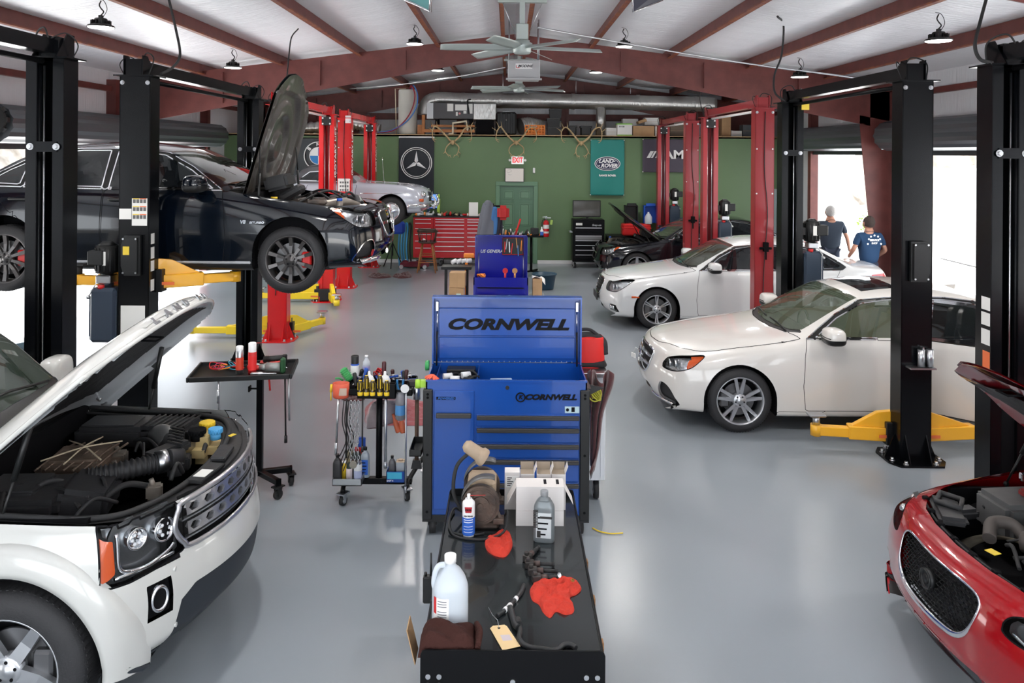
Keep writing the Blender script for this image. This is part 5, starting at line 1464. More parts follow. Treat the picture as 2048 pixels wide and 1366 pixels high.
for r in range(14):
    z=.446+.0195*r
    for k in range(-11,12):
        y=(k+.5*(r%2))*.033
        if inpoly(np.array([[y,z]]),pg)[0]:
            x0=fx(y,z) if False else b.front(y,z)+.02
            g.tube([(x0-.004,y-.0165,z),(x0+.004,y-.007,z-.010),(x0+.004,y+.007,z-.010),(x0-.004,y+.0165,z),(x0+.004,y+.007,z+.010)],.0032,5,cap=False)
g.done('grille_mesh',M_plast,e)
g=MB(); lp=[(p.x,p.y) for p in spline([(a,c,0) for a,c in pg.tolist()],4,True)]
rr=[.006+.014*max(0,min(1,(.56-z)/.12)) for y,z in lp]
g.tube([Vector((b.front(y,z)-.004,y,z)) for y,z in lp],rr,8,closed=True,flat=(1,.8)); g.done('grille_frame',M_chrome,e)
g=MB(); x0=b.front(0,.60)-.01; g.cyl((x0+.03,0,.60),(x0,0,.60),.05,n=28); g.lathe([(.05,0),(.055,.008),(.045,.01),(.04,0)],28,M=T(x0,0,.60)@RY(-90)); g.ball((x0,0,.60),.028,12,sx=.4); g.done('round_badge',M_plast,e)
M=T(1.44,0,.95)@RY(44)@T(-1.44,0,-.95)
ho=b.mesh('hood',e,P_red,M=M,thick=-.01)
b.mesh('hood_frame',ho,mat('hood_inner_red',(.16,.006,.01),.3,coat=.8),['hood'],pts=lambda P_:P_-np.array([0,0,1])*(.03+.012*np.sin(P_[:,1:2]*9+P_[:,0:1]*7)),M=M)
b.mesh('hood_insulation',ho,MATS['black_insulation_pad'],['hood'],pts=lambda P_:P_-np.array([0,0,.055]),M=M,where=lambda c:(np.abs(c[:,1])<.58)&(c[:,0]>.42)&(c[:,0]<1.3))
b.edges('hood',0,.012,'hood_edge',ho,P_red,M=M)
g=MB(); q=[M@Vector(v) for v in((.30,.05,.77),(.30,-.05,.77),(.24,-.05,.71),(.24,.05,.71))]; g.tube(q,.007,6,closed=True); g.done('hood_latch',M_dark,ho)
for s in(-1,1):
    q=M@Vector((1.0,s*.70,.88)); a=Vector((.92,s*.76,.80)); g=MB(); g.tube([q,lerp(q,a,.5)],.014,8); g.tube([lerp(q,a,.45),a],.007,8); g.ball(a,.016); g.done('gas_strut',M_plast,e)
# bay
g=MB(); g.b2((.28,-.74,.4),(1.40,.74,.50)); g.b2((1.38,-.76,.4),(1.41,.76,.93))
for s in(-1,1): g.b2((.55,s*.75-.015,.4),(1.4,s*.75+.015,.78))
g.b2((.26,-.60,.4),(.29,.60,.72)); g.done('engine_bay',M_dark,e)
g=MB()
def pan(u,v):
    y=lerp(-.72,.72,u); x=.30-.10*(1-(y/.72)**2)
    return (lerp(x,.175+.19*(y/.8)**2+.02,v),y*(1+.04*v),.755)
g.grid(40,4,pan); g.done('slam_panel',M_eng,e)
g=MB(); g.tube(spline([(.20+.20*(y/.78)**2,y,.772-.03*(y/.78)**2) for y in [lerp(-.74,.74,k/12) for k in range(13)]],4),.007,6)
g.done('front_seal',M_rubber,e)
for k in range(8):
    y=lerp(-.6,.6,k/7); x=.20+.2*(y/.78)**2; g=MB(); g.b2((x-.015,y-.018,.765),(x+.02,y+.018,.785),.004); g.done('clip',M_dark,e)
g=MB(); rotbox(g,(.38,.46,.76),(.16,.34,.05),-18,.02); g.tube([(.33,.50,.80),(.42,.62,.80),(.5,.52,.80),(.42,.4,.80)],.018,8,closed=True); rotbox(g,(.46,.42,.77),(.14,.1,.06),10,.02); g.done('wiring_cover',M_eng2,e)
g=MB(); rotbox(g,(.80,.47,.74),(.34,.30,.22),6,.03); q=g.done('fuse_box',mat('dusty_grey_plastic',(.10,.10,.10),.6,var=.2,vscale=8),e)
g=MB(); rotbox(g,(.90,.42,.87),(.16,.16,.05),6,.015); g.done('fuse_box_lid',mat('dark_red_cover',(.20,.02,.02),.45),e)
g=MB(); rr=.34
pts=[(.36+.10*math.sin(a)*1.0+.0,-.02+.34*math.cos(a),.62+.20*math.sin(a)) for a in [lerp(.0,PI,k/20) for k in range(21)]]
def shr(u,v):
    a=lerp(0,PI,u); r=lerp(.36,.30,v); return (.36+.20*math.sin(a)*(1)+v*.05,-.0+r*math.cos(a),.60+.17*math.sin(a)+.0*v)
g.grid(30,4,shr,thick=.012); g.done('fan_shroud',mat('dusty_shroud',(.10,.085,.06),.6,var=.5,vscale=6),e)
g=MB(); g.tube(spline([(.42,.12,.76),(.50,.22,.80),(.60,.20,.80),(.62,.10,.76)],8),.035,14); g.tube(spline([(.56,.05,.78),(.70,-.12,.80),(.90,-.22,.78)],8),.055,16); g.done('radiator_hose',mat('dusty_rubber',(.07,.06,.055),.65),e)
g=MB(); g.tube([(.60,.03,.785),(.615,.01,.787)],.060,16); g.done('hose_clamp',M_steel,e)
g=MB(); rotbox(g,(1.0,.0,.78),(.5,.40,.14),0,.04); g.done('engine_cover',M_eng,e)
g=MB(); rotbox(g,(.62,-.45,.75),(.36,.34,.12),10,.03); g.done('air_filter_box',M_eng,e)
g=MB(); g.tube(spline([(.45,-.3,.79),(.5,-.5,.81),(.62,-.62,.80)],8),[.045+.006*math.cos(k*2.2) for k in range(17)],14); g.done('corrugated_hose',M_eng2,e)
for k in range(3):
    g=MB(); g.b2((.88+.10*k,.55-.1*k,.90),(.95+.10*k,.58-.1*k,.95),.006); g.tube([(.9+.1*k,.56-.1*k,.93),(.98+.1*k,.50-.1*k,.90)],.008,6); g.done('spring_clamp',M_chrome,e)
rg=random.Random(9)
for k in range(12):
    a=Vector((rg.uniform(.4,1.25),rg.uniform(-.6,.6),.76)); c=a+Vector((rg.uniform(-.25,.3),rg.uniform(-.3,.3),0)); c.x=min(max(c.x,.38),1.3)
    g=MB(); g.tube(spline([a,(a+c)/2+Vector((0,0,.05)),c],7),.007+.008*rg.random(),8); g.done('hose',M_rubber,e)
g=MB(); rotbox(g,(.335,-.05,.772),(.05,.06,.003),20,0); g.done('warning_sticker',M_decaly,e)
g=MB(); g.b2((.35,-.72,.16),(4.5,.72,.30)); g.b2((1.23,-.86,.16),(3.3,.86,.25)); g.done('underbody',M_dark,e)
for cx in(.84,3.70):
    well(e,cx,.335,.375,.905,.60)
    for s in(-1,1): wheel(e,(cx,s*.80,.335),s,.335,.245,.22,'star5',M_alloy)
g=MB(); g.b2((1.45,-.80,.30),(4.1,.80,.36)); g.b2((1.45,-.80,.3),(1.62,.80,.93)); g.done('cabin_floor',M_dark,e)
# ================================================================= silver classic, raised at the back left
CLS=[(.10,.30,.29,.55,.297,.35,.62,.28,.26,.52,.22),
(.0,.45,.44,.66,.447,.4,.72,.36,.26,.62,.24),
(.0,.58,.56,.70,.575,.42,.77,.44,.26,.68,.24),
(.06,.74,.72,.70,.735,.42,.80,.50,.26,.70,.24),
(.20,.83,.80,.70,.825,.42,.83,.54,.26,.72,.20),
(.60,.90,.88,.68,.885,.40,.86,.56,.25,.76,.12),
(1.1,.94,.90,.68,.925,.42,.87,.56,.24,.78,.08),
(1.55,.97,.90,.70,.955,.48,.87,.56,.24,.78,.06),
(1.70,1.08,.90,.70,1.05,.52,.87,.56,.24,.78,.10),
(1.95,1.25,.90,.70,1.20,.50,.87,.56,.24,.78,.06),
(2.3,1.34,.90,.70,1.27,.47,.87,.56,.24,.78,0),
(2.8,1.30,.90,.70,1.22,.47,.87,.56,.24,.78,0),
(3.15,1.02,.88,.70,1.0,.50,.87,.56,.24,.78,0),
(3.6,.88,.84,.66,.87,.4,.85,.52,.25,.76,-.08),
(4.1,.76,.73,.62,.75,.35,.78,.48,.26,.68,-.15),
(4.25,.55,.54,.60,.545,.35,.72,.42,.27,.64,-.15),
(4.18,.35,.345,.55,.348,.3,.65,.32,.27,.58,-.12)]
P_sil=paint('silver_classic_paint',(.52,.55,.62),.25,metal=.25)
e=empty('classic_car','silver classic two-seater coupe raised on a red lift at the back','car',(-1.80,18.25,1.27),180)
b=Body(CLS,.035)
for cx in(.82,3.22): b.region('void','side',arch_poly(cx,.33,.36))
b.region('side_window','side',[(1.85,.95),(2.0,1.12),(2.3,1.19),(2.7,1.16),(2.95,.97)],lambda v,n:v[:,2]>.9)
b.region('windscreen','top',[(1.68,-.1),(1.68,0),(1.74,.45),(1.80,.50),(1.97,.46),(1.94,-.1)],lambda v,n:(v[:,2]>.98)&(v[:,0]<2.1))
b.region('roof','side',[(1.62,.91),(1.62,1.5),(3.3,1.5),(3.3,.91)],lambda v,n:v[:,2]>.91)
b.region('roof','top',[(1.98,-.1),(2.0,.5),(3.1,.5),(3.1,-.1)],lambda v,n:v[:,2]>1.05)
b.region('grille','front',[(0,.50),(0,.72),(.25,.72),(.34,.62),(.28,.50)],lambda v,n:v[:,0]<.3)
b.region('door','side',[(1.62,.30),(1.60,.88),(2.70,.88),(2.72,.30)],lambda v,n:v[:,2]<.9)
b.mesh('body',e,P_sil); b.mesh('door',e,P_sil); b.edges('door',0,.004,'door_gap',e); b.mesh('roof',e,mat('dark_hardtop',(.10,.10,.11),.3,coat=.5)); b.mesh('side_window',e,M_glassd); b.edges('side_window',0,.012,'window_frame',e,M_chrome); b.mesh('windscreen',e,MATS['suv_windscreen']); b.mesh('grille',e,M_grille,off=-.05)
g=MB(); g.tube([(b.front(y,.61),y,.61) for y in [lerp(-.34,.34,k/10) for k in range(11)]],.02,8); star(g,.09,Matrix(((0,0,1,-.02),(1,0,0,0),(0,1,0,.62),(0,0,0,1)))); g.done('grille_bar',M_chrome,e)
g=MB(); g.tube(spline([(.45,-.86,.42),(.12,-.74,.42),(-.04,-.45,.42),(-.08,0,.42),(-.04,.45,.42),(.12,.74,.42),(.45,.86,.42)],6),.045,10,flat=(1,.6)); g.done('front_bumper',M_chrome,e)
for s in(-1,1):
    g=MB(); g.tube(spline([(-.08,s*.36,.34),(-.13,s*.36,.48),(-.08,s*.36,.62)],5),[.03,.035,.04,.045,.04,.035,.03,.025,.02,.02,.015],10); g.done('bumper_guard',M_chrome,e)
    g=MB(); g.ball((b.front(s*.58,.66)+.02,s*.58,.66),.085,20); g.done('headlamp',M_chrome,e)
    g=MB(); g.cyl((.18,s*.78,.55),(.10,s*.80,.55),.035,n=14); g.done('turn_signal',M_amber,e)
    g=MB()
    y=b.at(1.2,.70,s)
    pts=[(x,b.at(x,.62,s)+s*.006,.66) for x in(.9,1.1,1.3,1.5)]
g=MB(); g.tube([(.35,.3,.88),(.8,.42,.93),(1.4,.46,.96)],.006,6); g.tube([(1.0,.62,.90),(1.05,.64,1.5)],.004,5); g.done('antenna',M_chrome,e)
g=MB(); 
for s in(-1,1): g.tube(spline([(x,b.at(x,.69,s)+s*.004,.70) for x in(.45,.8,1.15,1.5)],4),.010,6)
g.done('side_trim',M_chrome,e)
g=MB(); g.b2((.3,-.6,.24),(4.0,.6,.40)); g.b2((1.2,-.78,.2),(2.85,.78,.30)); g.done('underbody',M_dark,e)
M_ww=mat('chrome_hubcap',(.7,.72,.75),.15,1.)
for cx in(.82,3.22):
    well(e,cx,.33,.36,.82,.55)
    for s in(-1,1): wheel(e,(cx,s*.72,.30),s,.325,.19,.17,'disc',M_ww)
# ================================================================= tool cabinet and work cart
def PZ(px,py,z):     # photo pixel -> point on the horizontal plane at height z
    a=(px-1018)/FPX; b=-(py-305)/FPX; c,s=math.cos(R(ROLL)),math.sin(R(ROLL))
    Y=(z-CAMH)/(a*s+b*c); return Vector(((a*c-b*s)*Y,Y,z))
M_blue=mat('blue_cabinet_paint',(.006,.062,.31),.24,coat=.5)
M_blued=mat('blue_cabinet_inside',(.008,.065,.30),.3,coat=.3)
M_handle=mat('dark_drawer_pull',(.045,.043,.042),.4,.3)
M_letk=mat('black_lettering',(.004,.004,.006),.5,spec=.15)
def caster(e,x,y,r=.07,w=.04,m=None,yaw=0,h=None):
    h=h or r*2+.03; M=T(x,y,0)@RZ(yaw)
    g=MB(); g.cyl((-w/2,0,r),(w/2,0,r),r,n=28,M=M); g.M=Matrix.Identity(4)
    c=g.done('caster_wheel',M_rubber,e)
    g=MB()
    for s in(-1,1): g.prism([(-.03,h),(.03,h),(.012,r-.015),(-.012,r-.015)],s*(w/2+.006)-.002,s*(w/2+.006)+.002,M=M@RZ(90)@UP)
    g.b2((-w/2-.02,-.045,h-.01),(w/2+.02,.045,h),M=M); g.cyl((-w/2-.01,0,r),(w/2+.01,0,r),.012,M=M,n=10); g.cyl((-w/2-.002,0,r),(w/2+.002,0,r),r*.55,M=M,n=20)
    g.done('caster_fork',m or M_steel,c)
e=empty('tool_cabinet','big blue roll cab tool chest with its lid open, in the middle of the aisle','tool cabinet',(0,5.91,0))
X0,X1,D=-.635,.622,.55
g=MB(); g.b2((X0+.02,.01,.16),(X1-.02,D,1.0)); g.b2((X0+.02,.01,1.0),(X1-.02,.03,1.17)); g.b2((X0+.02,D-.02,1.0),(X1-.02,D,1.17)); g.b2((X0+.02,.01,1.0),(X0+.03,D,1.17)); g.b2((X1-.03,.01,1.0),(X1-.02,D,1.17))
for z in(1.165,): g.b2((X0+.018,.005,z),(X1-.018,.035,z+.012))
g.done('body',M_blue,e)
g=MB(); g.b2((X0+.08,.03,1.002),(X0+.085,D-.02,1.15)); g.b2((-.235,.03,1.002),(-.23,D-.02,1.15)); g.done('tray_divider',M_blued,e)
g=MB(); g.b2((X0+.03,.03,1.0),(-.235,D-.02,1.08)); g.done('tray_floor',M_blued,e)
# lid
lz=1.175; LH=.545
g=MB(); g.b2((X0+.02,D-.01,lz),(X1-.02,D+.0,lz+LH)); g.b2((X0+.02,D-.09,lz+.0),(X0+.032,D,lz+LH)); g.b2((X1-.032,D-.09,lz),(X1-.02,D,lz+LH)); g.b2((X0+.018,D-.092,lz+LH-.012),(X1-.018,D+.002,lz+LH+.002))
g.b2((X0+.07,D-.03,lz+.22),(X1-.07,D-.008,lz+.445),.004)
g.b2((X0+.07,D-.02,lz+.03),(X1-.07,D-.008,lz+.205),.004)
lid=g.done('lid',M_blue,e)
g=MB(); g.text('CORNWELL',.118,T(-.005,D-.032,lz+.31)@UP,.002,shear=.28,bold=.006,sx=1.55); g.text('®',.03,T(.42,D-.032,lz+.275)@UP,.002); g.done('lettering',M_letk,lid)
g=MB(); 
for k in range(28): x=lerp(X0+.05,X1-.05,k/27); g.cyl((x,D-.012,lz+.005),(x,D-.022,lz+.005),.004,n=6)
g.done('hinge_strip',M_steel,lid)
for s,x in((-1,X0+.055),(1,X1-.055)):
    g=MB(); g.cyl((x,D-.06,lz-.02),(x,D-.03,lz+.25),.007,n=8); g.done('gas_strut',M_plast,lid)
    g=MB(); g.cyl((x,D-.03,lz+.24),(x,D-.02,lz+.42),.006,n=8); g.b2((x-.012,D-.04,lz+.42),(x+.012,D-.02,lz+.50),.003); g.done('strut_rod',M_chrome,lid)
# corner posts with holes
for x in(X0,X1-.072):
    g=MB(); g.b2((x,-.012,.13),(x+.072,.03,1.11),.006); q=g.done('corner_post',M_plast,e)
    for z in(1.075,1.05,.62,.19): 
        g=MB(); g.cyl((x+.036,-.014,z),(x+.036,-.010,z),.010,n=12); g.done('post_hole',M_dark,q)
g=MB(); g.b2((X0,-.0,.11),(X1,D,.16)); g.done('base_frame',M_plast,e)
# locker door
g=MB(); g.b2((X0+.082,-.004,.205),(-.25,.012,1.10),.004); q=g.done('door',M_blue,e)
g=MB(); g.b2((X0+.10,-.03,.90),(-.27,-.004,.935),.004); g.done('handle',M_handle,q)
g=MB(); g.b2((X0+.10,-.007,1.033),(X0+.245,-.003,1.055),.006); q2=g.done('badge',M_letk,q)
g=MB(); g.text('POWERED',.022,T(X0+.173,-.008,1.044)@UP,.001,shear=.25,bold=.0007,sx=1.2); g.done('lettering',mat('blue_print',(.02,.12,.45),.4),q2)
# drawers
zt=[.925,.83,.708,.592,.415,.16]
for k in range(5):
    g=MB(); g.b2((-.232,-.004,zt[k+1]+.006),(X1-.078,.012,zt[k]-.004),.004); q=g.done('drawer',M_blue,e)
    g=MB(); g.b2((-.228,-.03,zt[k]-.038),(X1-.08,-.004,zt[k]-.006),.004); g.b2((-.228,-.034,zt[k]-.026),(X1-.08,-.028,zt[k]-.016)); g.done('drawer_pull',M_handle,q)
g=MB(); g.text('CORNWELL',.056,T(.325,.004,1.052)@UP,.001,shear=.28,bold=.003,sx=1.28); 
g.tube([(.10+.033*math.cos(a),.004,1.052+.033*math.sin(a)) for a in [2*PI*k/28 for k in range(28)]],.005,6,closed=True)
g.text('K',.04,T(.10,.004,1.052)@UP,.001,bold=.002,shear=.2)
g.done('lettering',M_letk,e)
g=MB(); g.cyl((.0,-.004,1.125),(0,.012,1.125),.014,n=18); g.done('lock',M_plast,e)
g=MB(); g.b2((.435,.005,.935),(.545,.0085,.985),.001); st=g.done('sticker',mat('pale_blue_sticker',(.45,.6,.65),.5),e)
g=MB(); g.b2((.485,.003,.945),(.51,.0055,.98)); g.ball((.455,.006,.96),.014,10,sy=.2); g.done('sticker_print',M_letk,st)
for x in(X0+.07,X1-.07):
    for y in(.07,D-.08): caster(e,x,y,.072,.045,M_plast,8)
# contents of the top tray
def item(name,label,cat,loc=(0,0,0),rz=0,group=None): return empty(name,label,cat,loc,rz,group)
def lone(g,name,m,label,cat,group=None): return tag(g.done(name,m),label,cat,group)
g=MB(); g.b2((-.49,6.30,1.085),(-.26,6.42,1.15),.006); lone(g,'charger',M_plast,'black flat charger box at the back of the left tray compartment','charger')
g=MB()
for k in range(5):
    cx,cy=-.44+.04*k,6.14+.03*(k%3); g.tube(spline([(cx+.09*math.cos(a)*(1-.1*k),cy+.08*math.sin(a),1.11+.015*math.sin(a*2+k)+.008*k) for a in [2*PI*j/8 for j in range(8)]],5,True),.009,6,closed=True)
lone(g,'cable_tangle',M_rubber,'tangle of black cables in the left tray compartment of the open blue cabinet','cable')
for k,(x,y,a) in enumerate(((-.50,6.12,20),(-.44,6.06,-5),(-.36,6.16,25))):
    g=MB(); g.cyl((0,-.0,0),(.07,0,0),.025,n=14,M=T(x,y,1.145)@RZ(a)); lone(g,'tape_roll',M_white,('white plug leftmost in the open blue cabinet tray','white bottle cap cylinder between two others in the blue tray','white cylinder nearest the divider in the blue tray')[k],'plug')
g=MB(); g.b2((0,0,0),(.17,.05,.05),.006,M=T(-.13,5.97,1.115)@RZ(6)); g.b2((.01,.01,-.11),(.16,.04,0),.0,M=T(-.13,5.97,1.115)@RZ(6)); lone(g,'blister_pack',mat('clear_pack',(.45,.6,.72),.2,alpha=.8),'clear plastic pack standing in the big tray compartment','package')
g=MB()
for k in range(9): a=k*.7; g.tube(spline([(-.60+.03*math.cos(a),5.99+.05*math.sin(a),1.175),(-.58+.02*k/9,5.97,1.20),(-.54+.02*math.cos(a*2),5.96+.03*math.sin(a),1.172)],4),.007,5)
lone(g,'coiled_cable',mat('orange_red_cord',(.75,.12,.06),.5),'orange-red coiled cord spilling over the left corner of the blue cabinet','cord')
g=MB(); g.cyl((-.70,5.98,1.13),(-.66,5.98,1.13),.035,n=16); g.b2((-.66,5.95,1.11),(-.62,6.0,1.16)); lone(g,'tape_measure',mat('lime_plastic',(.35,.6,.05),.4),'lime green tape measure clipped to the left side of the blue cabinet','tape measure')
g=MB(); g.cyl((-.665,6.35,1.17),(-.635,6.35,1.17),.04,n=18); lone(g,'magnetic_hook',M_greenp,'round green disc at the hinge corner of the blue cabinet','disc')
# white cart with steel top behind it on the right
e=empty('rolling_cart','white rolling cart with a steel top, right behind the blue cabinet','cart',(.55,6.85,0))
g=MB(); g.b2((-.30,-.32,.17),(.27,.32,1.03),.006); g.b2((.23,-.325,.19),(.235,-.318,1.0)); g.done('body',mat('white_cabinet_paint',(.68,.70,.72),.3),e)
g=MB(); g.b2((-.32,-.34,1.03),(.29,.34,1.07),.006); g.done('worktop',M_steel,e)
for x in(-.22,.2):
    for y in(-.25,.25): caster(e,x,y,.075,.04)
# red and black tool bag
e=empty('tool_bag','red and black zipped tool bag on the steel cart top','bag',(.68,6.78,1.07))
def bg(u,v):
    a=2*PI*u; r=lerp(1,.72,v**2); z=.25*math.sin(v*PI/2)
    pw=lambda t:math.copysign(abs(t)**.6,t)
    w=1+.05*noise.noise(Vector((a,v*4,1)))
    return (.15*pw(math.cos(a))*r*w+.03*v,.12*pw(math.sin(a))*r*w,z)
g=MB(); g.grid(28,12,bg); g.lathe([(0,.25),(.1,.248)],20,sx=1,sy=.8); g.done('body',mat('red_nylon',(.62,.015,.012),.6,bump=.1,bscale=200),e)
M_nyl=mat('black_nylon',(.015,.015,.017),.7,bump=.1,bscale=200)
g=MB(); g.b2((-.165,-.13,0),(.165,.13,.055),.02); g.tube(spline([(-.15,-.10,.06),(-.14,-.11,.2),(-.08,-.06,.25),(.02,-.02,.262),(.14,-.05,.22),(.16,-.05,.1)],6),.03,8,flat=(1,.4)); g.done('trim',M_nyl,e)
g=MB(); g.tube(spline([(-.12,-.05,.24),(-.10,-.05,.30),(.02,-.03,.31),(.11,-.02,.25)],6),.014,8,flat=(1,.5)); g.b2((-.17,-.11,.06),(-.11,-.04,.26),.02); g.done('handle',M_nyl,e)
M_rag=mat('maroon_cloth',(.075,.022,.024),.9,bump=.4,bscale=25,sheen=.3)
def drape(name,m,label,c,prof,cat='cloth',group=None):
    g=MB(); g.grid(*prof); return lone(g,name,m,label,cat,group)
def f(u,v):
    z=lerp(1.10,.34,v); w=lerp(.185,.025,v**1.15)*(1+.12*math.sin(v*8+1)); a=u*PI*3
    return (.65+u*w+.03*v+.006*math.sin(u*26+v*4),6.36-.045*math.sin(a*1.6+v*3)-.02,z+.05*math.sin(u*9)*(1-v)+.03*(u<.1))
g=MB(); g.grid(40,30,f,thick=.006); lone(g,'shop_towel',M_rag,'maroon shop towels hanging over the side handle of the blue cabinet','towel')
g=MB()
for k in range(7): a0=k*.9; g.tube([(.70+.05*math.cos(t+a0)*(1-.05*k),6.26+.01*k,.975+.06*math.sin(t)*(1-.06*k)) for t in [2*PI*j/16 for j in range(16)]],.006,5,closed=True)
lone(g,'coiled_cable',mat('yellow_black_cord',(.45,.42,.04),.5),'yellow and black coiled cord hanging on the right side of the blue cabinet','cord')
g=MB(); g.b2((X1-.01,6.0,1.07),(X1+.02,6.4,1.095)); g.prism([(0,0),(.14,-.03),(0,-.1)],-.006,.006,M=T(X1,6.18,1.08)@UP); o=g.done('side_handle',M_plast); o.parent=bpy.data.objects['tool_cabinet']; o.matrix_parent_inverse=T(0,-5.91,0)
# ---------------------------------------------------------------- black work cart in the foreground
ZT=.83
e=empty('work_cart','black steel work cart with a flat top, nearest object at the bottom centre','work cart',(.03,3.95,0))
M_top=mat('black_cart_top',(.012,.016,.018),.17,coat=.4,bump=.01,bscale=20,var=.3,vscale=5)
def yl(Y): return Y-3.95
g=MB(); g.b2((-.375,yl(3.2),.79),(.375,yl(4.72),ZT),.004); g.done('top',M_top,e)
def apron(w,h,M):
    g=MB(); r=.02
    pts=[(-w,-h),(w,-h),(w,.04-r),(w-r*.3,.04-r*.3),(w-r,.04),(-w+r,.04),(-w+r*.3,.04-r*.3),(-w,.04-r)]
    g.prism(pts,-.004,.004,M=M); return g
ap=apron(.377,.16,T(0,yl(3.195),ZT)@UP).done('front_apron',M_blackp,e)
ap2=apron(.375,.16,T(0,yl(4.725),ZT)@UP).done('rear_apron',M_blackp,e)
bolts([(x,yl(3.195)-.004,z) for x in(-.345,-.30,.30,.345) for z in(.765,.728)]+[(.0,yl(3.195)-.004,.745)],ap,'bolt',.007,.006,(0,-1,0))
for s in(-1,1):
    g=MB(); g.b2((s*.372-.004,yl(3.2),.69),(s*.372+.004,yl(4.72),ZT+.012)); q=g.done('side_lip',M_blackp,e)
for x in(-.34,.34):
    for y in(3.25,4.67): 
        g=MB(); g.b2((x-.025,yl(y)-.025,.14),(x+.025,yl(y)+.025,.79)); g.done('leg',M_blackp,e); caster(e,x,yl(y),.06,.035)
g=MB(); g.b2((-.36,yl(3.22),.24),(.36,yl(4.7),.27)); g.b2((-.37,yl(3.2),.24),(-.365,yl(4.72),.30)); g.done('lower_shelf',M_blackp,e)
# pallet at its right side
e=empty('wooden_pallet','worn wooden pallet standing upright against the right side of the black cart','pallet',(.418,3.78,0))
for z in (.10,.33,.56,.72):
    g=MB(); g.b2((-.040,-.36,z-.04),(-.028,.36,z+.04),.002); g.done('deck_board',M_wood,e)
for y in(-.34,-.0,.34):
    g=MB(); g.b2((-.03,y-.02,.0),(.012,y+.02,.76),.003); g.done('stringer',M_wood,e)
# items on the cart
def can(name,label,loc,r,h,m,cap=None,capm=None,group=None,cat='spray can'):
    e=item(name,label,cat,loc,0,group)
    g=MB(); g.lathe([(0,0),(r*.94,0),(r,.006),(r,h*.80),(r*.96,h*.84),(r*.55,h*.90),(r*.5,h*.905),(r*.5,h*.92),(0,h*.92)],28); g.done('body',m,e)
    return e
PC=lambda px,py:PZ(px,py,ZT)
p=PC(937,1070); sprayc=can('spray_can','white and blue penetrating spray can with a red straw, on the black cart',p,.034,.215,M_white)
g=MB(); g.lathe([(.0345,.01),(.0345,.105)],28); q=g.done('label',mat('blue_label',(.03,.12,.5),.4),sprayc)
g=MB()
for z in(.095,.083,.06,.045,.03): 
    for a in range(-5,6): x=.0352*math.sin(a*.14); y=-.0352*math.cos(a*.14); g.box((x,y,z),(.004,.001,.004 if z>.08 else .002))
g.done('label_print',M_let,q)
g=MB(); g.prism([(-.02,.0),(.02,0),(.016,-.03),(-.016,-.03)],0,.0025,M=T(0,-.0335,.165)@UP); g.done('logo_shield',mat('dark_red_print',(.4,.02,.03),.4),sprayc)
g=MB(); g.text('KROIL',.013,T(0,-.037,.15)@UP,.0005,bold=.0005); g.text('PEN RINSE',.0105,T(0,-.0365,.117)@UP,.0005,bold=.0004); g.done('lettering',M_letk,sprayc)
g=MB(); g.cyl((0,0,.195),(0,0,.222),.009,n=12); g.cyl((0,0,.192),(0,0,.198),.019,n=20); g.done('nozzle',M_white,sprayc)
g=MB(); g.cyl((0,-.004,.216),(.09,-.004,.218),.0014,n=6); g.done('straw',M_redp,sprayc)
# bench grinder with gooseneck lamp
M_gr=mat('dirty_grinder',(.09,.06,.045),.6,var=.5,vscale=9,vcol=(.02,.015,.013),bump=.3,bscale=40)
M_tan=mat('dusty_tan',(.40,.30,.21),.6,var=.25,vscale=7,bump=.1,bscale=50)
p=PC(962,1040); e=item('bench_grinder','dirty brown bench grinder with a gooseneck lamp, at the far left of the black cart','grinder',(p.x-.0,4.42,ZT),0)
g=MB(); g.b2((-.10,-.12,0),(.10,.12,.03),.01); g.b2((-.05,-.09,.02),(.06,.09,.1),.01); g.done('base',M_gr,e)
g=MB(); g.cyl((0,-.09,.145),(0,.09,.145),.075,n=30); g.b2((-.075,-.07,.15),(.085,.10,.245),.02); g.done('motor',M_tan,e)
for y in(-.12,.12):
    g=MB(); g.cyl((0,y-.02,.14),(0,y+.02,.14),.105,n=36); g.tube([(.09*math.cos(a),y-.021,.14+.09*math.sin(a)) for a in [2*PI*k/30 for k in range(30)]],.004,6,closed=True); g.cyl((0,y-.03,.14),(0,y-.02,.14),.05,n=24); g.cyl((0,y-.04,.14),(0,y-.02,.14),.018,n=12); q=g.done('wheel_guard',M_gr,e)
    g=MB()
    def sh(u,v,y=y): a=lerp(160,50,u); r=.112+.012*u; return (r*math.cos(R(a))-.0,y+lerp(-.03,.035,v),.14+r*math.sin(R(a))+(.05*u if True else 0))
    g.grid(12,3,sh,thick=.004); g.done('spark_shield',mat('scuffed_grey',(.12,.12,.12),.4,.4),e)
    g=MB(); g.b2((.07,y-.03,.04),(.13,y+.03,.07),.004); g.tube([(.09,y,.1),(.12,y,.04)],.012,8); g.done('tool_rest',M_gr,e)
g=MB(); pts=spline([(-.11,-.02,.06),(-.155,-.02,.16),(-.14,-.02,.30),(-.08,-.03,.375),(-.05,-.03,.385)],8); g.tube(pts,.0105,10); g.done('gooseneck',M_rubber,e)
g=MB(); F=T(-.045,-.03,.40)@RY(125); g.lathe([(0,-.065),(.022,-.06),(.036,-.04),(.038,.03),(.040,.04),(.05,.05),(.05,.075),(.044,.082)],28,M=F); q=g.done('lamp_head',M_tan,e)
g=MB(); g.lathe([(0,.07),(.043,.075)],24,M=F); g.done('lamp_bulb',M_white,q)
def cord(name,label,pts,r,m,cat='cord',n=8): g=MB(); g.tube(spline(pts,n),r,8); return lone(g,name,m,label,cat)
c0=Vector((p.x,4.30,ZT+.008))
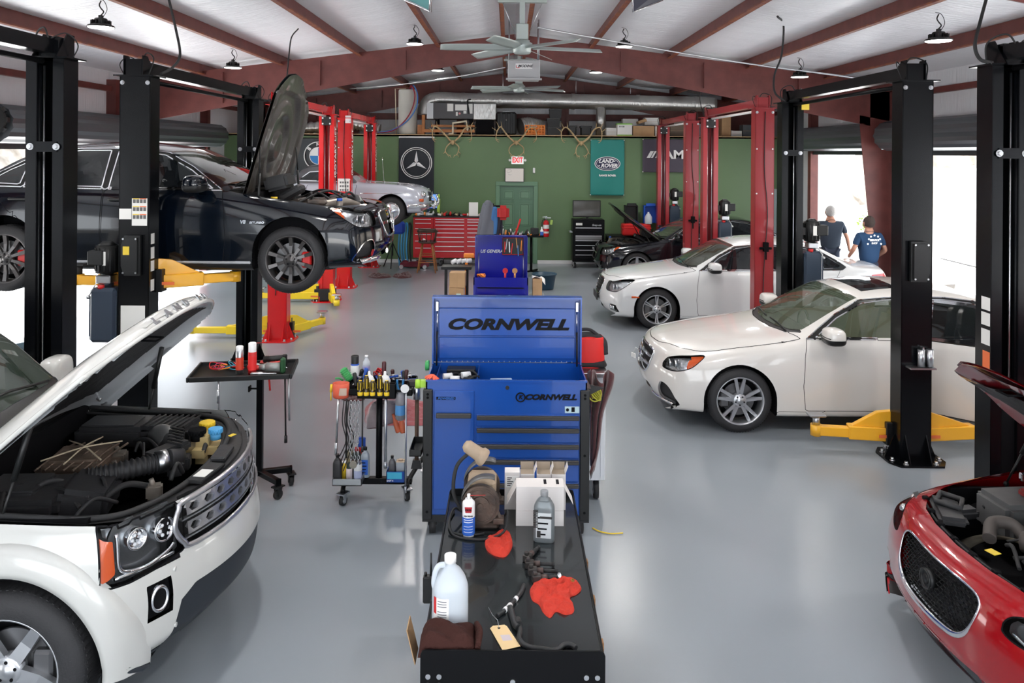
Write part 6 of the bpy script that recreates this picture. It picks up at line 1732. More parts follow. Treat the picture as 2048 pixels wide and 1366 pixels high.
cord('power_cable','black power cord looping around the dirty bench grinder',[c0+Vector(v) for v in((.06,.05,0),(.13,.06,.04),(.15,.0,.09),(.13,-.08,.02),(.04,-.12,0),(-.06,-.12,0),(-.14,-.08,.0),(-.17,.0,.03),(-.15,.1,.06),(-.10,.14,.02))],.0065,M_rubber)
cord('power_cable','second black cord lying along the left rear edge of the black cart',[(-.30,4.50,ZT+.01),(-.32,4.38,ZT+.008),(-.30,4.26,ZT+.008),(-.22,4.22,ZT+.008),(-.12,4.24,ZT+.008)],.006,M_rubber)
# white cartons
M_wb=mat('white_carton',(.66,.63,.61),.7); M_wbi=mat('carton_inside',(.30,.24,.18),.8)
def carton(loc,w,d,h,rz,label,flaps='open',tilt=0,lay=None,group='white cartons on the black cart'):
    e=item('carton',label,'box',loc,rz,group)
    g=MB(); g.b2((-w/2,-d/2,0),(w/2,d/2,h)); g.done('body',M_wb,e)
    if flaps=='open':
        g=MB(); g.b2((-w/2+.002,d/2-.002,h),(w/2-.002,d/2,h+.045)); g.done('flap',M_wbi,e)
        g=MB(); g.b2((0,-.04,0),(.0015,.04,.05),M=T(w/2-.005,0,h)@RY(20 if tilt>=0 else -20)); g.done('flap',M_wb,e)
        g=MB(); g.b2((-w/2+.003,-d/2+.003,h-.001),(w/2-.003,d/2-.003,h+.001)); g.done('opening',M_wbi,e)
    return e
bx=[(1029,1010,.088,.075,.215,0,'closed'),(1059,1004,.082,.075,.205,0,'open'),(1092,1004,.082,.075,.205,0,'open'),(1121,1006,.082,.075,.205,0,'open')]
lb=['tall white carton with a printed end, leftmost behind the grey oil bottle','tall white carton with a torn flap, second from the left','tall open white carton, third from the left','tall open white carton, rightmost with raised flaps']
for (px,py,w,d,h,rz,fl),l in zip(bx,lb):
    q=PC(px,1008); q.y=4.58; q.x=(px-1018)*q.y/FPX; o=carton(q,w,d,h,rz,l,fl)
    if fl=='closed':
        g=MB(); g.b2((-.038,-.0385,.13),(.038,-.0375,.195)); z=g.done('printed_label',M_paper,o)
        g=MB()
        for k in range(5): g.b2((-.03,-.0395,.138+.011*k),(-.03+.02+.008*(k%3),-.0385,.142+.011*k))
        g.b2((.018,-.0395,.14),(.034,-.0385,.18)); g.done('label_print',M_letk,z)
q=carton((( 1084-1018)*4.40/FPX,4.40,ZT),.265,.11,.083,0,'long white carton lying flat, lower one behind the grey oil bottle','closed')
q=carton((( 1084-1018)*4.41/FPX,4.41,ZT+.084),.265,.12,.13,0,'long white carton lying on another, its end flaps hanging out','closed')
for s in(-1,1):
    g=MB(); g.b2((0,-.055,-.11),(.0015,.055,0),M=T(s*.1325,0,.128)@RY(s*-28)); g.done('flap',M_wb,q)
g=MB()
for x in(.03,.10): g.b2((x-.008,-.02,.1302),(x+.008,.04,.1312))
g.done('label_print',M_letk,q)
p=PC(1062,1041); q=carton(p,.045,.03,.05,0,'tiny white carton in front of the long white cartons','closed')
g=MB(); g.b2((-.006,-.0165,.004),(.008,-.0155,.018)); g.b2((-.018,-.0165,.034),(.012,-.0155,.037)); g.done('label_print',M_letk,q)
# grey oil bottle
def bottle(name,label,loc,w,d,h,m,capm,rz=0,neck=.28,cat='bottle',group=None,lab=None):
    e=item(name,label,cat,loc,rz,group)
    sec=[(0,.96),(.01,1),(.62,1),(.70,.97),(.80,.72),(.86,.42),(.88,neck+.02),(.93,neck)]
    def f(u,v):
        k=v*(len(sec)-1);i=min(int(k),len(sec)-2);t=k-i; z=lerp(sec[i][0],sec[i+1][0],t)*h; r=lerp(sec[i][1],sec[i+1][1],t)
        a=2*PI*u; pw=lambda x:math.copysign(abs(x)**(.6 if r>.5 else .9),x)
        dr=max(r,0) if r>.5 else r
        return (w/2*r*pw(math.cos(a)),(d/2*r if r>.6 else w/2*r)*pw(math.sin(a)),z)
    g=MB(); g.grid(32,26,f); g.b2((-w*.4,-d*.4,0),(w*.4,d*.4,.002)); g.done('body',m,e)
    g=MB(); rr=w/2*(neck+.06); g.cyl((0,0,h*.90),(0,0,h),rr,n=20)
    for k in range(20): g.box((0,0,0),(.0015,.002,h*.08),0,M=T(0,0,h*.95)@RZ(k*18)@T(rr,0,0))
    g.done('cap',capm,e)
    if lab:
        g=MB(); g.b2((-w*.36,-d/2-.001,h*.1),(w*.36,-d/2+.004,h*.6)); q=g.done('label',lab,e)
        g=MB()
        for k in range(4): g.b2((-w*.28,-d/2-.002,h*(.16+.11*k)),(w*(.1+.06*(k%3)),-d/2-.001,h*(.19+.11*k)))
        g.done('label_print',M_letk if lab!=M_letk else M_let,q)
    return e
p=PC(1088,1080); o=bottle('oil_bottle','grey motor oil bottle with a ribbed left side, on the black cart',p,.112,.07,.265,mat('silver_grey_plastic',(.17,.19,.20),.35,.3),mat('grey_cap',(.25,.26,.27),.45),-8,.30,lab=mat('silver_label',(.55,.57,.58),.4))
g=MB()
for k in range(12): g.cyl((-.055,-.034,.08+.008*k),(-.03,-.036,.083+.008*k),.003,n=6)
g.b2((-.02,-.038,.13),(.045,-.0365,.142)); g.b2((-.035,-.038,.03),(-.015,-.0365,.065)); g.done('ribs',M_handle,o)
# red rags
M_redrag=mat('red_shop_rag',(.62,.045,.025),.95,bump=.6,bscale=60,var=.2,vscale=12)
def rag(name,label,pts,z,h,m,seed=1,fold=3,cat='rag',group=None):
    b=[PZ(x,y,z) for x,y in pts]; c=sum(b,Vector())/len(b); B=spline(b,5,True); n=len(B)
    g=MB(); nr=22
    def f(u,v):
        k=int(round(u*(n)))%n; q=B[k]; r=v; P_=c+(q-c)*r
        a=2*PI*u
        f1=noise.noise(Vector(((P_.x-c.x)*14,(P_.y-c.y)*14,seed*3.1))); f2=abs(noise.noise(Vector(((P_.x-c.x)*30+f1*2,(P_.y-c.y)*9,seed*7.7))))
        f3=1-abs(noise.noise(Vector(((P_.x-c.x)*22+f1*1.5,(P_.y-c.y)*13,seed*1.7))))*2.2; hh=h*(1-r**6)**.5*(.18+.75*max(f3,0)**2.2+.5*f2)+.003
        if r>=.999: hh=.0
        return (P_.x,P_.y,z+max(hh,.002 if r<1 else 0))
    g.grid(n+1,nr,f); return lone(g,name,m,label,cat,group)
rag('shop_rag','small crumpled red rag beside the white and blue spray can',[(972,1078),(985,1071),(1005,1063),(1019,1068),(1025,1085),(1022,1100),(1010,1114),(990,1112),(975,1102),(970,1090)],ZT,.026,M_redrag,2)
rag('shop_rag','large red rag with a metal plug on it, right side of the black cart',[(1060,1180),(1072,1165),(1098,1158),(1130,1156),(1152,1162),(1163,1178),(1152,1190),(1140,1196),(1148,1215),(1146,1226),(1130,1230),(1112,1224),(1100,1236),(1086,1225),(1078,1210),(1064,1200)],ZT,.024,M_redrag,5)
p=PC(1119,1172); g=MB(); F=T(p.x,p.y,ZT+.05)@RX(70)@RZ(0); g.cyl((0,0,-.022),(0,0,.005),.008,n=12,M=F); g.cyl((0,0,.005),(0,0,.018),.006,n=12,M=F); g.cyl((0,0,.018),(0,0,.03),.003,n=8,M=F); g.cyl((0,0,-.032),(0,0,-.022),.0095,n=6,M=F); lone(g,'spark_plug',M_steel,'small metal spark plug lying on the large red rag','spark plug')
p=PC(1145,1176); g=MB(); g.lathe([(.006,0),(.010,0),(.010,.006),(.006,.006)],6,M=T(p.x,p.y,ZT+.034),sm=False); lone(g,'brass_nut',mat('brass',(.65,.45,.15),.3,1.),'small brass nut on the large red rag, right of the spark plug','nut')
# ignition coils
def coil(loc,rz,label):
    e=item('ignition_coil',label,'ignition coil',loc,rz,'black ignition coils in a row')
    g=MB(); g.b2((-.03,-.018,0),(.015,.018,.035),.004); g.b2((-.025,-.01,.035),(-.005,.01,.05),.003); g.done('body',mat('oily_black',(.035,.03,.028),.5,bump=.2,bscale=60),e)
    g=MB(); g.cyl((.015,0,.018),(.045,0,.018),.014,n=12); g.done('collar',mat('brown_boot',(.07,.045,.04),.6),e)
    g=MB(); g.cyl((.045,0,.018),(.115,0,.014),.009,n=12); g.cyl((.105,0,.014),(.118,0,.014),.0105,n=12); g.done('boot',M_rubber,e)
for k,(px,py,rz) in enumerate(((1056,1120,60),(1062,1135,2),(1068,1149,3),(1076,1163,8))):
    coil(PC(px,py),rz,('black ignition coil standing at an angle, farthest of the four','black ignition coil lying second farthest of the four','black ignition coil lying second nearest of the four','black ignition coil lying nearest to the large red rag')[k])
# hoses
M_hose=mat('black_coolant_hose',(.022,.024,.026),.5,bump=.05,bscale=90)
def tb(pxs,r,dz=0): return [PZ(x,y,ZT+r+dz) for x,y in pxs]
e=item('coolant_hose','black branched coolant hose with white clamps, lying across the near half of the cart','hose',(0,0,0))
g=MB(); g.tube(spline(tb([(1048,1170),(1042,1185),(1032,1197),(1020,1212)],.009),6),.0095,10); g.tube(spline(tb([(1018,1213),(1008,1222),(994,1232)],.009),6),.0095,10)
g.tube(spline(tb([(1020,1215),(1025,1232),(1030,1248),(1036,1256)],.013),6),.014,12)
g.tube(spline(tb([(1037,1245),(1040,1262),(1038,1275),(1045,1287),(1062,1295),(1085,1298),(1105,1301),(1118,1298),(1128,1290),(1142,1290),(1152,1296)],.010),6),.0105,12); g.done('tube',M_hose,e)
for (a,b_,r) in (((1021,1210),(1016,1216),.0125),((1013,1217),(1009,1221),.0115),((1033,1196),(1030,1200),.011)):
    g=MB(); q=tb([a,b_],.010); g.tube(q,r,14); g.done('clamp',M_white,e)
g=MB(); g.tube(tb([(1034,1240),(1038,1250)],.014),.017,14); g.done('collar',M_rubber,e)
# manila tag
e=item('paper_tag','buff manila tag with a wire, beside the black branched hose','tag',(0,0,0))
q=[PZ(x,y,ZT+.004) for x,y in((980,1257),(986,1252),(1009,1250),(1014,1253),(1041,1293),(1005,1301))]
g=MB(); g._add(q+[v+Vector((0,0,.0015)) for v in q],[(0,1,2,3,4,5),(11,10,9,8,7,6)]+[(i,(i+1)%6,6+(i+1)%6,6+i) for i in range(6)]); o=g.done('card',mat('manila',(.78,.57,.30),.7),e)
g=MB(); c=PZ(998,1256,ZT+.006); g.lathe([(.003,0),(.006,0),(.006,.001),(.003,.001)],16,M=T(*c)); g.done('eyelet',M_dark,o)
q=[PZ(x,y,ZT+.0062) for x,y in((1000,1270),(1019,1269),(1025,1280),(1006,1282))]; g=MB(); g._add(q,[(0,1,2,3)]); g.done('writing_panel',mat('pale_lilac',(.6,.52,.55),.7),o)
g=MB(); g.tube([PZ(x,y,ZT+z) for x,y,z in((977,1215,.01),(985,1230,.02),(995,1240,.015),(998,1256,.007))],.0012,5); g.done('wire',M_steel,e)
# gallon jug
p=PC(900,1245); e=item('gallon_jug','translucent white gallon jug with a handle, at the near left of the black cart','jug',(-.245,3.44,ZT),14)
M_jug=mat('milky_jug_plastic',(.68,.74,.80),.35,trans=.25,alpha=.97)
def jf(u,v):
    sec=[(0,.90),(.01,1),(.55,1),(.62,.98),(.72,.86),(.82,.62),(.90,.34),(.94,.26),(.97,.26)]
    k=v*(len(sec)-1);i=min(int(k),len(sec)-2);t=k-i; z=lerp(sec[i][0],sec[i+1][0],t)*.285; r=lerp(sec[i][1],sec[i+1][1],t)
    a=2*PI*u; pw=lambda x:math.copysign(abs(x)**(.75 if r>.5 else 1),x)
    return (.078*r*pw(math.cos(a)),.072*r*pw(math.sin(a)),z)
g=MB(); g.grid(36,30,jf); g.b2((-.06,-.06,0),(.06,.06,.003)); g.done('body',M_jug,e)
g=MB(); g.tube(spline([(-.022,0,.262),(-.05,0,.26),(-.066,0,.235),(-.072,0,.19),(-.066,0,.16)],7),.012,10); g.done('handle',M_jug,e)
g=MB(); g.cyl((0,0,.272),(0,0,.302),.026,n=24); g.done('cap',M_white,e)
g=MB()
def lf(u,v): a=R(lerp(200,262,u)); return (.0795*math.copysign(abs(math.cos(a))**.75,math.cos(a)),.0735*math.copysign(abs(math.sin(a))**.75,math.sin(a)),lerp(.02,.15,v))
g.grid(10,4,lf); lb_=g.done('label',M_paper,e)
g=MB()
for k in range(9):
    z=.135-.011*k
    if k in(3,7):continue
    g.grid(6,2,lambda u,v:tuple(c*1.006 if i<2 else z+.004*v for i,c in enumerate(lf(lerp(.35,.9,u),0))))
g.done('label_print',mat('grey_print',(.2,.2,.22),.6),lb_)
g=MB(); g.grid(4,2,lambda u,v:tuple(c*1.008 if i<2 else lerp(.08,.15,v) for i,c in enumerate(lf(lerp(0,.25,u),0)))); g.done('label_band',M_redp,lb_)
# brown folded cloth
e=item('folded_cloth','dark brown folded cloth bundle on the near left corner of the cart','cloth',(-.245,3.285,ZT),0)
M_br=mat('dark_brown_fabric',(.045,.017,.014),.85,bump=.3,bscale=60,spec=.15)
def cf(u,v):
    x=lerp(-.115,.125,u); y=lerp(-.08,.09,v)
    e1=min(1,max(0,1-abs(2*u-1)**5))*min(1,max(0,1-abs(2*v-1)**5))
    z=.085*e1**.5*(1-.30*u)+.008*math.sin(x*40+y*55)+.006*noise.noise(Vector((x*30,y*30,2)))
    if u in(0,1) or v in(0,1): z=0
    return (x,y,max(z,0))
g=MB(); g.grid(44,32,cf); g.done('cloth',M_br,e)
g=MB()
for k in range(3): g.tube(spline([(.125+.004*k,-.075,.02+.016*k),(.13+.004*k,.0,.03+.017*k),(.12,.07,.02+.016*k)],5),.012,8)
g.done('folded_edge',M_br,e)
# radio, cardboard, bag
e=item('two_way_radio','black two-way radio with an antenna clipped on the left side of the black cart','radio',(-.375,3.83,.72))
g=MB(); g.b2((-.03,-.02,-.02),(.02,.02,.11),.006); g.cyl((-.018,0,.11),(-.018,0,.125),.007,n=8); g.done('body',M_plast,e)
g=MB(); g.cyl((.008,0,.11),(.008,0,.22),.006,.004,n=8); g.done('antenna',M_plast,e)
g=MB(); g.b2((0,0,0),(.004,.11,.15),M=T(-.39,3.36,.70)@RY(-14)); lone(g,'cardboard_piece',M_card,'small brown cardboard piece at the left edge of the black cart','cardboard')
e=item('plastic_bag','clear crumpled plastic bag hanging low on the left side of the cart','plastic bag',(-.42,3.45,.42))
g=MB()
def pb(u,v): a=2*PI*u; r=.07*math.sin(PI*min(v+.08,1))*(1+.35*noise.noise(Vector((3*math.cos(a),3*math.sin(a),v*5)))); return (r*math.cos(a)*.9,r*math.sin(a),lerp(-.16,.16,v))
g.grid(26,16,pb); g.done('film',mat('clear_film',(.6,.65,.7),.12,alpha=.35),e)
g=MB(); g.ball((-.02,0,-.08),.035,10,sx=1.2); g.done('contents',mat('taupe',(.2,.17,.16),.7),e)
e=item('detergent_bottle','blue and red containers standing on the lower shelf of the black cart','bottle',(0,3.35,.27))
g=MB(); g.b2((-.15,-.05,0),(.10,.05,.22),.02); g.done('body',M_bluep,e)
# ================================================================= rolling tool tray cart (middle left)
def grp(o,gr): o['group']=gr; return o
TY=6.62
e=item('post_tool_cart','black rolling tool tray on a post, heaped with tools, left of the blue cabinet','tool cart',(-1.08,TY,0))
g=MB(); g.cyl((0,0,.12),(0,0,.92),.027,n=18); g.done('post',M_blackp,e)
g=MB(); g.b2((-.27,-.03,.10),(.28,.03,.15),.004); g.done('base_bar',M_blackp,e)
for s,x in((-1,-.25),(1,.24)):
    g=MB(); g.tube(spline([(x,-.02,.125),(x+s*.02,-.12,.13),(x+s*.01,-.22,.11)],5) if s<0 else spline([(x,-.12,.1),(x+.02,.0,.14),(x+.08,.18,.2),(x+.14,.3,.24)],5),.02,8); g.done('base_leg',M_blackp,e); caster(e,x+s*.01,-.2 if s<0 else -.1,.038,.03,M_steel,25*s)
caster(e,.36,.28,.038,.03); caster(e,-.3,.25,.038,.03)
def tray(e,x0,y0,x1,y1,z,h,m,name='tray'):
    g=MB(); g.b2((x0,y0,z),(x1,y1,z+.006)); 
    for a,b_ in(((x0,y0,z),(x1,y0+.005,z+h)),((x0,y1-.005,z),(x1,y1,z+h)),((x0,y0,z),(x0+.005,y1,z+h)),((x1-.005,y0,z),(x1,y1,z+h))): g.b2(a,b_)
    return g.done(name,m,e)
tray(e,-.27,-.20,.30,.20,.90,.05,M_blackp,'tray'); tray(e,-.14,-.25,.17,-.20,.89,.12,M_blackp,'tool_rack')
# items
CX=-1.08; gT='hand tools on the post cart'
def W_(x,y,z): return (CX+x,TY+y,z)
for k,x in enumerate((-.115,-.065,-.015,.045,.10)):
    e=item('screwdriver','yellow and black handled screwdriver, '+('leftmost','second','middle','fourth','rightmost')[k]+' in the front rack of the post cart','screwdriver',W_(x,-.255,.92),0,'yellow handled screwdrivers in the rack')
    h=.16 if k%2 else .12
    g=MB(); g.lathe([(0,0),(.017,.004),(.021,.03),(.017,.05),(.020,.075),(.020,h-.02),(.014,h),(0,h)],10,sm=False); g.done('handle',mat('dark_amber_handle',(.06,.04,.01),.25),e)
    g=MB(); g.lathe([(.0215,.0),(.023,.02),(.018,.04)],10); 
    for a in range(0,360,90): g.box((0,0,0),(.004,.006,h*.5),.001,M=RZ(a+20)@T(.0195,0,h*.6))
    g.lathe([(0,h+.001),(.013,h+.001),(.014,h-.003)],12)
    g.done('grip',M_yellow,e)
for k,x in enumerate((-.06,.07)):
    g=MB(); g.lathe([(0,.0),(.045,0),(.046,.03),(.032,.06),(.012,.075),(.010,.10),(.006,.105),(0,.105)],20,M=T(*W_(x,-.16,.985))); lone(g,'bottle_cap_top',M_white,('white domed squeeze bottle top, left one','white domed squeeze bottle top, right one')[k]+' above the yellow screwdrivers','bottle')
e=item('water_bottle','clear plastic water bottle standing on the post cart','bottle',W_(-.13,.1,.955))
g=MB(); g.lathe([(0,0),(.03,.002),(.032,.01),(.030,.05),(.032,.06),(.032,.13),(.03,.145),(.014,.17),(.013,.18)],20); g.done('body',mat('clear_pet',(.75,.8,.85),.05,alpha=.45),e)
g=MB(); g.lathe([(.0325,.065),(.0325,.11)],20); g.done('label',mat('lilac_label',(.35,.33,.55),.5),e)
g=MB(); g.cyl((0,0,.18),(0,0,.197),.015,n=14); g.done('cap',M_white,e)
def simplecan(x,y,z,r,h,mb_,mc,label,name='spray_can',cat='spray can',cap=.22,gr=None,lab=None):
    e=item(name,label,cat,(x,y,z),0,gr)
    g=MB(); g.lathe([(0,0),(r,.003),(r,h*(1-cap)),(r*.8,h*(1-cap)+.008),(0,h*(1-cap)+.009)],20); g.done('body',mb_,e)
    g=MB(); g.lathe([(r*.92,h*(1-cap)),(r*.94,h*.98),(r*.7,h),(0,h)],20); g.done('cap',mc,e)
    if lab: g=MB(); g.lathe([(r*1.01,h*.15),(r*1.01,h*.6)],20); g.done('label',lab,e)
    return e
simplecan(*W_(-.225,.08,.955),.036,.20,M_bluep,M_plast,'blue spray can with a wide black cap at the left of the post cart',cap=.35,lab=M_paper)
g=MB(); g.b2((-.03,-.015,-.06),(.03,.015,.06),.012,M=T(*W_(-.27,-.05,1.03))@RY(-35)); 
for k in range(6): g.b2((-.034,-.018,-.045+.017*k),(.034,.018,-.038+.017*k),.001,M=T(*W_(-.27,-.05,1.03))@RY(-35))
lone(g,'ribbed_handle',M_greenp,'green ribbed trigger handle sticking out at the left of the post cart','tool')
g=MB(); g.tube(spline([W_(-.30,-.05,.98),W_(-.33,-.06,1.0),W_(-.36,-.07,1.0)],4),.008,6); lone(g,'green_hook',M_greenp,'thin green hooked lever at the far left of the post cart','tool')
e=item('cup_holder','orange-red plastic pocket with a label on the left of the post cart','cup',W_(-.285,-.19,.88))
g=MB(); g.lathe([(0,0),(.055,.0),(.06,.01),(.063,.12),(.058,.12),(.052,.02)],24,sx=1.1,sy=.8); g.done('body',mat('orange_red_plastic',(.62,.10,.05),.5),e)
g=MB(); g.grid(8,3,lambda u,v:(.071*math.cos(R(lerp(240,300,u)))+.02,.052*math.sin(R(lerp(240,300,u))),lerp(.03,.09,v))); g.done('label',mat('beige_label',(.5,.38,.3),.6),e)
g=MB(); g.cyl(W_(-.365,-.2,.93),W_(-.36,-.2,.99),.011,n=8); g.cyl(W_(-.365,-.2,.86),W_(-.365,-.2,.93),.006,n=8); lone(g,'marker_pen',M_yellow,'yellow marker pen clipped on the outermost left of the post cart','pen')
rg=random.Random(3)
for k in range(9):   # handles standing in the tray
    x,y=rg.uniform(-.2,.22),rg.uniform(-.12,.12); m=[M_rubber,M_plast,mat('dark_maroon',(.06,.02,.02),.4),M_bluep][k%4]
    h=.08+.05*rg.random()
    g=MB(); g.lathe([(0,0),(.014,0),(.018,.02),(.015,.05),(.018,h-.01),(.012,h),(0,h)],10,M=T(*W_(x,y,.94))@RX(rg.uniform(-20,20))@RY(rg.uniform(-20,20)))
    o=lone(g,'hand_tool',m,'dark handled tool standing among the heap on the post cart','tool',gT)
for k in range(12):
    x,y,a=rg.uniform(-.2,.26),rg.uniform(-.1,.17),rg.uniform(0,180)
    g=MB(); L=rg.uniform(.1,.16); F=T(*W_(x,y,.965+.03*rg.random()))@RZ(a)@RY(rg.uniform(-10,10))
    g.cyl((-L/2,0,0),(L/2,0,0),.006,n=8,M=F); g.cyl((L/2-.01,0,0),(L/2+.02,0,0),.012,n=10,M=F)
    lone(g,'wrench',M_steel if k%3 else M_bluep,'wrench lying in the heap on the post cart','tool',gT+' lying flat')
g=MB(); g.lathe([(0,0),(.016,0),(.02,.02),(.018,.13),(.014,.14),(0,.14)],12,M=T(*W_(.045,-.05,1.0))); lone(g,'hand_tool',mat('wine_red_handle',(.07,.015,.02),.35),'tall dark maroon handled tool standing behind the right white bottle top','tool')
g=MB()
for k in range(4): g.tube([W_(-.02+.035*math.cos(t+k)+.01*k,.02+.02*math.sin(t),1.02+.02*math.sin(t*2+k)+.01*k) for t in [2*PI*j/14 for j in range(14)]],.005,5,closed=True)
lone(g,'red_wire_bundle',M_redp,'bundle of dark red wire on top of the post cart','wire')
e=item('blue_grip_pliers','pair of pliers with blue grips at the right of the post cart','pliers',W_(.20,-.19,.93))
for s in(-1,1): g=MB(); g.tube(spline([(0,0,0),(s*.02,0,.04),(s*.025,0,.10)],4),.009,8); g.done('grip',mat('teal_blue_grip',(.02,.15,.35),.4),e)
e=item('sledge_hammer','sledge hammer hanging head up at the right side of the post cart','hammer',W_(.335,-.15,.30))
g=MB(); g.cyl((0,0,.0),(0,0,.62),.017,n=12); g.done('handle',mat('brown_handle',(.09,.05,.03),.5),e)
g=MB(); g.cyl((0,0,.56),(0,0,.68),.03,n=14); g.done('collar',M_steel,e)
g=MB(); g.b2((-.07,-.03,.66),(.075,.03,.72),.012); g.done('head',mat('dark_iron',(.04,.035,.033),.5,.6),e)
g=MB(); g.prism([(-.045,-.01),(.045,-.01),(.03,.06),(-.03,.06)],-.02,.02,M=UP); g.done('foot',M_plast,e)
e=item('glass_cleaner','narrow bottle with a blue label hanging upside down under the right of the post cart','bottle',W_(.205,-.2,.70))
g=MB(); g.lathe([(0,0),(.02,0),(.04,.015),(.042,.2),(.03,.23),(0,.23)],20); g.done('body',mat('dusty_clear',(.25,.25,.27),.3,alpha=.8),e)
g=MB(); g.lathe([(.043,.05),(.043,.13)],20); g.done('label',mat('sky_label',(.08,.25,.5),.4),e)
g=MB(); g.cyl(W_(.245,-.24,.97),W_(.245,-.235,.97),.035,n=24); lone(g,'round_badge_tag',M_paper,'round white and pink badge hanging at the right of the post cart','tag')
for k,(x,z0,z1,m) in enumerate(((.255,.12,.95,M_steel),(.09,.32,.95,M_steel),(-.10,.45,.9,M_handle),(-.23,.4,.88,M_rubber))):
    g=MB(); g.cyl(W_(x,-.23,z0),W_(x,-.23,z1),.007 if k!=1 else .012,n=8); g.cyl(W_(x,-.23,z0),W_(x,-.23,z0+.05),.010 if k!=1 else .015,n=8); lone(g,'pry_bar',m,('long thin steel rod reaching down to the caster','grey flat pry bar beside the post of the cart','dark curved rod hanging under the screwdriver rack','black rod hanging at the left front of the post cart')[k],'pry bar')
g=MB(); g.cyl(W_(-.30,-.22,.88),W_(-.315,-.22,.52),.009,n=8); g.cyl(W_(-.315,-.22,.52),W_(-.318,-.22,.42),.014,.01,n=8); lone(g,'breaker_bar',M_steel,'steel breaker bar hanging from the orange pocket','pry bar')
for k in range(3):
    g=MB()
    n=16
    for j in range(n):
        z=.86-.032*j; F=T(*W_(-.19+.03*k+.004*math.sin(j),-.255,z))@RZ(90*(j%2))@RX(90)
        g.tube([(.009*math.cos(t),.018*math.sin(t),0) for t in [2*PI*i/10 for i in range(10)]],.0035,5,M=F,closed=True)
    lone(g,'hanging_chain',M_steel,('steel chain hanging at the front of the post cart, left strand','steel chain hanging at the front of the post cart, middle strand','steel chain hanging at the front of the post cart, right strand')[k],'chain')
g=MB(); g.cyl(W_(-.165,-.275,.36),W_(-.165,-.235,.36),.03,n=16); g.cyl(W_(-.165,-.28,.36),W_(-.165,-.23,.36),.01,n=8); lone(g,'pulley',mat('worn_brass_grey',(.25,.23,.19),.4,.8),'small pulley wheel at the bottom of the hanging chains','pulley')
for k in range(4):
    x=-.25+.02*k; g=MB(); g.tube(spline([W_(x,-.24,.87),W_(x-.01,-.25,.7),W_(x+.02,-.25,.55),W_(x-.03-.01*k,-.25,.42-.04*k)],5),.0045,5); lone(g,'zip_cord',M_rubber,'black loose cord hanging at the front left of the post cart','cord','black cords hanging from the post cart')
e=item('rag_bag','clear plastic bag full of dark red rags hanging behind the cart post','plastic bag',W_(.02,.1,.62))
def rb(u,v):
    a=2*PI*u; r=(.03+.13*math.sin(min(v*1.15,1)*PI/2*1.0))*(1+.1*noise.noise(Vector((3*math.cos(a),3*math.sin(a),v*6)))) if v<.93 else .02
    return (r*math.cos(a),r*.6*math.sin(a),.28-.36*v+(.04*math.cos(a) if .3<v<.95 else 0))
g=MB(); g.grid(30,20,rb); g.done('film',mat('clear_bag',(.75,.7,.75),.1,alpha=.3),e)
g=MB(); g.grid(26,16,lambda u,v:tuple(c*.9 if i<2 else min(c,.13)-.0 for i,c in enumerate(rb(u,lerp(.3,.96,v))))); g.done('rags',M_rag,e)
for k,x in enumerate((.13,.185)):
    g=MB(); F=T(*W_(x,.02,.62))@RY(-18+10*k); g.lathe([(0,-.10),(.022,-.10),(.025,-.09),(.022,-.02),(.012,.02),(.01,.06),(0,.06)],14,M=F); lone(g,'quick_coupler',mat('coral_orange',(.75,.18,.08),.45),('orange-red air coupler hanging under the cart, left one','orange-red air coupler hanging under the cart, right one')[k],'air coupler')
# bottom tray with bottles
e=item('drip_tray','galvanised tray of bottles on the left of the cart base','tray',W_(-.235,-.05,.15))
tray(e,-.12,-.13,.12,.12,.0,.055,M_galv,'tray')
BT=.158
def bt(x,y,w,h,m,mc,label,lab=None): return bottle('bottle',label,W_(x,y,BT),w,w*.75,h,m,mc,0,.34,'bottle',None,lab)
bt(-.325,-.12,.075,.23,mat('charcoal_bottle',(.03,.03,.032),.4),M_plast,'charcoal plastic bottle at the left end of the galvanised tray')
bt(-.25,.02,.07,.26,mat('olive_bottle',(.30,.26,.16),.4),M_plast,'olive beige bottle at the back of the galvanised tray')
simplecan(*W_(-.225,-.125,BT),.026,.16,mat('pink_white_can',(.65,.56,.56),.4),mat('green_black_cap',(.015,.03,.025),.4),'small pinkish can with a dark green cap in the galvanised tray',cap=.28)
simplecan(*W_(-.155,-.12,BT),.034,.17,M_white,M_steel,'white spray can with blue print in the galvanised tray',cap=.12,lab=mat('blue_white_label',(.45,.5,.7),.4))
bt(-.19,-.0,.095,.24,mat('dark_green_bottle',(.03,.04,.035),.4),M_redp,'dark conical bottle with a red cap in the galvanised tray')
bt(-.115,-.01,.075,.25,mat('grey_blue_bottle',(.35,.40,.45),.35),M_plast,'pale bottle with a blue label and black cap in the galvanised tray',lab=mat('blue_label',(.03,.12,.5),.4))
simplecan(*W_(-.16,.07,BT),.036,.30,M_redp,M_bluep,'tall red can with a dark blue cap at the back of the galvanised tray',cap=.25)
simplecan(*W_(-.28,-.06,BT),.022,.15,M_yellow,M_white,'small yellow tube between bottles in the galvanised tray',cap=.1)
e=item('parts_carton','blue open carton printed DOT 4 on the cart base','box',W_(.15,-.06,.15))
tray(e,-.07,-.06,.085,.06,.0,.095,mat('deep_blue_carton',(.01,.06,.30),.5),'body')
g=MB(); g.b2((-.062,-.0625,.035),(.06,-.0605,.09)); q=g.done('printed_panel',mat('cyan_print',(.06,.45,.65),.5),e)
g=MB(); g.text('DOT 4',.018,T(-.038,-.0625,.02)@UP,.0005,bold=.0006); g.done('lettering',M_let,e)
bottle('bottle','smoky grey bottle with a black cap in the blue carton',W_(.12,-.06,.157),.06,.05,.20,mat('smoky_bottle',(.10,.10,.11),.25),M_plast,0,.34)
e=item('metal_can','square grey-white metal can with a tan top in the blue carton','can',W_(.19,-.05,.157))
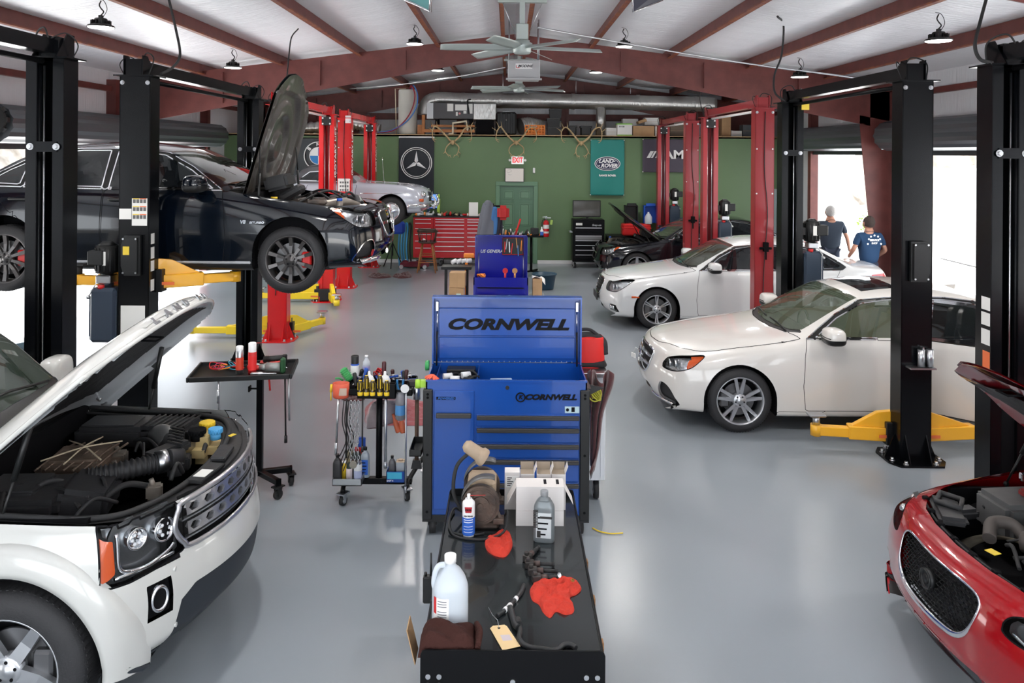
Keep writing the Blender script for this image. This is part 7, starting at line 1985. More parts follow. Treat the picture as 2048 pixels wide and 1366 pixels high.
g=MB(); g.b2((-.035,-.03,0),(.035,.03,.15),.004); g.done('body',mat('grey_white_tin',(.42,.45,.48),.4,.3),e)
g=MB(); g.b2((-.036,-.031,.146),(.036,.031,.156),.003); g.cyl((0,0,.156),(0,0,.165),.02,n=16); g.done('top',mat('tan_tin',(.5,.38,.27),.4,.3),e)
e=item('side_tray','small black tray mounted on the left flank of the blue cabinet','tray',(-.69,6.0,.62))
tray(e,-.04,-.14,.05,.14,0,.05,M_plast)
g=MB(); g.b2((.05,-.05,.0),(.058,.05,.04)); g.done('bracket',M_plast,e)
# cloth on the floor
M_mat=mat('dusty_red_cloth',(.33,.09,.10),.9,bump=.3,bscale=25,sheen=.2)
def floorcloth(pts,label,h=.03,seed=1,m=None,name='floor_cloth'): return rag(name,label,pts,.002,h,m or M_mat,seed,cat='cloth')
floorcloth([(733,812),(760,798),(800,797),(852,806),(905,812),(905,848),(850,851),(790,851),(735,848),(730,830)],'dusty red cloth spread on the floor behind the post cart',.05,4)
floorcloth([(683,797),(700,792),(722,795),(730,799),(715,803),(690,802)],'dark red rag on the floor left of the spread cloth',.03,8,M_rag,'floor_rag')
floorcloth([(738,550),(760,548),(780,551),(782,555),(757,557),(739,555)],'dark maroon rag on the floor, left one before the red tool chest',.06,9,M_rag,'floor_rag')
floorcloth([(786,553),(800,551),(815,546),(822,549),(822,555),(802,557),(788,555)],'dark maroon rag on the floor, right one before the red tool chest',.07,10,M_rag,'floor_rag')
cord('floor_wire','thin yellow wire curling on the floor right of the black cart',[PZ(x,y,.008) for x,y in((1185,1056),(1200,1063),(1222,1067),(1246,1066))],.005,M_yellow,'wire')
# ================================================================= tray stand (left)
SX,SY=-2.12,6.72
e=item('tray_stand','black work tray on a post with casters, between the white off-roader and the aisle','tray stand',(SX,SY,0))
g=MB(); g.b2((-.025,-.025,.12),(.025,.025,1.0),.003); g.cyl((-.09,0,.86),(-.02,0,.86),.008,n=8); g.box((-.09,0,.86),(.015,.05,.05),.004); g.done('post',M_blackp,e)
g=MB()
F=RZ(9)
x0,x1,y0,y1,z=-.53,.27,-.22,.24,1.0
g.b2((x0,y0,z),(x1,y1,z+.012),M=F)
for a,b_ in(((x0,y0-.02,z),(x1,y0,z+.04)),((x0,y1,z),(x1,y1+.02,z+.04)),((x0-.02,y0-.02,z),(x0,y1+.02,z+.04)),((x1,y0-.02,z),(x1+.02,y1+.02,z+.04))): g.b2(a,b_,.004,M=F)
g.done('tray',M_plast,e)
for ang,L in((18,.27),(-42,.30),(140,.3),(222,.3)):
    g=MB(); g.b2((0,-.025,.12),(L,.025,.165),.004,M=RZ(ang)); g.b2((L-.02,-.025,.1),(L,.025,.165),M=RZ(ang)); g.done('base_leg',M_blackp,e); c=RZ(ang)@Vector((L-.01,0,0)); caster(e,c.x,c.y,.04,.03,M_plast,ang+10)
def S_(x,y,z=1.012): v=T(SX,SY,0)@F@Vector((x,y,z)); return (v.x,v.y,v.z)
simplecan(*S_(-.16,-.06),.032,.235,M_steel,M_white,'gold and red spray can, left one on the post-mounted tray',cap=.16,lab=mat('red_gold_label',(.6,.06,.03),.4))
simplecan(*S_(-.05,-.10),.035,.27,M_redp,M_white,'red spray can with a white top, right one on the post-mounted tray',cap=.3,lab=mat('bright_red_label',(.75,.03,.03),.4))
g=MB(); g.cyl(S_(-.04,-.10,1.275),S_(.06,-.11,1.28),.002,n=6); lone(g,'straw',M_redp,'thin red straw on the red spray can','straw')
e=item('cordless_drill','grey and black air tool with a green grip at the right end of the tray','drill',S_(.12,-.08))
g=MB(); g.cyl((-.06,0,.05),(.06,0,.05),.038,n=16); g.cyl((-.12,0,.05),(-.06,0,.05),.02,.034,n=14); g.done('body',mat('grey_tool',(.28,.29,.28),.35,.4),e)
g=MB(); g.b2((.06,-.03,.0),(.10,.03,.13),.012); g.done('grip',mat('dark_green_grip',(.02,.08,.03),.45),e)
e=item('cordless_drill','black pistol air tool behind the grey one on the tray','drill',S_(.10,.12))
g=MB(); g.cyl((-.09,0,.06),(.08,0,.075),.03,n=14); g.b2((.07,-.02,.0),(.11,.02,.11),.01); g.done('body',M_plast,e)
for k,(x,y,a,m) in enumerate(((.0,.02,10,M_redp),(-.02,.12,-12,M_steel),(.05,-.16,5,M_steel),(-.2,.1,25,M_plast),(.12,.04,-8,M_steel),(-.02,.06,-4,M_redp))):
    g=MB(); F2=T(*S_(x,y,1.03))@RZ(a); g.lathe([(0,-.11),(.016,-.10),(.018,-.02),(.008,.0),(.006,.10),(0,.11)],10,M=F2@RY(90)); lone(g,'hand_tool',m,('red handled driver lying left of centre on the tray','steel tool lying at the tray back edge','steel tool lying at the tray front edge','black handled tool at the rear left of the tray','steel tool beside the grey air tool','red handled tool behind the two cans')[k],'tool')
rg=random.Random(12)
for k,m in enumerate((M_redp,mat('magenta_wire',(.55,.05,.15),.4),M_orange,mat('teal_wire',(.05,.35,.5),.4),M_redp,M_rubber)):
    c=Vector(S_(-.38+.05*k if k<5 else .1,.02-.03*(k%3),1.02)); g=MB()
    g.tube(spline([c+Vector((.06*math.cos(t*1.3+k),.06*math.sin(t+k),.01+.05*abs(math.sin(t*.9+k)))) for t in range(8)],5,True),.004,5,closed=True)
    lone(g,'test_lead',m,('red','magenta','orange','teal blue loop of','second red','black')[k]+' test lead tangled at the left half of the tray','wire')
for k in range(3):
    c=Vector(S_(.02+.06*k,.15-.03*k,1.03)); g=MB(); g.tube(spline([c+Vector((.05*math.cos(t*1.7+k),.03*math.sin(t*1.1),.02*abs(math.sin(t+k))+.01*k)) for t in range(9)],5,True),.006,5,closed=True); lone(g,'red_coil',mat('coral_wire',(.65,.08,.07),.5),'coral red coiled lead at the right half of the tray','wire','coral coiled leads on the tray')
for k,(x,y,z1,m) in enumerate(((-.30,-.22,.62,M_steel),(.22,-.12,.45,M_plast),(.25,-.13,.62,M_steel),(.10,-.2,.9,M_redp))):
    g=MB(); p0=Vector(S_(x,y,1.0)); g.cyl(p0,(p0.x+.01,p0.y,z1),.008,n=8); 
    if k==0: g.cyl((p0.x,p0.y,.93),(p0.x,p0.y,.82),.012,n=8)
    if k==1: g.cyl((p0.x+.01,p0.y,z1+.04),(p0.x+.01,p0.y,z1-.02),.014,n=8)
    lone(g,'hanging_tool',m,('long thin steel driver hanging under the left half of the tray','black pry bar hanging under the right end of the tray','thin steel hook hanging beside the black pry bar under the tray','short red tool tip hanging under the tray')[k],'tool')
# trash can at the far left
e=item('trash_can','blue-grey round plastic trash can at the left picture edge','trash can',(-4.75,7.9,0))
g=MB(); g.lathe([(0,0),(.22,0),(.23,.02),(.28,.85),(.30,.86),(.30,.91),(.275,.91),(.265,.86),(.21,.03)],40); g.done('body',mat('grey_blue_bin',(.17,.26,.32),.5),e)
g=MB(); g.b2((.24,-.08,.78),(.33,.08,.81),.01); g.done('handle',mat('grey_blue_bin',(.17,.26,.32),.5),e)
# ================================================================= back wall: banners, sign, door things
def banner(px0,py0,px1,py1,m,label,Z=20.44,seed=1):
    a=P(px0,py0,Z);b_=P(px1,py1,Z); w=(b_.x-a.x)/2;h=(a.z-b_.z)/2
    e=item('wall_banner',label,'banner',((a.x+b_.x)/2,Z,(a.z+b_.z)/2))
    def f(u,v):
        x=lerp(-w,w,u);z=lerp(-h,h,v); return (x,-.012-.018*noise.noise(Vector((x*2.2+z*1.2,z*1.4-x,seed*5)))-.012*abs(math.sin(x*3+z*2+seed)),z-.02*math.sin(PI*u)*(v-.0)*0)
    g=MB(); g.grid(30,40,f,thick=.003); g.done('cloth',m,e)
    for x in(-w,w):
        for z in(-h,h): g=MB(); g.cyl((x*.98,.05,z*.98),(x*.98,-.03,z*.98),.012,n=8); g.done('grommet',M_white,e)
    return e,w,h
M_bk=mat('black_banner_cloth',(.012,.016,.022),.6)
M_sil=mat('silver_print',(.55,.57,.6),.5)
e,w,h=banner(798,274,868,396,M_bk,'tall black banner with a silver three-pointed star, on the green wall')
g=MB(); F=T(0,-.05,.12)@UP
g.tube([(.40*math.cos(t),.40*math.sin(t),0) for t in [2*PI*k/48 for k in range(48)]],.012,6,M=F,closed=True); g.tube([(.355*math.cos(t),.355*math.sin(t),0) for t in [2*PI*k/48 for k in range(48)]],.009,6,M=F,closed=True)
for k in range(3):
    A=F@RZ(90+120*k); g._add([(0,0,.012),(.05,.05,0),(.31,0,.0)],[(0,1,2)],False,A)
g.done('star_emblem',M_white,e)
g=MB()
for k in range(3): g._add([(0,0,.012),(.31,0,.0),(.05,-.05,0)],[(0,1,2)],False,F@RZ(90+120*k))
g.done('star_silver_side',M_sil,e)  # silver-printed half of each star point
g=MB(); g.text('Mercedes-Benz',.155,T(0,-.045,-.56)@UP,.002,bold=.001,sx=.72); g.done('lettering',M_white,e)
g=MB(); g.cyl((-w,-.02,h),(w,-.02,h),.02,n=8); g.done('top_rod',M_white,e)
e,w,h=banner(1181,279,1248,391,mat('teal_green_cloth',(.005,.19,.165),.45,sheen=.3),'teal green banner with a dark oval badge, right of the door',seed=3)
g=MB(); g.cyl((0,-.036,.0),(0,-.042,.0),1,n=48,M=T(0,0,.10)@SCL(.335,1,.185)); q=g.done('oval_border',M_white,e)
g=MB(); g.cyl((0,-.041,.0),(0,-.047,.0),1,n=48,M=T(0,0,.10)@SCL(.318,1,.17)); q=g.done('oval_badge',mat('navy_print',(.015,.018,.06),.5),q)
g=MB(); F=T(0,-.05,.10)@UP; g.tube([(.285*math.cos(t),.14*math.sin(t),0) for t in [2*PI*k/48 for k in range(48)]],.005,5,M=F,closed=True)
g.text('LAND',.14,T(-.04,-.05,.165)@UP,.002,shear=.25,bold=.005); g.text('ROVER',.135,T(.04,-.05,.045)@UP,.002,shear=.25,bold=.005); g.bar((.16,-.05,.16),(.2,-.05,.165),.004,.02); g.bar((-.2,-.05,.05),(-.235,-.05,.045),.004,.02); g.done('lettering',M_white,e)
g=MB(); g.text('RANGE ROVER',.065,T(0,-.045,-.21)@UP,.002,bold=.003,sx=1.0); g.done('lettering',M_white,e)
e,w,h=banner(1285,278,1397,345,mat('charcoal_purple_cloth',(.065,.055,.08),.6),'dark purple-grey banner printed AMG behind the red posts',seed=5)
g=MB(); g.text('AMG',.30,T(.22,-.045,.02)@UP,.002,shear=.0,bold=.01,sx=1.25)
for k in range(3): x=-.63+.11*k; g.prism([(x,-.08),(x+(.09,.05,.03)[k],-.08),(x+.13+(.09,.05,.03)[k]-.03,.10),(x+.10,.10)],0,.004,M=T(0,-.045,.02)@UP)
g.done('lettering',M_white,e)
e,w,h=banner(560,276,668,356,mat('grey_black_cloth',(.03,.035,.04),.6),'dark banner with a round white ring badge behind the raised black hood',seed=7)
g=MB(); F=T(.30,-.045,.06)@UP
for r,t in((.36,.014),(.22,.01)): g.tube([(r*math.cos(a),r*math.sin(a),0) for a in [2*PI*k/48 for k in range(48)]],t,6,M=F,closed=True)
for k,ch in enumerate('BMW'): A=F@RZ((52,0,-52)[k])@T(0,.29,0); g.text(ch,.13,A,.002,bold=.004)
q=g.done('lettering',M_white,e)
for k,m in enumerate((mat('roundel_blue',(.03,.2,.5),.5),M_white)*2):
    g=MB(); g.prism([(0,0)]+[(.21*math.cos(R(a+90*k)),.21*math.sin(R(a+90*k))) for a in range(0,91,10)],0,.004,M=F); g.done('badge_quarter',m,e)
# exit sign, whiteboard, thermostat, extinguisher
c=P(1035,320.5,20.42); e=item('exit_sign','white EXIT sign with red letters above the green door','sign',c)
g=MB(); g.b2((-.16,-.03,-.10),(.16,.05,.10),.006); g.done('body',mat('sign_white',(.75,.75,.72),.4,emit=.25,ecol=(1,1,1)),e)
g=MB(); g.text('EXIT',.185,T(0,-.034,0)@UP,.002,bold=.006,sx=.72); g.done('lettering',mat('exit_red',(.7,.02,.03),.4,emit=.3,ecol=(.9,.03,.05)),e)
for s in(-1,1): g=MB(); g.cyl((s*.2,-.04,-.0),(s*.2,.02,0),.032,n=14); g.cyl((s*.16,0,0),(s*.2,0,0),.012,n=8); g.done('emergency_lamp',M_white,e)
c=P(1029,350,20.45); e=item('whiteboard','small framed whiteboard directly above the green door','whiteboard',c)
g=MB(); g.b2((-.25,-.01,-.185),(.25,.04,.185),.004); g.done('frame',M_plast,e)
g=MB(); g.b2((-.235,-.016,-.17),(.235,-.009,.17)); q=g.done('board',mat('board_white',(.72,.68,.63),.35),e)
g=MB(); g.tube(spline([(-.19,-.018,.12),(-.12,-.018,.15),(-.08,-.018,.10),(-.16,-.018,.06),(-.20,-.018,.09)],5),.003,4); g.tube(spline([(-.17,-.018,.02),(-.12,-.018,.0),(-.08,-.018,.01)],5),.003,4); g.done('marker_scribble',mat('grey_marker',(.35,.33,.33),.6),q)
c=P(1068,341,20.46); g=MB(); g.b2((c.x-.03,20.44,c.z-.07),(c.x+.03,20.49,c.z+.07),.012); lone(g,'thermostat',M_white,'small white wall thermostat right of the whiteboard','thermostat')
c=P(1092,474,20.36); e=item('fire_extinguisher','red fire extinguisher hanging on the green wall right of the door','fire extinguisher',c)
g=MB(); g.lathe([(0,0),(.07,.005),(.078,.03),(.078,.36),(.06,.41),(.02,.44),(0,.44)],24); g.done('cylinder',mat('extinguisher_red',(.6,.015,.02),.25,coat=.5),e)
g=MB(); g.lathe([(.079,.22),(.079,.32)],24); g.lathe([(.079,.10),(.079,.15)],24); g.done('label',M_paper,e)
g=MB(); g.cyl((0,0,.44),(0,0,.50),.02,n=10); g.b2((-.03,-.01,.49),(.12,.01,.505)); g.b2((-.02,-.01,.515),(.10,.01,.53),M=RY(-8)); g.done('valve_handle',M_steel,e)
g=MB(); g.tube(spline([(0,0,.46),(-.09,-.02,.44),(-.11,-.02,.3),(-.095,-.02,.1)],6),.010,8); g.done('hose',M_rubber,e)
g=MB(); g.b2((.05,-.05,.34),(.11,-.045,.46),.004,M=RY(8)); g.done('tag',mat('lime_tag',(.45,.65,.15),.6),e)
g=MB(); g.b2((-.03,.08,.2),(.03,.135,.45)); g.done('wall_bracket',M_plast,e)
# red tool chest on the wall
M_rc=mat('red_chest_paint',(.52,.012,.02),.3,coat=.3)
c=P(826,520,19.85); e=item('tool_chest','long red tool chest with silver drawer pulls against the green wall','tool chest',(c.x,19.85,0))
W=1.86; 
g=MB(); g.b2((0,.0,.22),(W,.55,1.24),.006); g.done('body',M_rc,e)
g=MB(); g.b2((-.01,-.01,1.24),(W+.01,.56,1.27)); g.done('worktop',M_plast,e)
for (a,b_,n,z0) in((.04,.46,6,.30),(.55,1.30,9,.28),(1.36,1.82,8,.42)):
    zs=[1.21-(1.21-z0)*((k/n)**1.25) for k in range(n+1)]
    for k in range(n):
        g=MB(); g.b2((a,-.012,zs[k+1]+.006),(b_,.0,zs[k]-.004),.002); q=g.done('drawer',M_rc,e)
        g=MB(); g.b2((a+.01,-.028,zs[k]-.03),(b_-.01,-.012,zs[k]-.012),.003); g.done('drawer_pull',mat('bright_aluminium',(.75,.75,.76),.3,.7),q)
g=MB(); g.b2((0.505,-.006,.22),(.512,.0,1.24)); g.done('panel_gap',M_dark,e)
g=MB(); g.ball((.27,-.02,.66),.05,12,sy=.3); g.ball((.22,-.02,.64),.03,10,sy=.3); g.done('sticker',M_white,e)
for x in(.1,.7,1.2,1.75):
    for y in(.1,.45): caster(e,x,y,.07,.05,M_steel,20)
def RW(x,z=1.27,y=.2): return (c.x+x,19.85+y,z)
rg=random.Random(21)
cols=[M_plast,M_redp,M_orange,M_steel,M_rubber,mat('tan_plastic',(.4,.28,.18),.5),M_white,M_plast]
for k in range(24):
    x=.05+1.75*k/24; m=cols[rg.randrange(8)]; h=.05+.08*rg.random()
    g=MB()
    if k%3==0: g.lathe([(0,0),(.03,0),(.03,h*.7),(.015,h*.85),(.015,h),(0,h)],12,M=T(*RW(x)))
    elif k%3==1: g.b2((-.05,-.03,0),(.05,.03,h*.7),.01,M=T(*RW(x))@RZ(rg.uniform(0,90))); g.cyl((0,0,h*.6),(.06,0,h),.012,n=8,M=T(*RW(x)))
    else: g.cyl((-.06,0,.03),(.06,0,.03),.028,n=12,M=T(*RW(x))@RZ(rg.uniform(-40,40)))
    kind=('bottle','power_tool','socket_tin')[k%3]; lone(g,kind,m,('small bottle','small dark power tool','small round tin')[k%3]+' in the clutter on top of the red tool chest',kind.replace('_',' '),'clutter on the red tool chest, '+kind.replace('_',' ')+'s')
q=P(940,435,19.95); g=MB(); g.b2((q.x-.03,19.95,1.27),(q.x+.20,20.05,1.62),.003); lone(g,'white_carton',M_paper,'white upright carton on the right half of the red tool chest','box')
q=P(877,425,20.1); g=MB(); g.cyl((q.x,20.1,1.27),(q.x,20.1,1.70),.04,n=14); g.cyl((q.x,20.1,1.70),(q.x,20.1,1.82),.035,.02,n=12); lone(g,'lime_bottle',mat('lime_green',(.45,.65,.1),.4),'tall lime green bottle with dark top beside the blue monitor','bottle')
a=P(838,389,20.15); e=item('monitor','blue-screened monitor on the left end of the red tool chest','monitor',(a.x+.24,20.15,1.27))
g=MB(); g.b2((-.26,-.02,.16),(.26,.03,.56),.01); g.b2((-.03,.03,.0),(.03,.06,.3)); g.b2((-.12,-.06,0),(.12,.1,.015)); g.done('frame',mat('blue_frame',(.01,.05,.15),.4),e)
g=MB(); g.b2((-.235,-.024,.20),(.235,-.019,.54)); q=g.done('screen',mat('screen_blue',(.05,.15,.45),.3,emit=.9,ecol=(.16,.32,.75)),e)
# things left of the chest
q=P(785,523,19.6); e=item('tripod_stand','dark blue tripod stand left of the red tool chest','tripod',(q.x,19.6,0))
for k in range(3): g=MB(); a=R(30+120*k); g.cyl((0,0,.62),(.28*math.cos(a),.28*math.sin(a),0.01),.014,n=8); g.done('leg',M_plast,e)
g=MB(); g.cyl((0,0,.3),(0,0,1.1),.016,n=8); g.done('pole',M_plast,e)
g=MB(); g.b2((-.25,-.12,.85),(.30,.15,1.15),.05); g.done('draped_bag',mat('royal_blue_fabric',(.01,.05,.35),.6),e)
for k,(px,m) in enumerate(((801,mat('light_blue_hose',(.05,.3,.55),.4)),(811,MATS['light_blue_hose']),(818,M_rubber))):
    q=P(px,490,19.8+.05*k); g=MB(); g.tube(spline([(q.x-.02,q.y,.02),(q.x-.05,q.y,.5),(q.x,q.y,1.05),(q.x+.05,q.y,1.0),(q.x+.02,q.y,.5),(q.x+.06,q.y,.05)],8),.022,8); lone(g,'air_hose',m,('light blue hose hanging in a loop, farthest left by the red chest','light blue hose hanging in a loop, second beside the red chest','black hose loop hanging against the red chest end')[k],'hose')
q=P(812,525,19.7); e=item('floor_jack','dark red floor jack lying under the left end of the red tool chest','floor jack',(q.x,19.55,0))
g=MB(); g.b2((-.12,-.12,.04),(.6,.12,.14),.02); g.ball((0,0,.13),.09,14,sz=.8); g.b2((.1,-.1,.1),(.5,.1,.16),.01); g.done('body',mat('dark_red_jack',(.14,.015,.03),.35),e)
for x in(-.08,.5):
    for y in(-.14,.14): g=MB(); g.cyl((x,y-.02,.05),(x,y+.02,.05),.05,n=14); g.done('wheel',M_steel,e)
# stool
q=P(854,541,18.9); e=item('bar_stool','wooden bar stool with a spindle back in front of the red tool chest','stool',(q.x,18.95,0))
M_dw=mat('dark_seat_wood',(.08,.05,.035),.4,var=.3,vscale=5); M_ow=mat('orange_wood',(.36,.14,.045),.45)
for sx in(-1,1):
    for sy in(-1,1): g=MB(); g.tube([(sx*.11,sy*.11,.72),(sx*.165,sy*.165,.36),(sx*.22,sy*.2,0)],[.016,.022,.014],10); g.done('leg',M_ow,e)
for z,k in((.25,.185),(.42,.16)):
    for a,b_ in(((-k,-k),(k,-k)),((-k,k),(k,k)),((-k,-k),(-k,k)),((k,-k),(k,k))): g=MB(); g.cyl((*a,z),(*b_,z),.010,n=8); g.done('stretcher',M_ow,e)
g=MB(); g.lathe([(0,.70),(.2,.70),(.225,.72),(.22,.745),(.12,.735),(0,.735)],28); g.done('seat',M_dw,e)
for k in range(9):
    a=R(lerp(150,390,k/8)); g=MB(); g.cyl((.19*math.cos(a),.19*math.sin(a),.74),(.235*math.cos(a),.235*math.sin(a),.98),.009,n=8); g.done('spindle',M_dw,e)
g=MB(); pts=[(.24*math.cos(R(a)),.24*math.sin(R(a)),.985) for a in range(140,401,13)]; g.tube(pts,.02,10); pts=[(.245*math.cos(R(a)),.245*math.sin(R(a)),1.03) for a in range(215,326,11)]; g.tube(pts,.03,8,flat=(1.2,.6)); g.done('back_rail',M_dw,e)
# jacket stand with trays before the door
q=P(1062,545,18.4); e=item('post_tool_cart','black post cart heaped with tools in front of the green door','tool cart',(q.x,18.4,0))
g=MB(); g.cyl((0,0,.1),(0,0,.93),.03,n=12); g.done('post',M_blackp,e)
tray(e,-1.15,-.2,.28,.2,.93,.05,M_blackp,'tray')
for x,y in((-.3,-.2),(.32,-.25),(.15,.25),(-.9,0)): g=MB(); g.bar((0 if x>-.5 else -.9,0,.12),(x,y,.12),.04,.04); g.done('base_leg',M_blackp,e); caster(e,x,y,.04,.03)
g=MB(); g.cyl((-.9,0,.1),(-.9,0,1.7),.02,n=10); g.b2((-1.0,-.02,1.62),(-.7,.02,1.66)); g.done('coat_pole',M_blackp,e)
bx0=q.x
def gar(x,z0,z1,w,m,label,name='jacket',sd=1):
    def f(u,v):
        a=2*PI*u; r=w*(.45+.55*v**.7)*(1+.18*math.sin(a*4+sd+v*3)); return (bx0+x+r*math.cos(a)-.05*v,18.3+r*.5*math.sin(a),lerp(z1,z0,v))
    g=MB(); g.grid(36,16,f); g.ball((bx0+x,18.3,z1-.02),w*.45,12,sy=.6); return lone(g,name,m,label,'jacket' if name=='jacket' else 'bag')
gar(-1.02,.96,1.72,.20,mat('grey_jacket',(.16,.17,.20),.85),'grey jacket hanging over the post left of the green door',sd=1)
gar(-.86,1.0,1.60,.13,mat('denim_blue',(.06,.18,.42),.8),'light blue cloth hanging between the grey jacket and the red bag',sd=3)
gar(-.74,.98,1.5,.10,mat('dark_navy_cloth',(.02,.02,.035),.8),'dark cloth hanging below the red bag',sd=5)
g=MB(); g.box((bx0-.66,18.2,1.5),(.28,.16,.34),.07,seg=3); g.b2((bx0-.70,18.11,1.5),(bx0-.62,18.13,1.56)); lone(g,'red_bag',mat('red_bag_nylon',(.5,.015,.015),.45),'small red bag hanging left of the green door','bag')
for k in range(30):
    x=rg.uniform(-.75,.26); h=.05+.13*rg.random(); m=cols[rg.randrange(8)]
    g=MB(); F=T(bx0+x,18.4+rg.uniform(-.15,.15),.945)@RX(rg.uniform(-15,15))@RY(rg.uniform(-25,25))
    g.lathe([(0,0),(.018,0),(.022,h*.4),(.012,h*.6),(.014,h),(0,h)],10,M=F); lone(g,'hand_tool',m,'small tool in the heap on the cart before the green door','tool','tools heaped before the green door')
q=P(992,452,18.2); g=MB(); g.cyl((bx0-.38,18.2,.96),(bx0-.26,18.2,1.36),.022,n=10); lone(g,'red_tube',M_redp,'slanted red tube standing in the heap before the green door','tube')
g=MB(); g.b2((bx0-.02,18.3,.98),(bx0+.17,18.4,1.14),.01); lone(g,'black_case',M_plast,'small black case standing on the cart before the green door','case')
e=item('squeeze_bottle','white bottle with a blue label on the right end of the cart before the door','bottle',(bx0+.24,18.25,.945))
g=MB(); g.lathe([(0,0),(.04,0),(.04,.14),(.015,.18),(.01,.23),(0,.23)],14); g.done('body',M_white,e)
g=MB(); g.lathe([(.041,.03),(.041,.12)],14); g.done('label',mat('blue_label',(.03,.12,.5),.4),e)
# dark blue tub
q=P(1089,577,16.6); e=item('plastic_tub','dark blue round tub on the floor in front of the green wall','tub',(q.x,16.7,0))
g=MB(); g.lathe([(0,0),(.19,0),(.2,.02),(.245,.3),(.27,.31),(.27,.33),(.235,.33),(.19,.03),(0,.02)],32); g.done('body',mat('dark_teal_blue',(.015,.05,.085),.4),e)
# second blue chest
Z2=10.5; M_vb=mat('vivid_blue_paint',(.006,.008,.27),.25,coat=.4)
e=item('tool_chest','violet-blue tool chest with an open lid, behind the big blue cabinet','tool chest',(-.10,Z2,0))
g=MB(); g.b2((-.365,0,.15),(.37,.45,1.12)); g.b2((-.365,0,1.12),(.37,.015,1.22)); g.b2((-.365,.435,1.12),(.37,.45,1.22)); g.b2((-.365,0,1.12),(-.35,.45,1.22)); g.b2((.355,0,1.12),(.37,.45,1.22)); g.done('body',M_vb,e)
g=MB(); g.b2((-.36,.43,1.22),(.365,.45,1.75)); g.b2((-.36,.35,1.22),(-.35,.45,1.75)); g.b2((.355,.35,1.22),(.365,.45,1.75)); g.b2((-.36,.35,1.74),(.365,.45,1.75)); lid=g.done('lid',M_vb,e)
for s in(-1,1): g=MB(); g.cyl((s*.31,.36,1.15),(s*.31,.42,1.5),.006,n=8); g.done('gas_strut',M_steel,lid)
g=MB(); g.text('US GENERAL',.06,T(-.12,.425,1.52)@UP,.001,shear=.25,bold=.001); g.done('lettering',M_sil,lid)
for k,(a,b_,z0,z1) in enumerate(((-.33,.33,1.0,1.10),(-.33,.0,.88,.98),(.02,.33,.88,.98),(-.33,.33,.72,.86),(-.33,.33,.5,.7))):
    g=MB(); g.b2((a,-.01,z0),(b_,.0,z1),.003); g.done('drawer',M_vb,e)
    g=MB(); g.b2((a+.02,-.02,z1-.02),(b_-.02,-.01,z1-.008)); g.done('drawer_pull',M_dark,e)
for x in(-.28,.28):
    for y in(.07,.38): caster(e,x,y,.06,.04)
e=item('tool_board','black magnetic board edged in red with pliers and drivers, on the violet-blue lid','tool board',(-.10,Z2+.41,1.59))
g=MB(); g.b2((.015,.0,-.12),(.31,.015,.125),.012); g.done('panel',M_plast,e)
g=MB(); pts=[(.02,-.004,-.11),(.305,-.004,-.11),(.305,-.004,.12),(.02,-.004,.12)]; g.tube(pts,.006,6,closed=True); g.done('red_rim',M_redp,e)
for k,(x,z,a,m) in enumerate(((.05,-.0,2,M_redp),(.075,.04,8,M_steel),(.115,.0,-3,M_white),(.15,-.02,6,M_redp),(.215,.06,-6,mat('copper',(.5,.25,.1),.4,.6)),(.235,-.05,-4,MATS['denim_blue']),(.28,.02,3,M_orange))):
    g=MB(); g.b2((-.007,-.02,-.08),(.007,-.003,.07),.004,M=T(x,0,z)@RY(a)); g.done('held_tool',m,e)
for k,(x,m) in enumerate(((.06,M_redp),(.19,mat('copper',(.5,.25,.1),.4,.6)))):
    g=MB(); g.cyl((-.10+x,Z2+.1,1.13),(-.10+x,Z2+.1,1.27),.014,n=8); g.cyl((-.10+x,Z2+.09,1.30),(-.10+x,Z2+.11,1.30),.036,n=20); lone(g,'oil_filter_wrench',m,('round red headed tool standing in the violet-blue chest','round copper headed tool standing in the violet-blue chest')[k],'tool')
g=MB(); 
for k in range(4): g.tube([(-.38+.04*math.cos(t+k)+.01*k,Z2+.1+.03*math.sin(t),1.235+.02*math.sin(2*t+k)) for t in [2*PI*i/12 for i in range(12)]],.007,5,closed=True)
lone(g,'coiled_cable',M_orange,'orange-red coiled lead in the left corner of the violet-blue chest','cord')
e=item('side_table','grey steel side table left of the violet-blue tool chest','table',(-.72,Z2+.15,0))
g=MB(); g.b2((-.24,-.2,.86),(.2,.2,.89)); g.done('top',M_galv,e)
for x in(-.22,.18):
    for y in(-.18,.18): g=MB(); g.b2((x-.015,y-.015,0),(x+.015,y+.015,.86)); g.done('leg',M_galv,e)
def cbox(x,y,z,w,d,h,rz,label,sticker=False):
    e=item('cardboard_box',label,'box',(x,y,z),rz,'brown cardboard boxes by the violet-blue chest')
    g=MB(); g.b2((-w/2,-d/2,0),(w/2,d/2,h),.003); g.done('body',M_card,e)
    g=MB(); g.b2((-.003,-d/2-.001,h*.0),(.003,-d/2,h)); g.b2((-w/2,-.015,h),(w/2,.015,h+.001)); g.done('tape',mat('tan_tape',(.42,.26,.12),.4),e)
    if sticker: g=MB(); g.b2((.0,-d/2-.002,h*.3),(.06,-d/2-.001,h*.6)); g.done('sticker',mat('mint_label',(.55,.7,.6),.6),e)
cbox(-.70,Z2+.1,.89,.20,.2,.19,4,'brown cardboard box with a label, lower of the two left of the chest',True); cbox(-.68,Z2+.1,1.081,.21,.2,.20,-2,'brown cardboard box on top of another left of the violet-blue chest')
cbox(-.28,Z2-.22,.93,.26,.2,.08,0,'flat open cardboard box in front of the violet-blue chest'); 
e=item('shop_cart','low grey cart standing in front of the violet-blue chest','cart',(-.05,Z2-.24,0))
g=MB(); g.b2((-.4,-.15,.9),(.4,.15,.93)); g.done('top',M_galv,e)
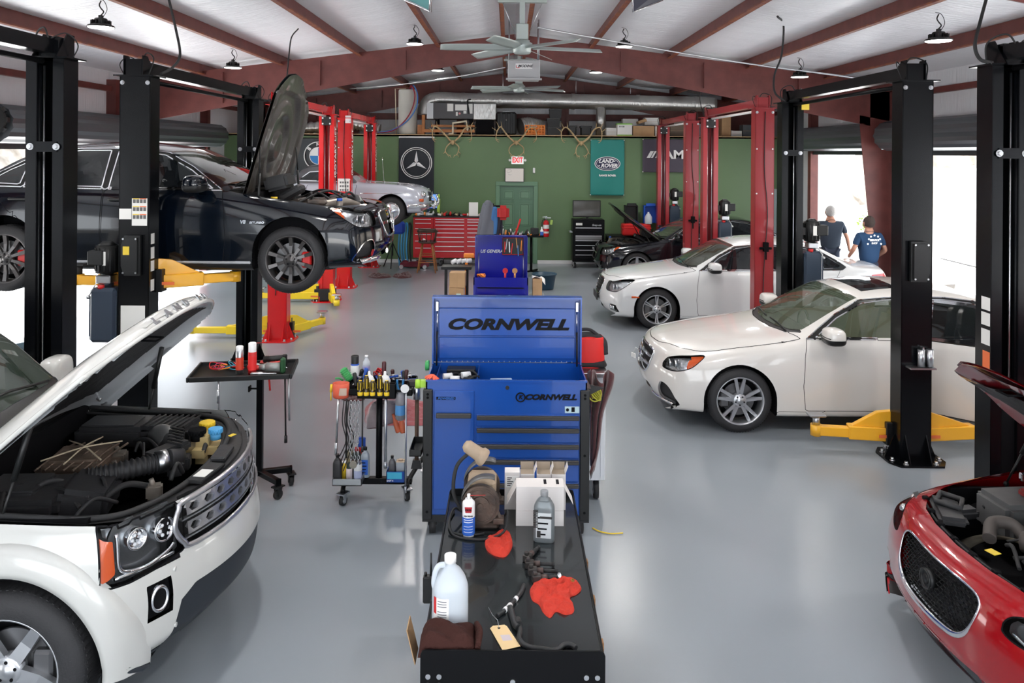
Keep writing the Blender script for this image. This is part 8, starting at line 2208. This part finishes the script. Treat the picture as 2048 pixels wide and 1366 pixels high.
for x in(-.38,.38):
    for y in(-.13,.13): g=MB(); g.b2((x-.012,y-.012,0),(x+.012,y+.012,.9)); g.done('leg',M_galv,e)
g=MB(); g.tube([(.02+.035*math.cos(t),Z2-.24,.99+.035*math.sin(t)) for t in [2*PI*i/16 for i in range(16)]],.008,6,closed=True); g.b2((-.03,Z2-.27,.93),(.07,Z2-.2,.96)); lone(g,'cup_hook',mat('pale_teal',(.3,.5,.5),.4),'pale teal ring shaped clip in front of the violet-blue chest','clip')
g=MB(); g.b2((.14,Z2-.28,.93),(.22,Z2-.2,1.0),.008); g.cyl((.18,Z2-.29,.965),(.18,Z2-.28,.965),.02,n=10); lone(g,'grey_block',M_handle,'small grey square block in front of the violet-blue chest','block')
cbox(.40,Z2+.3,.93,.13,.2,.24,0,'narrow brown cardboard box right of the violet-blue chest')
e=item('side_table','grey steel side table right of the violet-blue tool chest','table',(.40,Z2+.3,0))
g=MB(); g.b2((-.1,-.2,.9),(.1,.2,.93)); g.done('top',M_galv,e)
for x in(-.09,.09):
    for y in(-.18,.18): g=MB(); g.b2((x-.01,y-.01,0),(x+.01,y+.01,.9)); g.done('leg',M_galv,e)
g=MB(); g.grid(8,6,lambda u,v:(.33+.18*u,Z2+.22+.16*v,1.18+.03*math.sin(u*5+v*3)-.10*max(0,u-.7)*2),thick=.002); lone(g,'white_paper',M_paper,'white paper draped over the narrow cardboard box','paper')
g=MB(); g.b2((-.95,Z2+.55,1.24),(-.52,Z2+.8,1.28),.006); g.b2((-.9,Z2+.58,.0),(-.86,Z2+.62,1.24)); g.b2((-.6,Z2+.58,.0),(-.56,Z2+.62,1.24)); lone(g,'dark_tray',M_plast,'dark flat tray behind the stacked cardboard boxes','tray')
for k in range(4): g=MB(); g.cyl((-.80+.07*k,Z2+.62,1.33+.01*k),(-.74+.07*k,Z2+.66,1.36),.03,n=12); lone(g,'white_connector',M_white,'white fitting piled on the dark tray behind the cardboard boxes','fitting','white fittings on the dark tray')
g=MB(); g.b2((-.65,Z2+.9,1.36),(-.50,Z2+1.0,1.42),.01); g.b2((-.63,Z2+.92,0),(-.59,Z2+.96,1.36)); lone(g,'orange_case',M_orange,'small orange-red case left of the violet-blue lid','case')
# black roll cabinet with TV, cooler, jug, red toolbox
q=P(1145,530,19.7); e=item('tool_chest','black roll cabinet with silver drawer edges under the television','tool chest',(q.x,19.7,0))
g=MB(); g.b2((0,0,.16),(.80,.5,1.22),.01); g.done('body',M_blackp,e)
for z in(.26,.38,.5,.62,.74,.94):
    g=MB(); g.b2((.07,-.012,z-.02),(.73,0,z+.08),.002); qd=g.done('drawer',M_blackp if z<.7 or z>.9 else mat('brushed_front',(.25,.25,.25),.3,.8),e)
    g=MB(); g.b2((.07,-.024,z+.07),(.73,-.012,z+.085)); g.done('drawer_pull',MATS['bright_aluminium'],qd)
g=MB(); g.b2((.08,-.01,1.08),(.24,-.004,1.14)); g.done('badge',M_decal,e)
g=MB(); g.text('Snap-on',.07,T(.60,-.01,1.09)@UP,.001,bold=.001,shear=.2); g.done('lettering',M_sil,e)
for x in(.06,.74):
    for y in(.08,.42): caster(e,x,y,.065,.045,M_steel,15)
g=MB(); g.tube([(-.06,.1,.9),(-.06,.4,.9)],.012,8); g.b2((-.06,.1,.89),(0,.12,.91)); g.b2((-.06,.38,.89),(0,.4,.91)); g.done('side_handle',M_steel,e)
e=item('television','flat television standing on the black roll cabinet','television',(q.x+.38,19.9,1.22))
g=MB(); g.b2((-.37,-.02,.05),(.34,.04,.48),.01); g.b2((-.15,-.1,0),(.15,.1,.02),.005); g.b2((-.03,-.01,.02),(.03,.03,.08)); g.done('frame',M_plast,e)
g=MB(); g.b2((-.345,-.024,.08),(.315,-.019,.455)); g.done('screen',mat('dark_screen',(.05,.05,.045),.08,spec=.8),e)
q=P(1295,462,20.1); e=item('tool_box','red plastic toolbox lying on a stand behind the dark car','tool box',(q.x-.30,20.12,.80))
g=MB(); g.b2((-.36,-.18,0),(.36,.18,.30),.03); g.b2((-.37,-.19,.18),(.37,.19,.21),.005); g.done('body',M_redp,e)
e=item('workbench','dark workbench against the green wall behind the dark car','workbench',(q.x-.3,20.15,0))
g=MB(); g.b2((-.75,-.25,.75),(.36,.3,.80)); g.done('top',M_plast,e)
for x in(-.7,.32):
    for y in(-.22,.26): g=MB(); g.b2((x-.02,y-.02,0),(x+.02,y+.02,.75)); g.done('leg',M_plast,e)
for px,m,l in((1300,mat('cobalt_plastic',(.01,.08,.45),.4),'blue framed rack holding a white jug behind the dark car'),(1262,M_plast,'black crate-like rack behind the raised hood of the dark car')):
    e=item('bottle_rack',l,'rack',(P(px,450,20.2).x,20.22,1.10))
    g=MB()
    for a,b_ in(((-.17,-.1,0),(-.14,.1,.46)),((.14,-.1,0),(.17,.1,.46)),((-.17,-.1,.43),(.17,.1,.46)),((-.17,.06,0),(.17,.1,.46)),((-.12,-.12,.44),(.12,-.09,.52))): g.b2(a,b_,.01)
    g.done('frame',m,e)
e=item('gallon_jug','white gallon jug standing in the blue rack behind the dark car','jug',(P(1297,450,20.0).x,20.03,1.10))
g=MB(); g.lathe([(0,0),(.09,0),(.095,.02),(.095,.17),(.05,.25),(.025,.27),(.025,.30),(0,.30)],20); g.done('body',M_jug,e)
# ---------------------------------------------------------------- on the mezzanine
ZM=3.36
def MZ(px,Y=21.1): return (px-1018)*Y/FPX
e=item('storage_tank','tall white water tank on the mezzanine with red and blue pipes','tank',(MZ(815,21.0),21.0,ZM))
g=MB(); g.lathe([(0,0),(.24,0),(.25,.02),(.25,1.17),(.23,1.2),(0,1.21)],36); g.done('tank',mat('dusty_white_tank',(.58,.57,.52),.45,var=.12,vscale=2),e)
for k,(m,l) in enumerate(((mat('red_pex',(.35,.02,.04),.4),0),(mat('blue_pex',(.06,.2,.55),.4),0))):
    g=MB(); g.tube(spline([(.06+.05*k,-.1,1.21),(.12+.06*k,-.2,1.3),(.22+.07*k,-.28,1.05),(.17+.09*k,-.3,.72),(-.02+.07*k,-.3,.38),(-.35,-.3,.10+.02*k),(-.75,-.3,.04)],8),.016,8); g.done('supply_pipe',m,e)
g=MB(); g.tube([(-.05,0,1.23),(-.34,0,1.23),(-.30,0,.0)],.014,8); g.done('overflow_pipe',mat('cream_pipe',(.6,.5,.35),.5),e)
M_foil=mat('foil_duct',(.55,.55,.53),.28,.9,bump=.5,bscale=7,stretch=(6,1,1))
e=item('foil_duct','long silver foil duct running above the mezzanine','duct',(0,21.3,0))
zd=P(1200,202,21.3).z
pts=[(MZ(850,21.3),0,ZM+.55),(MZ(850,21.3)+.02,0,zd-.2),(MZ(870,21.3),0,zd),]+[(x,0,zd-.012*abs(x)) for x in(-1.,1,3,4.8,5.6)]
g=MB(); g.tube(spline(pts,6),.205,24); g.done('main_run',M_foil,e)
g=MB(); g.tube([(MZ(1201,21.3),-.02,zd-.05),(MZ(1201,21.3),-.02,ZM)],.135,20); g.done('branch',M_foil,e)
for px in(925,1000,1045,1145,1275,1390): g=MB(); g.lathe([(.212,-.05),(.222,-.02),(.214,0),(.224,.03),(.212,.05)],24,M=T(MZ(px,21.3),0,zd-.012*abs(MZ(px,21.3)))@RY(90)); g.done('joint_tape',M_foil,e)
for px in(1005,1151,1260): g=MB(); g.cyl((MZ(px,21.3),0,zd+.2),(MZ(px,21.3),0,zp(MZ(px,21.3))),.012,n=6); g.done('hanger_strap',M_steel,e)
e=item('air_handler','dark grey air handler with labels lying on timbers on the mezzanine','air handler',(MZ(868,21.0),20.95,ZM))
g=MB(); g.b2((.0,-.25,.42),(1.06,.3,.84),.01); g.done('cabinet',mat('slate_grey_metal',(.07,.07,.075),.45),e)
g=MB(); g.b2((-.17,-.24,.42),(.0,.29,.83)); g.done('end_collar',M_galv,e)
g=MB(); g.b2((1.06,-.25,.40),(1.66,.3,.83),.015); g.done('plenum',M_foil,e)
for a,b_ in(((.37,.62),(.53,.82)),((.58,.64),(.89,.8)),((.6,.5),(.65,.6)),((.8,.56),(.88,.63)),((.93,.56),(1.04,.82))): g=MB(); g.b2((a[0],-.256,a[1]),(b_[0],-.25,b_[1])); g.done('label',M_decal,e)
g=MB(); g.tube(spline([(.95,-.26,.55),(.92,-.28,.75),(.9,-.2,.9),(.98,-.1,.95)],6),.02,8); g.done('line_set',M_rubber,e)
g=MB(); g.cyl((.7,-.262,.56),(.7,-.255,.56),.028,n=14); g.done('round_label',mat('pink_label',(.6,.25,.25),.5),e)
M_tim=mat('orange_timber',(.45,.18,.06),.6,var=.25,vscale=4)
for a,b_,l in(((-.05,-.28,.20),(1.1,-.2,.26),'long orange timber lying under the air handler, upper one'),((-.25,-.3,.06),(1.1,-.2,.14),'long orange timber lying under the air handler, lower one'),((-.30,-.25,0),(-.22,-.15,.52),'upright orange timber left of the air handler'),((-.42,-.2,0),(-.30,0,.26),'short orange timber block between tank and air handler')):
    g=MB(); x0=MZ(868,21.0); g.b2((x0+a[0],20.95+a[1],ZM+a[2]),(x0+b_[0],20.95+b_[1],ZM+b_[2]),.004); lone(g,'timber',M_tim,l,'timber')
g=MB(); x0=MZ(868,21.0)
for x in(.05,.95): g.b2((x0+x,20.75,ZM+.26),(x0+x+.08,21.2,ZM+.42)); g.b2((x0+x,20.75,ZM),(x0+x+.08,20.95,ZM+.06)); g.b2((x0+x,20.8,ZM+.14),(x0+x+.08,20.9,ZM+.20))
g.b2((x0+1.12,20.75,ZM),(x0+1.6,21.2,ZM+.4)); g.done('timber_support',M_dark,bpy.data.objects['air_handler'])
bpy.data.objects['timber_support'].location=-bpy.data.objects['air_handler'].location
g=MB(); g.tube([(x0+.42,20.6,ZM+.02),(x0+.53,20.6,ZM+.02),(x0+.53,20.6,ZM+.30),(x0+.88,20.6,ZM+.36),(x0+.92,20.6,ZM+.1)],.03,10); lone(g,'pvc_pipe',mat('cream_pvc',(.68,.6,.45),.45),'bent cream drain pipe behind the left antlers','pipe')
e=item('suitcase','large black hard case standing on the mezzanine behind the middle antlers','suitcase',(MZ(1012,21.0),21.0,ZM))
g=MB(); g.b2((-.28,-.15,0),(.28,.15,.62),.05); 
for x in(-.14,.0,.14): g.b2((x-.03,-.165,.03),(x+.03,-.15,.6),.008)
g.done('shell',M_plast,e)
g=MB(); g.b2((-.1,-.03,.62),(.1,.0,.65),.01); g.ball((0,-.17,.4),.018,8); g.done('handle',M_steel,e)
e=item('flexible_duct','crumpled silver flexible duct on the mezzanine beside the black case','duct',(MZ(1055,21.0),21.05,ZM))
g=MB(); pp=spline([(-.2,-.1,.24),(.0,.0,.28),(.2,.1,.26),(.35,.2,.22)],14); g.tube(pp,[.20+.02*math.cos(k*1.8) for k in range(len(pp))],24); g.done('duct',M_foil,e)
e=item('flexible_duct','crumpled silver flexible duct lying at the left end of the mezzanine','duct',(MZ(690,21.0),21.05,ZM))
g=MB(); pp=spline([(-1.1,0,.16),(-.4,0,.2),(.2,.1,.28),(.6,.1,.2),(.9,.1,.12)],14); g.tube(pp,[.15+.02*math.cos(k*1.8) for k in range(len(pp))],20); g.done('duct',M_foil,e)
e=item('crate','orange plastic crate on the mezzanine right of the black case','crate',(MZ(1070,20.9),20.85,ZM))
g=MB()
for k in range(4): g.b2((-.28,-.13,.03+.07*k),(.26,-.115,.06+.07*k),.004)
for k in range(7): g.b2((-.28+.085*k,-.14,0),(-.25+.085*k,-.12,.28),.004)
g.b2((-.28,.1,0),(.26,.12,.28)); g.b2((-.28,-.12,0),(.26,.12,.02)); g.b2((.24,-.12,0),(.26,.12,.28)); g.done('body',M_orange,e)
def tote(px,z,w,h,m,label,gr='black storage totes'):
    e=item('storage_tote',label,'storage tote',(MZ(px,21.0),21.0,ZM+z),0,gr)
    g=MB(); g.prism([(-w*.43,0),(w*.43,0),(w*.48,h-.03),(-w*.48,h-.03)],-.16,.16,M=UP); g.done('body',m,e)
    g=MB(); g.b2((-w/2,-.18,h-.035),(w/2,.18,h),.006); g.done('lid',M_handle,e)
tote(1107,0,.37,.22,M_plast,'black storage tote, bottom of the stack on the mezzanine'); tote(1106,.222,.36,.24,M_plast,'black storage tote, middle of the stack on the mezzanine'); tote(1110,.464,.34,.25,M_plast,'dark storage tote, top of the stack on the mezzanine')
for px,w,h,l in((1144,.2,.27,'dark case behind the right antlers, left one'),(1171,.27,.26,'dark case behind the right antlers, right one')):
    e=item('equipment_case',l,'case',(MZ(px,21.0),21.0,ZM))
    g=MB(); g.b2((-w/2,-.14,0),(w/2,.14,h),.02); g.b2((-w/2-.02,-.15,h-.05),(w/2+.02,.15,h)); g.done('body',M_plast,e)
def mbox(px0,px1,py0,m,label,name='cardboard_box',Y=21.0,z0=0,rot=0,lid=None):
    w=MZ(px1,Y)-MZ(px0,Y); h=P(px0,py0,Y).z-ZM-z0
    e=item(name,label,'box',((MZ(px0,Y)+MZ(px1,Y))/2,Y,ZM+z0),0,'boxes on the mezzanine')
    g=MB(); g.b2((-w/2,-.16,0),(w/2,.16,h),.004,M=RY(rot)); g.done('body',m,e)
    if lid: g=MB(); g.b2((-w/2-.01,-.17,h-.02),(w/2+.01,.17,h+.01)); g.b2((-w/2-.005,-.165,0),(w/2+.005,-.158,.03)); g.done('edge_band',lid,e)
    else: g=MB(); g.b2((-w/2+.01,-.163,h*.48),(w/2-.01,-.159,h*.5)); g.done('tape',mat('tan_tape',(.42,.26,.12),.4),e)
    return e
o=mbox(1233,1262,248,M_paper,'white and green carton on the mezzanine above the teal banner',lid=mat('lime_band',(.25,.6,.1),.5),Y=20.8)
g=MB(); g.text('RYOBI',.05,T(-.08,-.165,.24)@UP,.001,bold=.001); g.done('lettering',M_letk,o)
mbox(1264,1306,252,M_card,'wide brown cardboard box beside the white and green carton',Y=20.85); mbox(1275,1292,240,M_card,'small tilted cardboard box on top of the wide brown one',z0=.36,rot=-20); mbox(1287,1315,236,M_paper,'white box behind the tilted cardboard box',z0=.30,Y=21.3)
mbox(1244,1274,238,M_paper,'pale box behind the white and green carton',Y=21.4); mbox(1211,1231,256,M_paper,'pale box at the foot of the duct branch'); mbox(1308,1322,252,M_paper,'grey-white box left of the far red post',Y=20.9)
mbox(1338,1368,250,mat('grey_brown_board',(.16,.12,.09),.7),'dark brown box between the far red posts'); mbox(1440,1458,232,M_card,'tall brown box between the two red lifts',Y=21.0); mbox(1459,1480,262,M_paper,'small pale box right of the tall brown box'); mbox(1482,1500,250,mat('slate_box',(.09,.10,.11),.6),'dark grey box near the right end of the mezzanine')
# antlers mounted on the wall
M_ant=mat('antler_bone',(.50,.36,.19),.6,var=.35,vscale=9,bump=.2,bscale=30)
def antlers(px,label,sd):
    e=item('mounted_antlers',label,'antlers',(MZ(px,20.4),20.46,3.16),0,'mounted antlers on the green wall'); rg=random.Random(sd)
    g=MB(); g.box((0,-.04,0),(.14,.08,.10),.03,seg=2); g.ball((0,-.06,-.03),.045,10); g.done('skull_plate',M_ant,e)
    for s in(-1,1):
        j=lambda a:a+rg.uniform(-.03,.03)
        main=spline([(s*.05,-.06,.02),(s*j(.18),-.14,.16),(s*j(.32),-.2,.34),(s*j(.44),-.22,.40),(s*j(.52),-.22,.28),(s*j(.50),-.2,.08),(s*.44,-.2,.0)],6)
        g=MB(); n=len(main); g.tube(main,[lerp(.026,.008,k/(n-1)) for k in range(n)],8)
        for (i,dx,dz,L) in((14,.02,.16,1),(20,.08,.16,1),(24,.13,.10,1),(30,-.10,-.02,1)):
            q=main[min(i,n-1)]; g.tube(spline([q,q+Vector((s*dx*.5,-.02,dz*.6)),q+Vector((s*dx,-.03,dz))],4),[.013-.0012*k for k in range(9)],6)
        low=spline([(s*.05,-.07,-.02),(s*j(.15),-.13,-.12),(s*j(.17),-.15,-.24),(s*.11,-.16,-.33),(s*.04,-.17,-.34)],5); n=len(low)
        g.tube(low,[lerp(.018,.007,k/(n-1)) for k in range(n)],7)
        for i in(10,14,18): q=low[min(i,n-1)]; g.tube([q,q+Vector((s*rg.uniform(-.05,.08),-.02,-.07))],[.010,.004],6)
        g.done('antler',M_ant,e)
antlers(905,'left one of three mounted antlers, in front of the air handler',1); antlers(1032,'middle one of three mounted antlers, above the EXIT sign',2); antlers(1162,'right one of three mounted antlers, next to the teal banner',3)
# pale cabinet on the right of the green wall
g=MB(); g.b2((6.9,20.2,0),(7.38,20.47,2.0),.005); lone(g,'storage_locker',mat('pale_blue_locker',(.45,.55,.62),.4),'pale blue-white locker at the right end of the green wall','locker')
# ---------------------------------------------------------------- outside
e=item('storage_container','white storage container standing outside the right-hand doors','container',(12.2,19.8,0))
g=MB(); g.b2((0,0,.0),(2.4,2.6,2.55),.03); g.done('box',mat('trailer_white',(.5,.5,.5),.6),e)
g=MB(); g.b2((-.02,-.03,-.02),(.05,.03,2.6)); g.done('edge_trim',M_plast,e)
M_leaf=mat('bright_leaves',(.13,.22,.03),.6,var=.4,vscale=6)
def bush(x,y,z,r,label,n=260):
    e=item('shrub',label,'shrub',(x,y,z)); rg=random.Random(int(x*10)); g=MB()
    for k in range(n):
        a=Vector((rg.gauss(0,1),rg.gauss(0,1),rg.gauss(0,1))).normalized()*r*rg.random()**.4; a.z=abs(a.z)*1.1
        F=T(*a)@Matrix.Rotation(rg.random()*6,4,Vector((rg.random(),rg.random(),rg.random()+.1)).normalized())
        g._add([(-.04,0,0),(0,-.08,.01),(.04,0,0),(0,.08,-.01)],[(0,1,2,3)],False,F)
    g.done('foliage',M_leaf,e); g=MB(); 
    for k in range(5): g.tube([(0,0,0),(r*.5*math.cos(k*1.3),r*.5*math.sin(k*1.3),r*.7)],.012,5)
    g.done('stem',M_wood,e)
bush(14.2,30.3,.0,.7,'yellow-green shrub growing at the foot of the pale rock outside'); bush(17.0,25.5,0,1.5,'green bush beyond the white container outside',700)
e=item('parked_car','small dark car roof glimpsed beyond the trailer outside','car',(17.5,29.5,0)) if False else None
# ================================================================= two people by the far right door
def person(loc,rz,label,H,shirt,hair,hairm,bald=False,print_=None,arms=None,build=1.):
    e=item('person',label,'person',loc,rz)
    M_skin=mat('skin',(.50,.25,.17),.55,bump=.03)
    s=H/1.78
    # body as one skinned surface, facing +y (away from the camera)
    V=[];E=[];Rr=[]
    def v(p,r): V.append(Vector(p)*s); Rr.append((r*s*1.,r*s*.8)); return len(V)-1
    pel=v((0,0,.95),.125*build); ab=v((0,-.0,1.10),.11*build); ch=v((0,-.0,1.30),.115*build); sh=v((0,.0,1.42),.08); nk=v((0,0,1.51),.085); hd0=v((0,.01,1.60),.08)
    E+= [(pel,ab),(ab,ch),(ch,sh),(sh,nk),(nk,hd0)]
    hands=[]
    for i,sd in enumerate((-1,1)):
        a=arms[i]
        s1=v((sd*.17*build,-.01,1.41),.055); el=v(a[0],.056); wr=v(a[1],.040); 
        E+=[(sh,s1),(s1,el),(el,wr)]
        hv=(Vector(a[1])-Vector(a[0])).normalized(); palm=v(Vector(a[1])+hv*.07,.035); E.append((wr,palm)); hands.append((Vector(a[1])+hv*.075,hv,sd))
        hip=v((sd*.095,0,.90),.10); kn=v((sd*.11,.02,.50),.062); an=v((sd*.12,-.02,.10),.04); ft=v((sd*.13,.10,.045),.04)
        E+=[(pel,hip),(hip,kn),(kn,an),(an,ft)]
    def skin(name,VV,EE,RR,m,parent,root=0,sub=2):
        me=bpy.data.meshes.new(name); me.from_pydata([tuple(x) for x in VV],EE,[]); o=bpy.data.objects.new(name,me); COL.objects.link(o)
        md=o.modifiers.new('s','SKIN'); sk=me.skin_vertices.new(name='') if not me.skin_vertices else me.skin_vertices[0]
        for k,r in enumerate(RR): sk.data[k].radius=r
        sk.data[root].use_root=True
        m2=o.modifiers.new('u','SUBSURF'); m2.levels=sub; m2.render_levels=sub
        bpy.context.view_layer.update(); dg=bpy.context.evaluated_depsgraph_get()
        nm=bpy.data.meshes.new_from_object(o.evaluated_get(dg)); bpy.data.objects.remove(o)
        nm.materials.clear(); nm.materials.append(m); nm.shade_smooth(); nm.name=name
        q=bpy.data.objects.new(name,nm); COL.objects.link(q); q.parent=parent; return q
    # fingers join the body mesh
    for hp,hv,sd in hands:
        side=hv.cross(Vector((0,1,0)));side=side.normalized() if side.length>.1 else Vector((1,0,0))
        for k in range(4):
            o_=side*(.027-.018*k); L=(.07,.08,.075,.06)[k]
            a=v(hp+o_,.010); b_=v(hp+o_+hv*L*.55,.009); c=v(hp+o_+hv*L+Vector((0,.025,0)),.008); E+=[(len(Rr)-3-0,len(Rr)-2),(len(Rr)-2,len(Rr)-1)]
        t=v(hp-hv*.03+side*.035,.011); t2=v(hp+hv*.01+side*.06+Vector((0,.02,0)),.010); E.append((t,t2))
    body=skin('body',V,E,Rr,M_skin,e)
    # head
    g=MB()
    def hf(u,vv):
        a=2*PI*u;b_=PI*vv; x=.078*math.sin(b_)*math.cos(a); y=.098*math.sin(b_)*math.sin(a); z=-.118*math.cos(b_)
        if z<-.03: x*=1-.25*(-z-.03)/.09; y=y*(1-.2*(-z-.03)/.09)+(.008)
        return (x,y+.01,z)
    g.grid(28,18,hf,M=SCL(s,s,s))
    for sd in(-1,1): g.ball((sd*.080*s,.0,-.005*s),.030*s,10,sx=.35,sy=.6,sz=1)
    g.tube([(0,.10*s,.02*s),(0,.128*s,-.02*s),(0,.105*s,-.03*s)],[.008,.014,.012],8)
    for sd in(-1,1): g.ball((sd*.032*s,.092*s,.015*s),.012*s,8)
    hd=g.done('head',M_skin,e); hd.location=(0,.0,1.66*s); hd.scale=(1.3,1.22,1.16)
    g=MB(); g.grid(24,12,lambda u,vv:tuple(c*1.04 for c in hf(u,lerp(.38,1,vv))),M=SCL(s,s,s)@T(0,-.010,.002)@RX(26)); hr=g.done('hair',hairm,hd)
    # shirt: torso shell with sleeves
    SV=[];SE=[];SR=[]
    def w(p,r,ry=None): SV.append(Vector(p)*s); SR.append((r*s,(ry or r*.82)*s)); return len(SV)-1
    a=w((0,0,.84),.185*build,.15); b_=w((0,-.01,1.08),.185*build,.155); c=w((0,-.02,1.30),.195*build,.15); d=w((0,-.01,1.45),.12,.09); n_=w((0,0,1.49),.10); SE+=[(a,b_),(b_,c),(c,d),(d,n_)]
    for i,sd in enumerate((-1,1)):
        s1=w((sd*.19*build,-.01,1.42),.088); m_=w(Vector((sd*.19*build,-.01,1.42)).lerp(Vector(arms[i][0]),.75),.072); SE+=[(c,s1),(s1,m_)]
    sh_=skin('shirt',SV,SE,SR,shirt,e)
    # trousers
    TV=[];TE=[];TR=[]
    def t_(p,r): TV.append(Vector(p)*s); TR.append((r*s,r*s*.9)); return len(TV)-1
    p0=t_((0,0,.92),.105*build)
    for sd in(-1,1):
        h_=t_((sd*.10,0,.86),.115); k_=t_((sd*.115,.02,.48),.085); a_=t_((sd*.125,-.02,.08),.07); TE+=[(p0,h_),(h_,k_),(k_,a_)]
    skin('trousers',TV,TE,TR,mat('dark_jeans',(.03,.04,.07),.8),e)
    for sd in(-1,1): g=MB(); g.box((sd*.13*s,.05*s,.045*s),(.10*s,.28*s,.09*s),.03,seg=2); g.done('shoe',M_plast,e)
    return e,s
q=P(1661,413,16.6)
e,s=person((q.x,16.6,0),-8,'grey-haired person in a dark grey t-shirt by the far right door','x' and q.z,mat('dark_slate_shirt',(.035,.05,.075),.85,bump=.1,bscale=12),0,mat('grey_hair',(.45,.44,.43),.8,bump=.5,bscale=60),
  arms=(((-.30,-.02,1.14),(-.33,.06,.90)),((.33,-.02,1.14),(.40,.08,.90))),build=1.18)
q=P(1738,434,14.8)
e,s=person((q.x,14.8,0),6,'short dark-haired person in a navy t-shirt with white back print','x' and q.z,mat('navy_shirt',(.015,.05,.12),.85,bump=.1,bscale=12),0,mat('dark_short_hair',(.05,.035,.03),.85,bump=.5,bscale=60),
  arms=(((-.33,-.03,1.16),(-.30,.16,1.02)),((.33,-.03,1.14),(.30,.20,1.0))),build=1.12)
g=MB(); g.text('SERVICE',.05,T(0,-.190,1.35*s)@UP,.002,bold=.002); g.text('SHOP',.045,T(0,-.190,1.29*s)@UP,.002,bold=.002)
for x,z in((-.11,1.37),(-.07,1.42),(0,1.44),(.07,1.42),(.11,1.37),(-.13,1.28),(.13,1.28)): g.cyl((x,-.185,z*s),(x,-.19,z*s),.018,n=10)
g.done('back_print',M_let,e)
# ================================================================= light
w=bpy.data.worlds.new('sky'); SC.world=w; w.use_nodes=True
nt=w.node_tree; bg=nt.nodes['Background']
bg.inputs['Color'].default_value=(.90,.95,1.0,1); bg.inputs['Strength'].default_value=3.6
sun=bpy.data.lights.new('sun','SUN'); sun.energy=18.; sun.angle=R(3); sun.color=(1,.96,.9)
so=bpy.data.objects.new('sun',sun); COL.objects.link(so); so.rotation_euler=(R(20),R(-20),0)
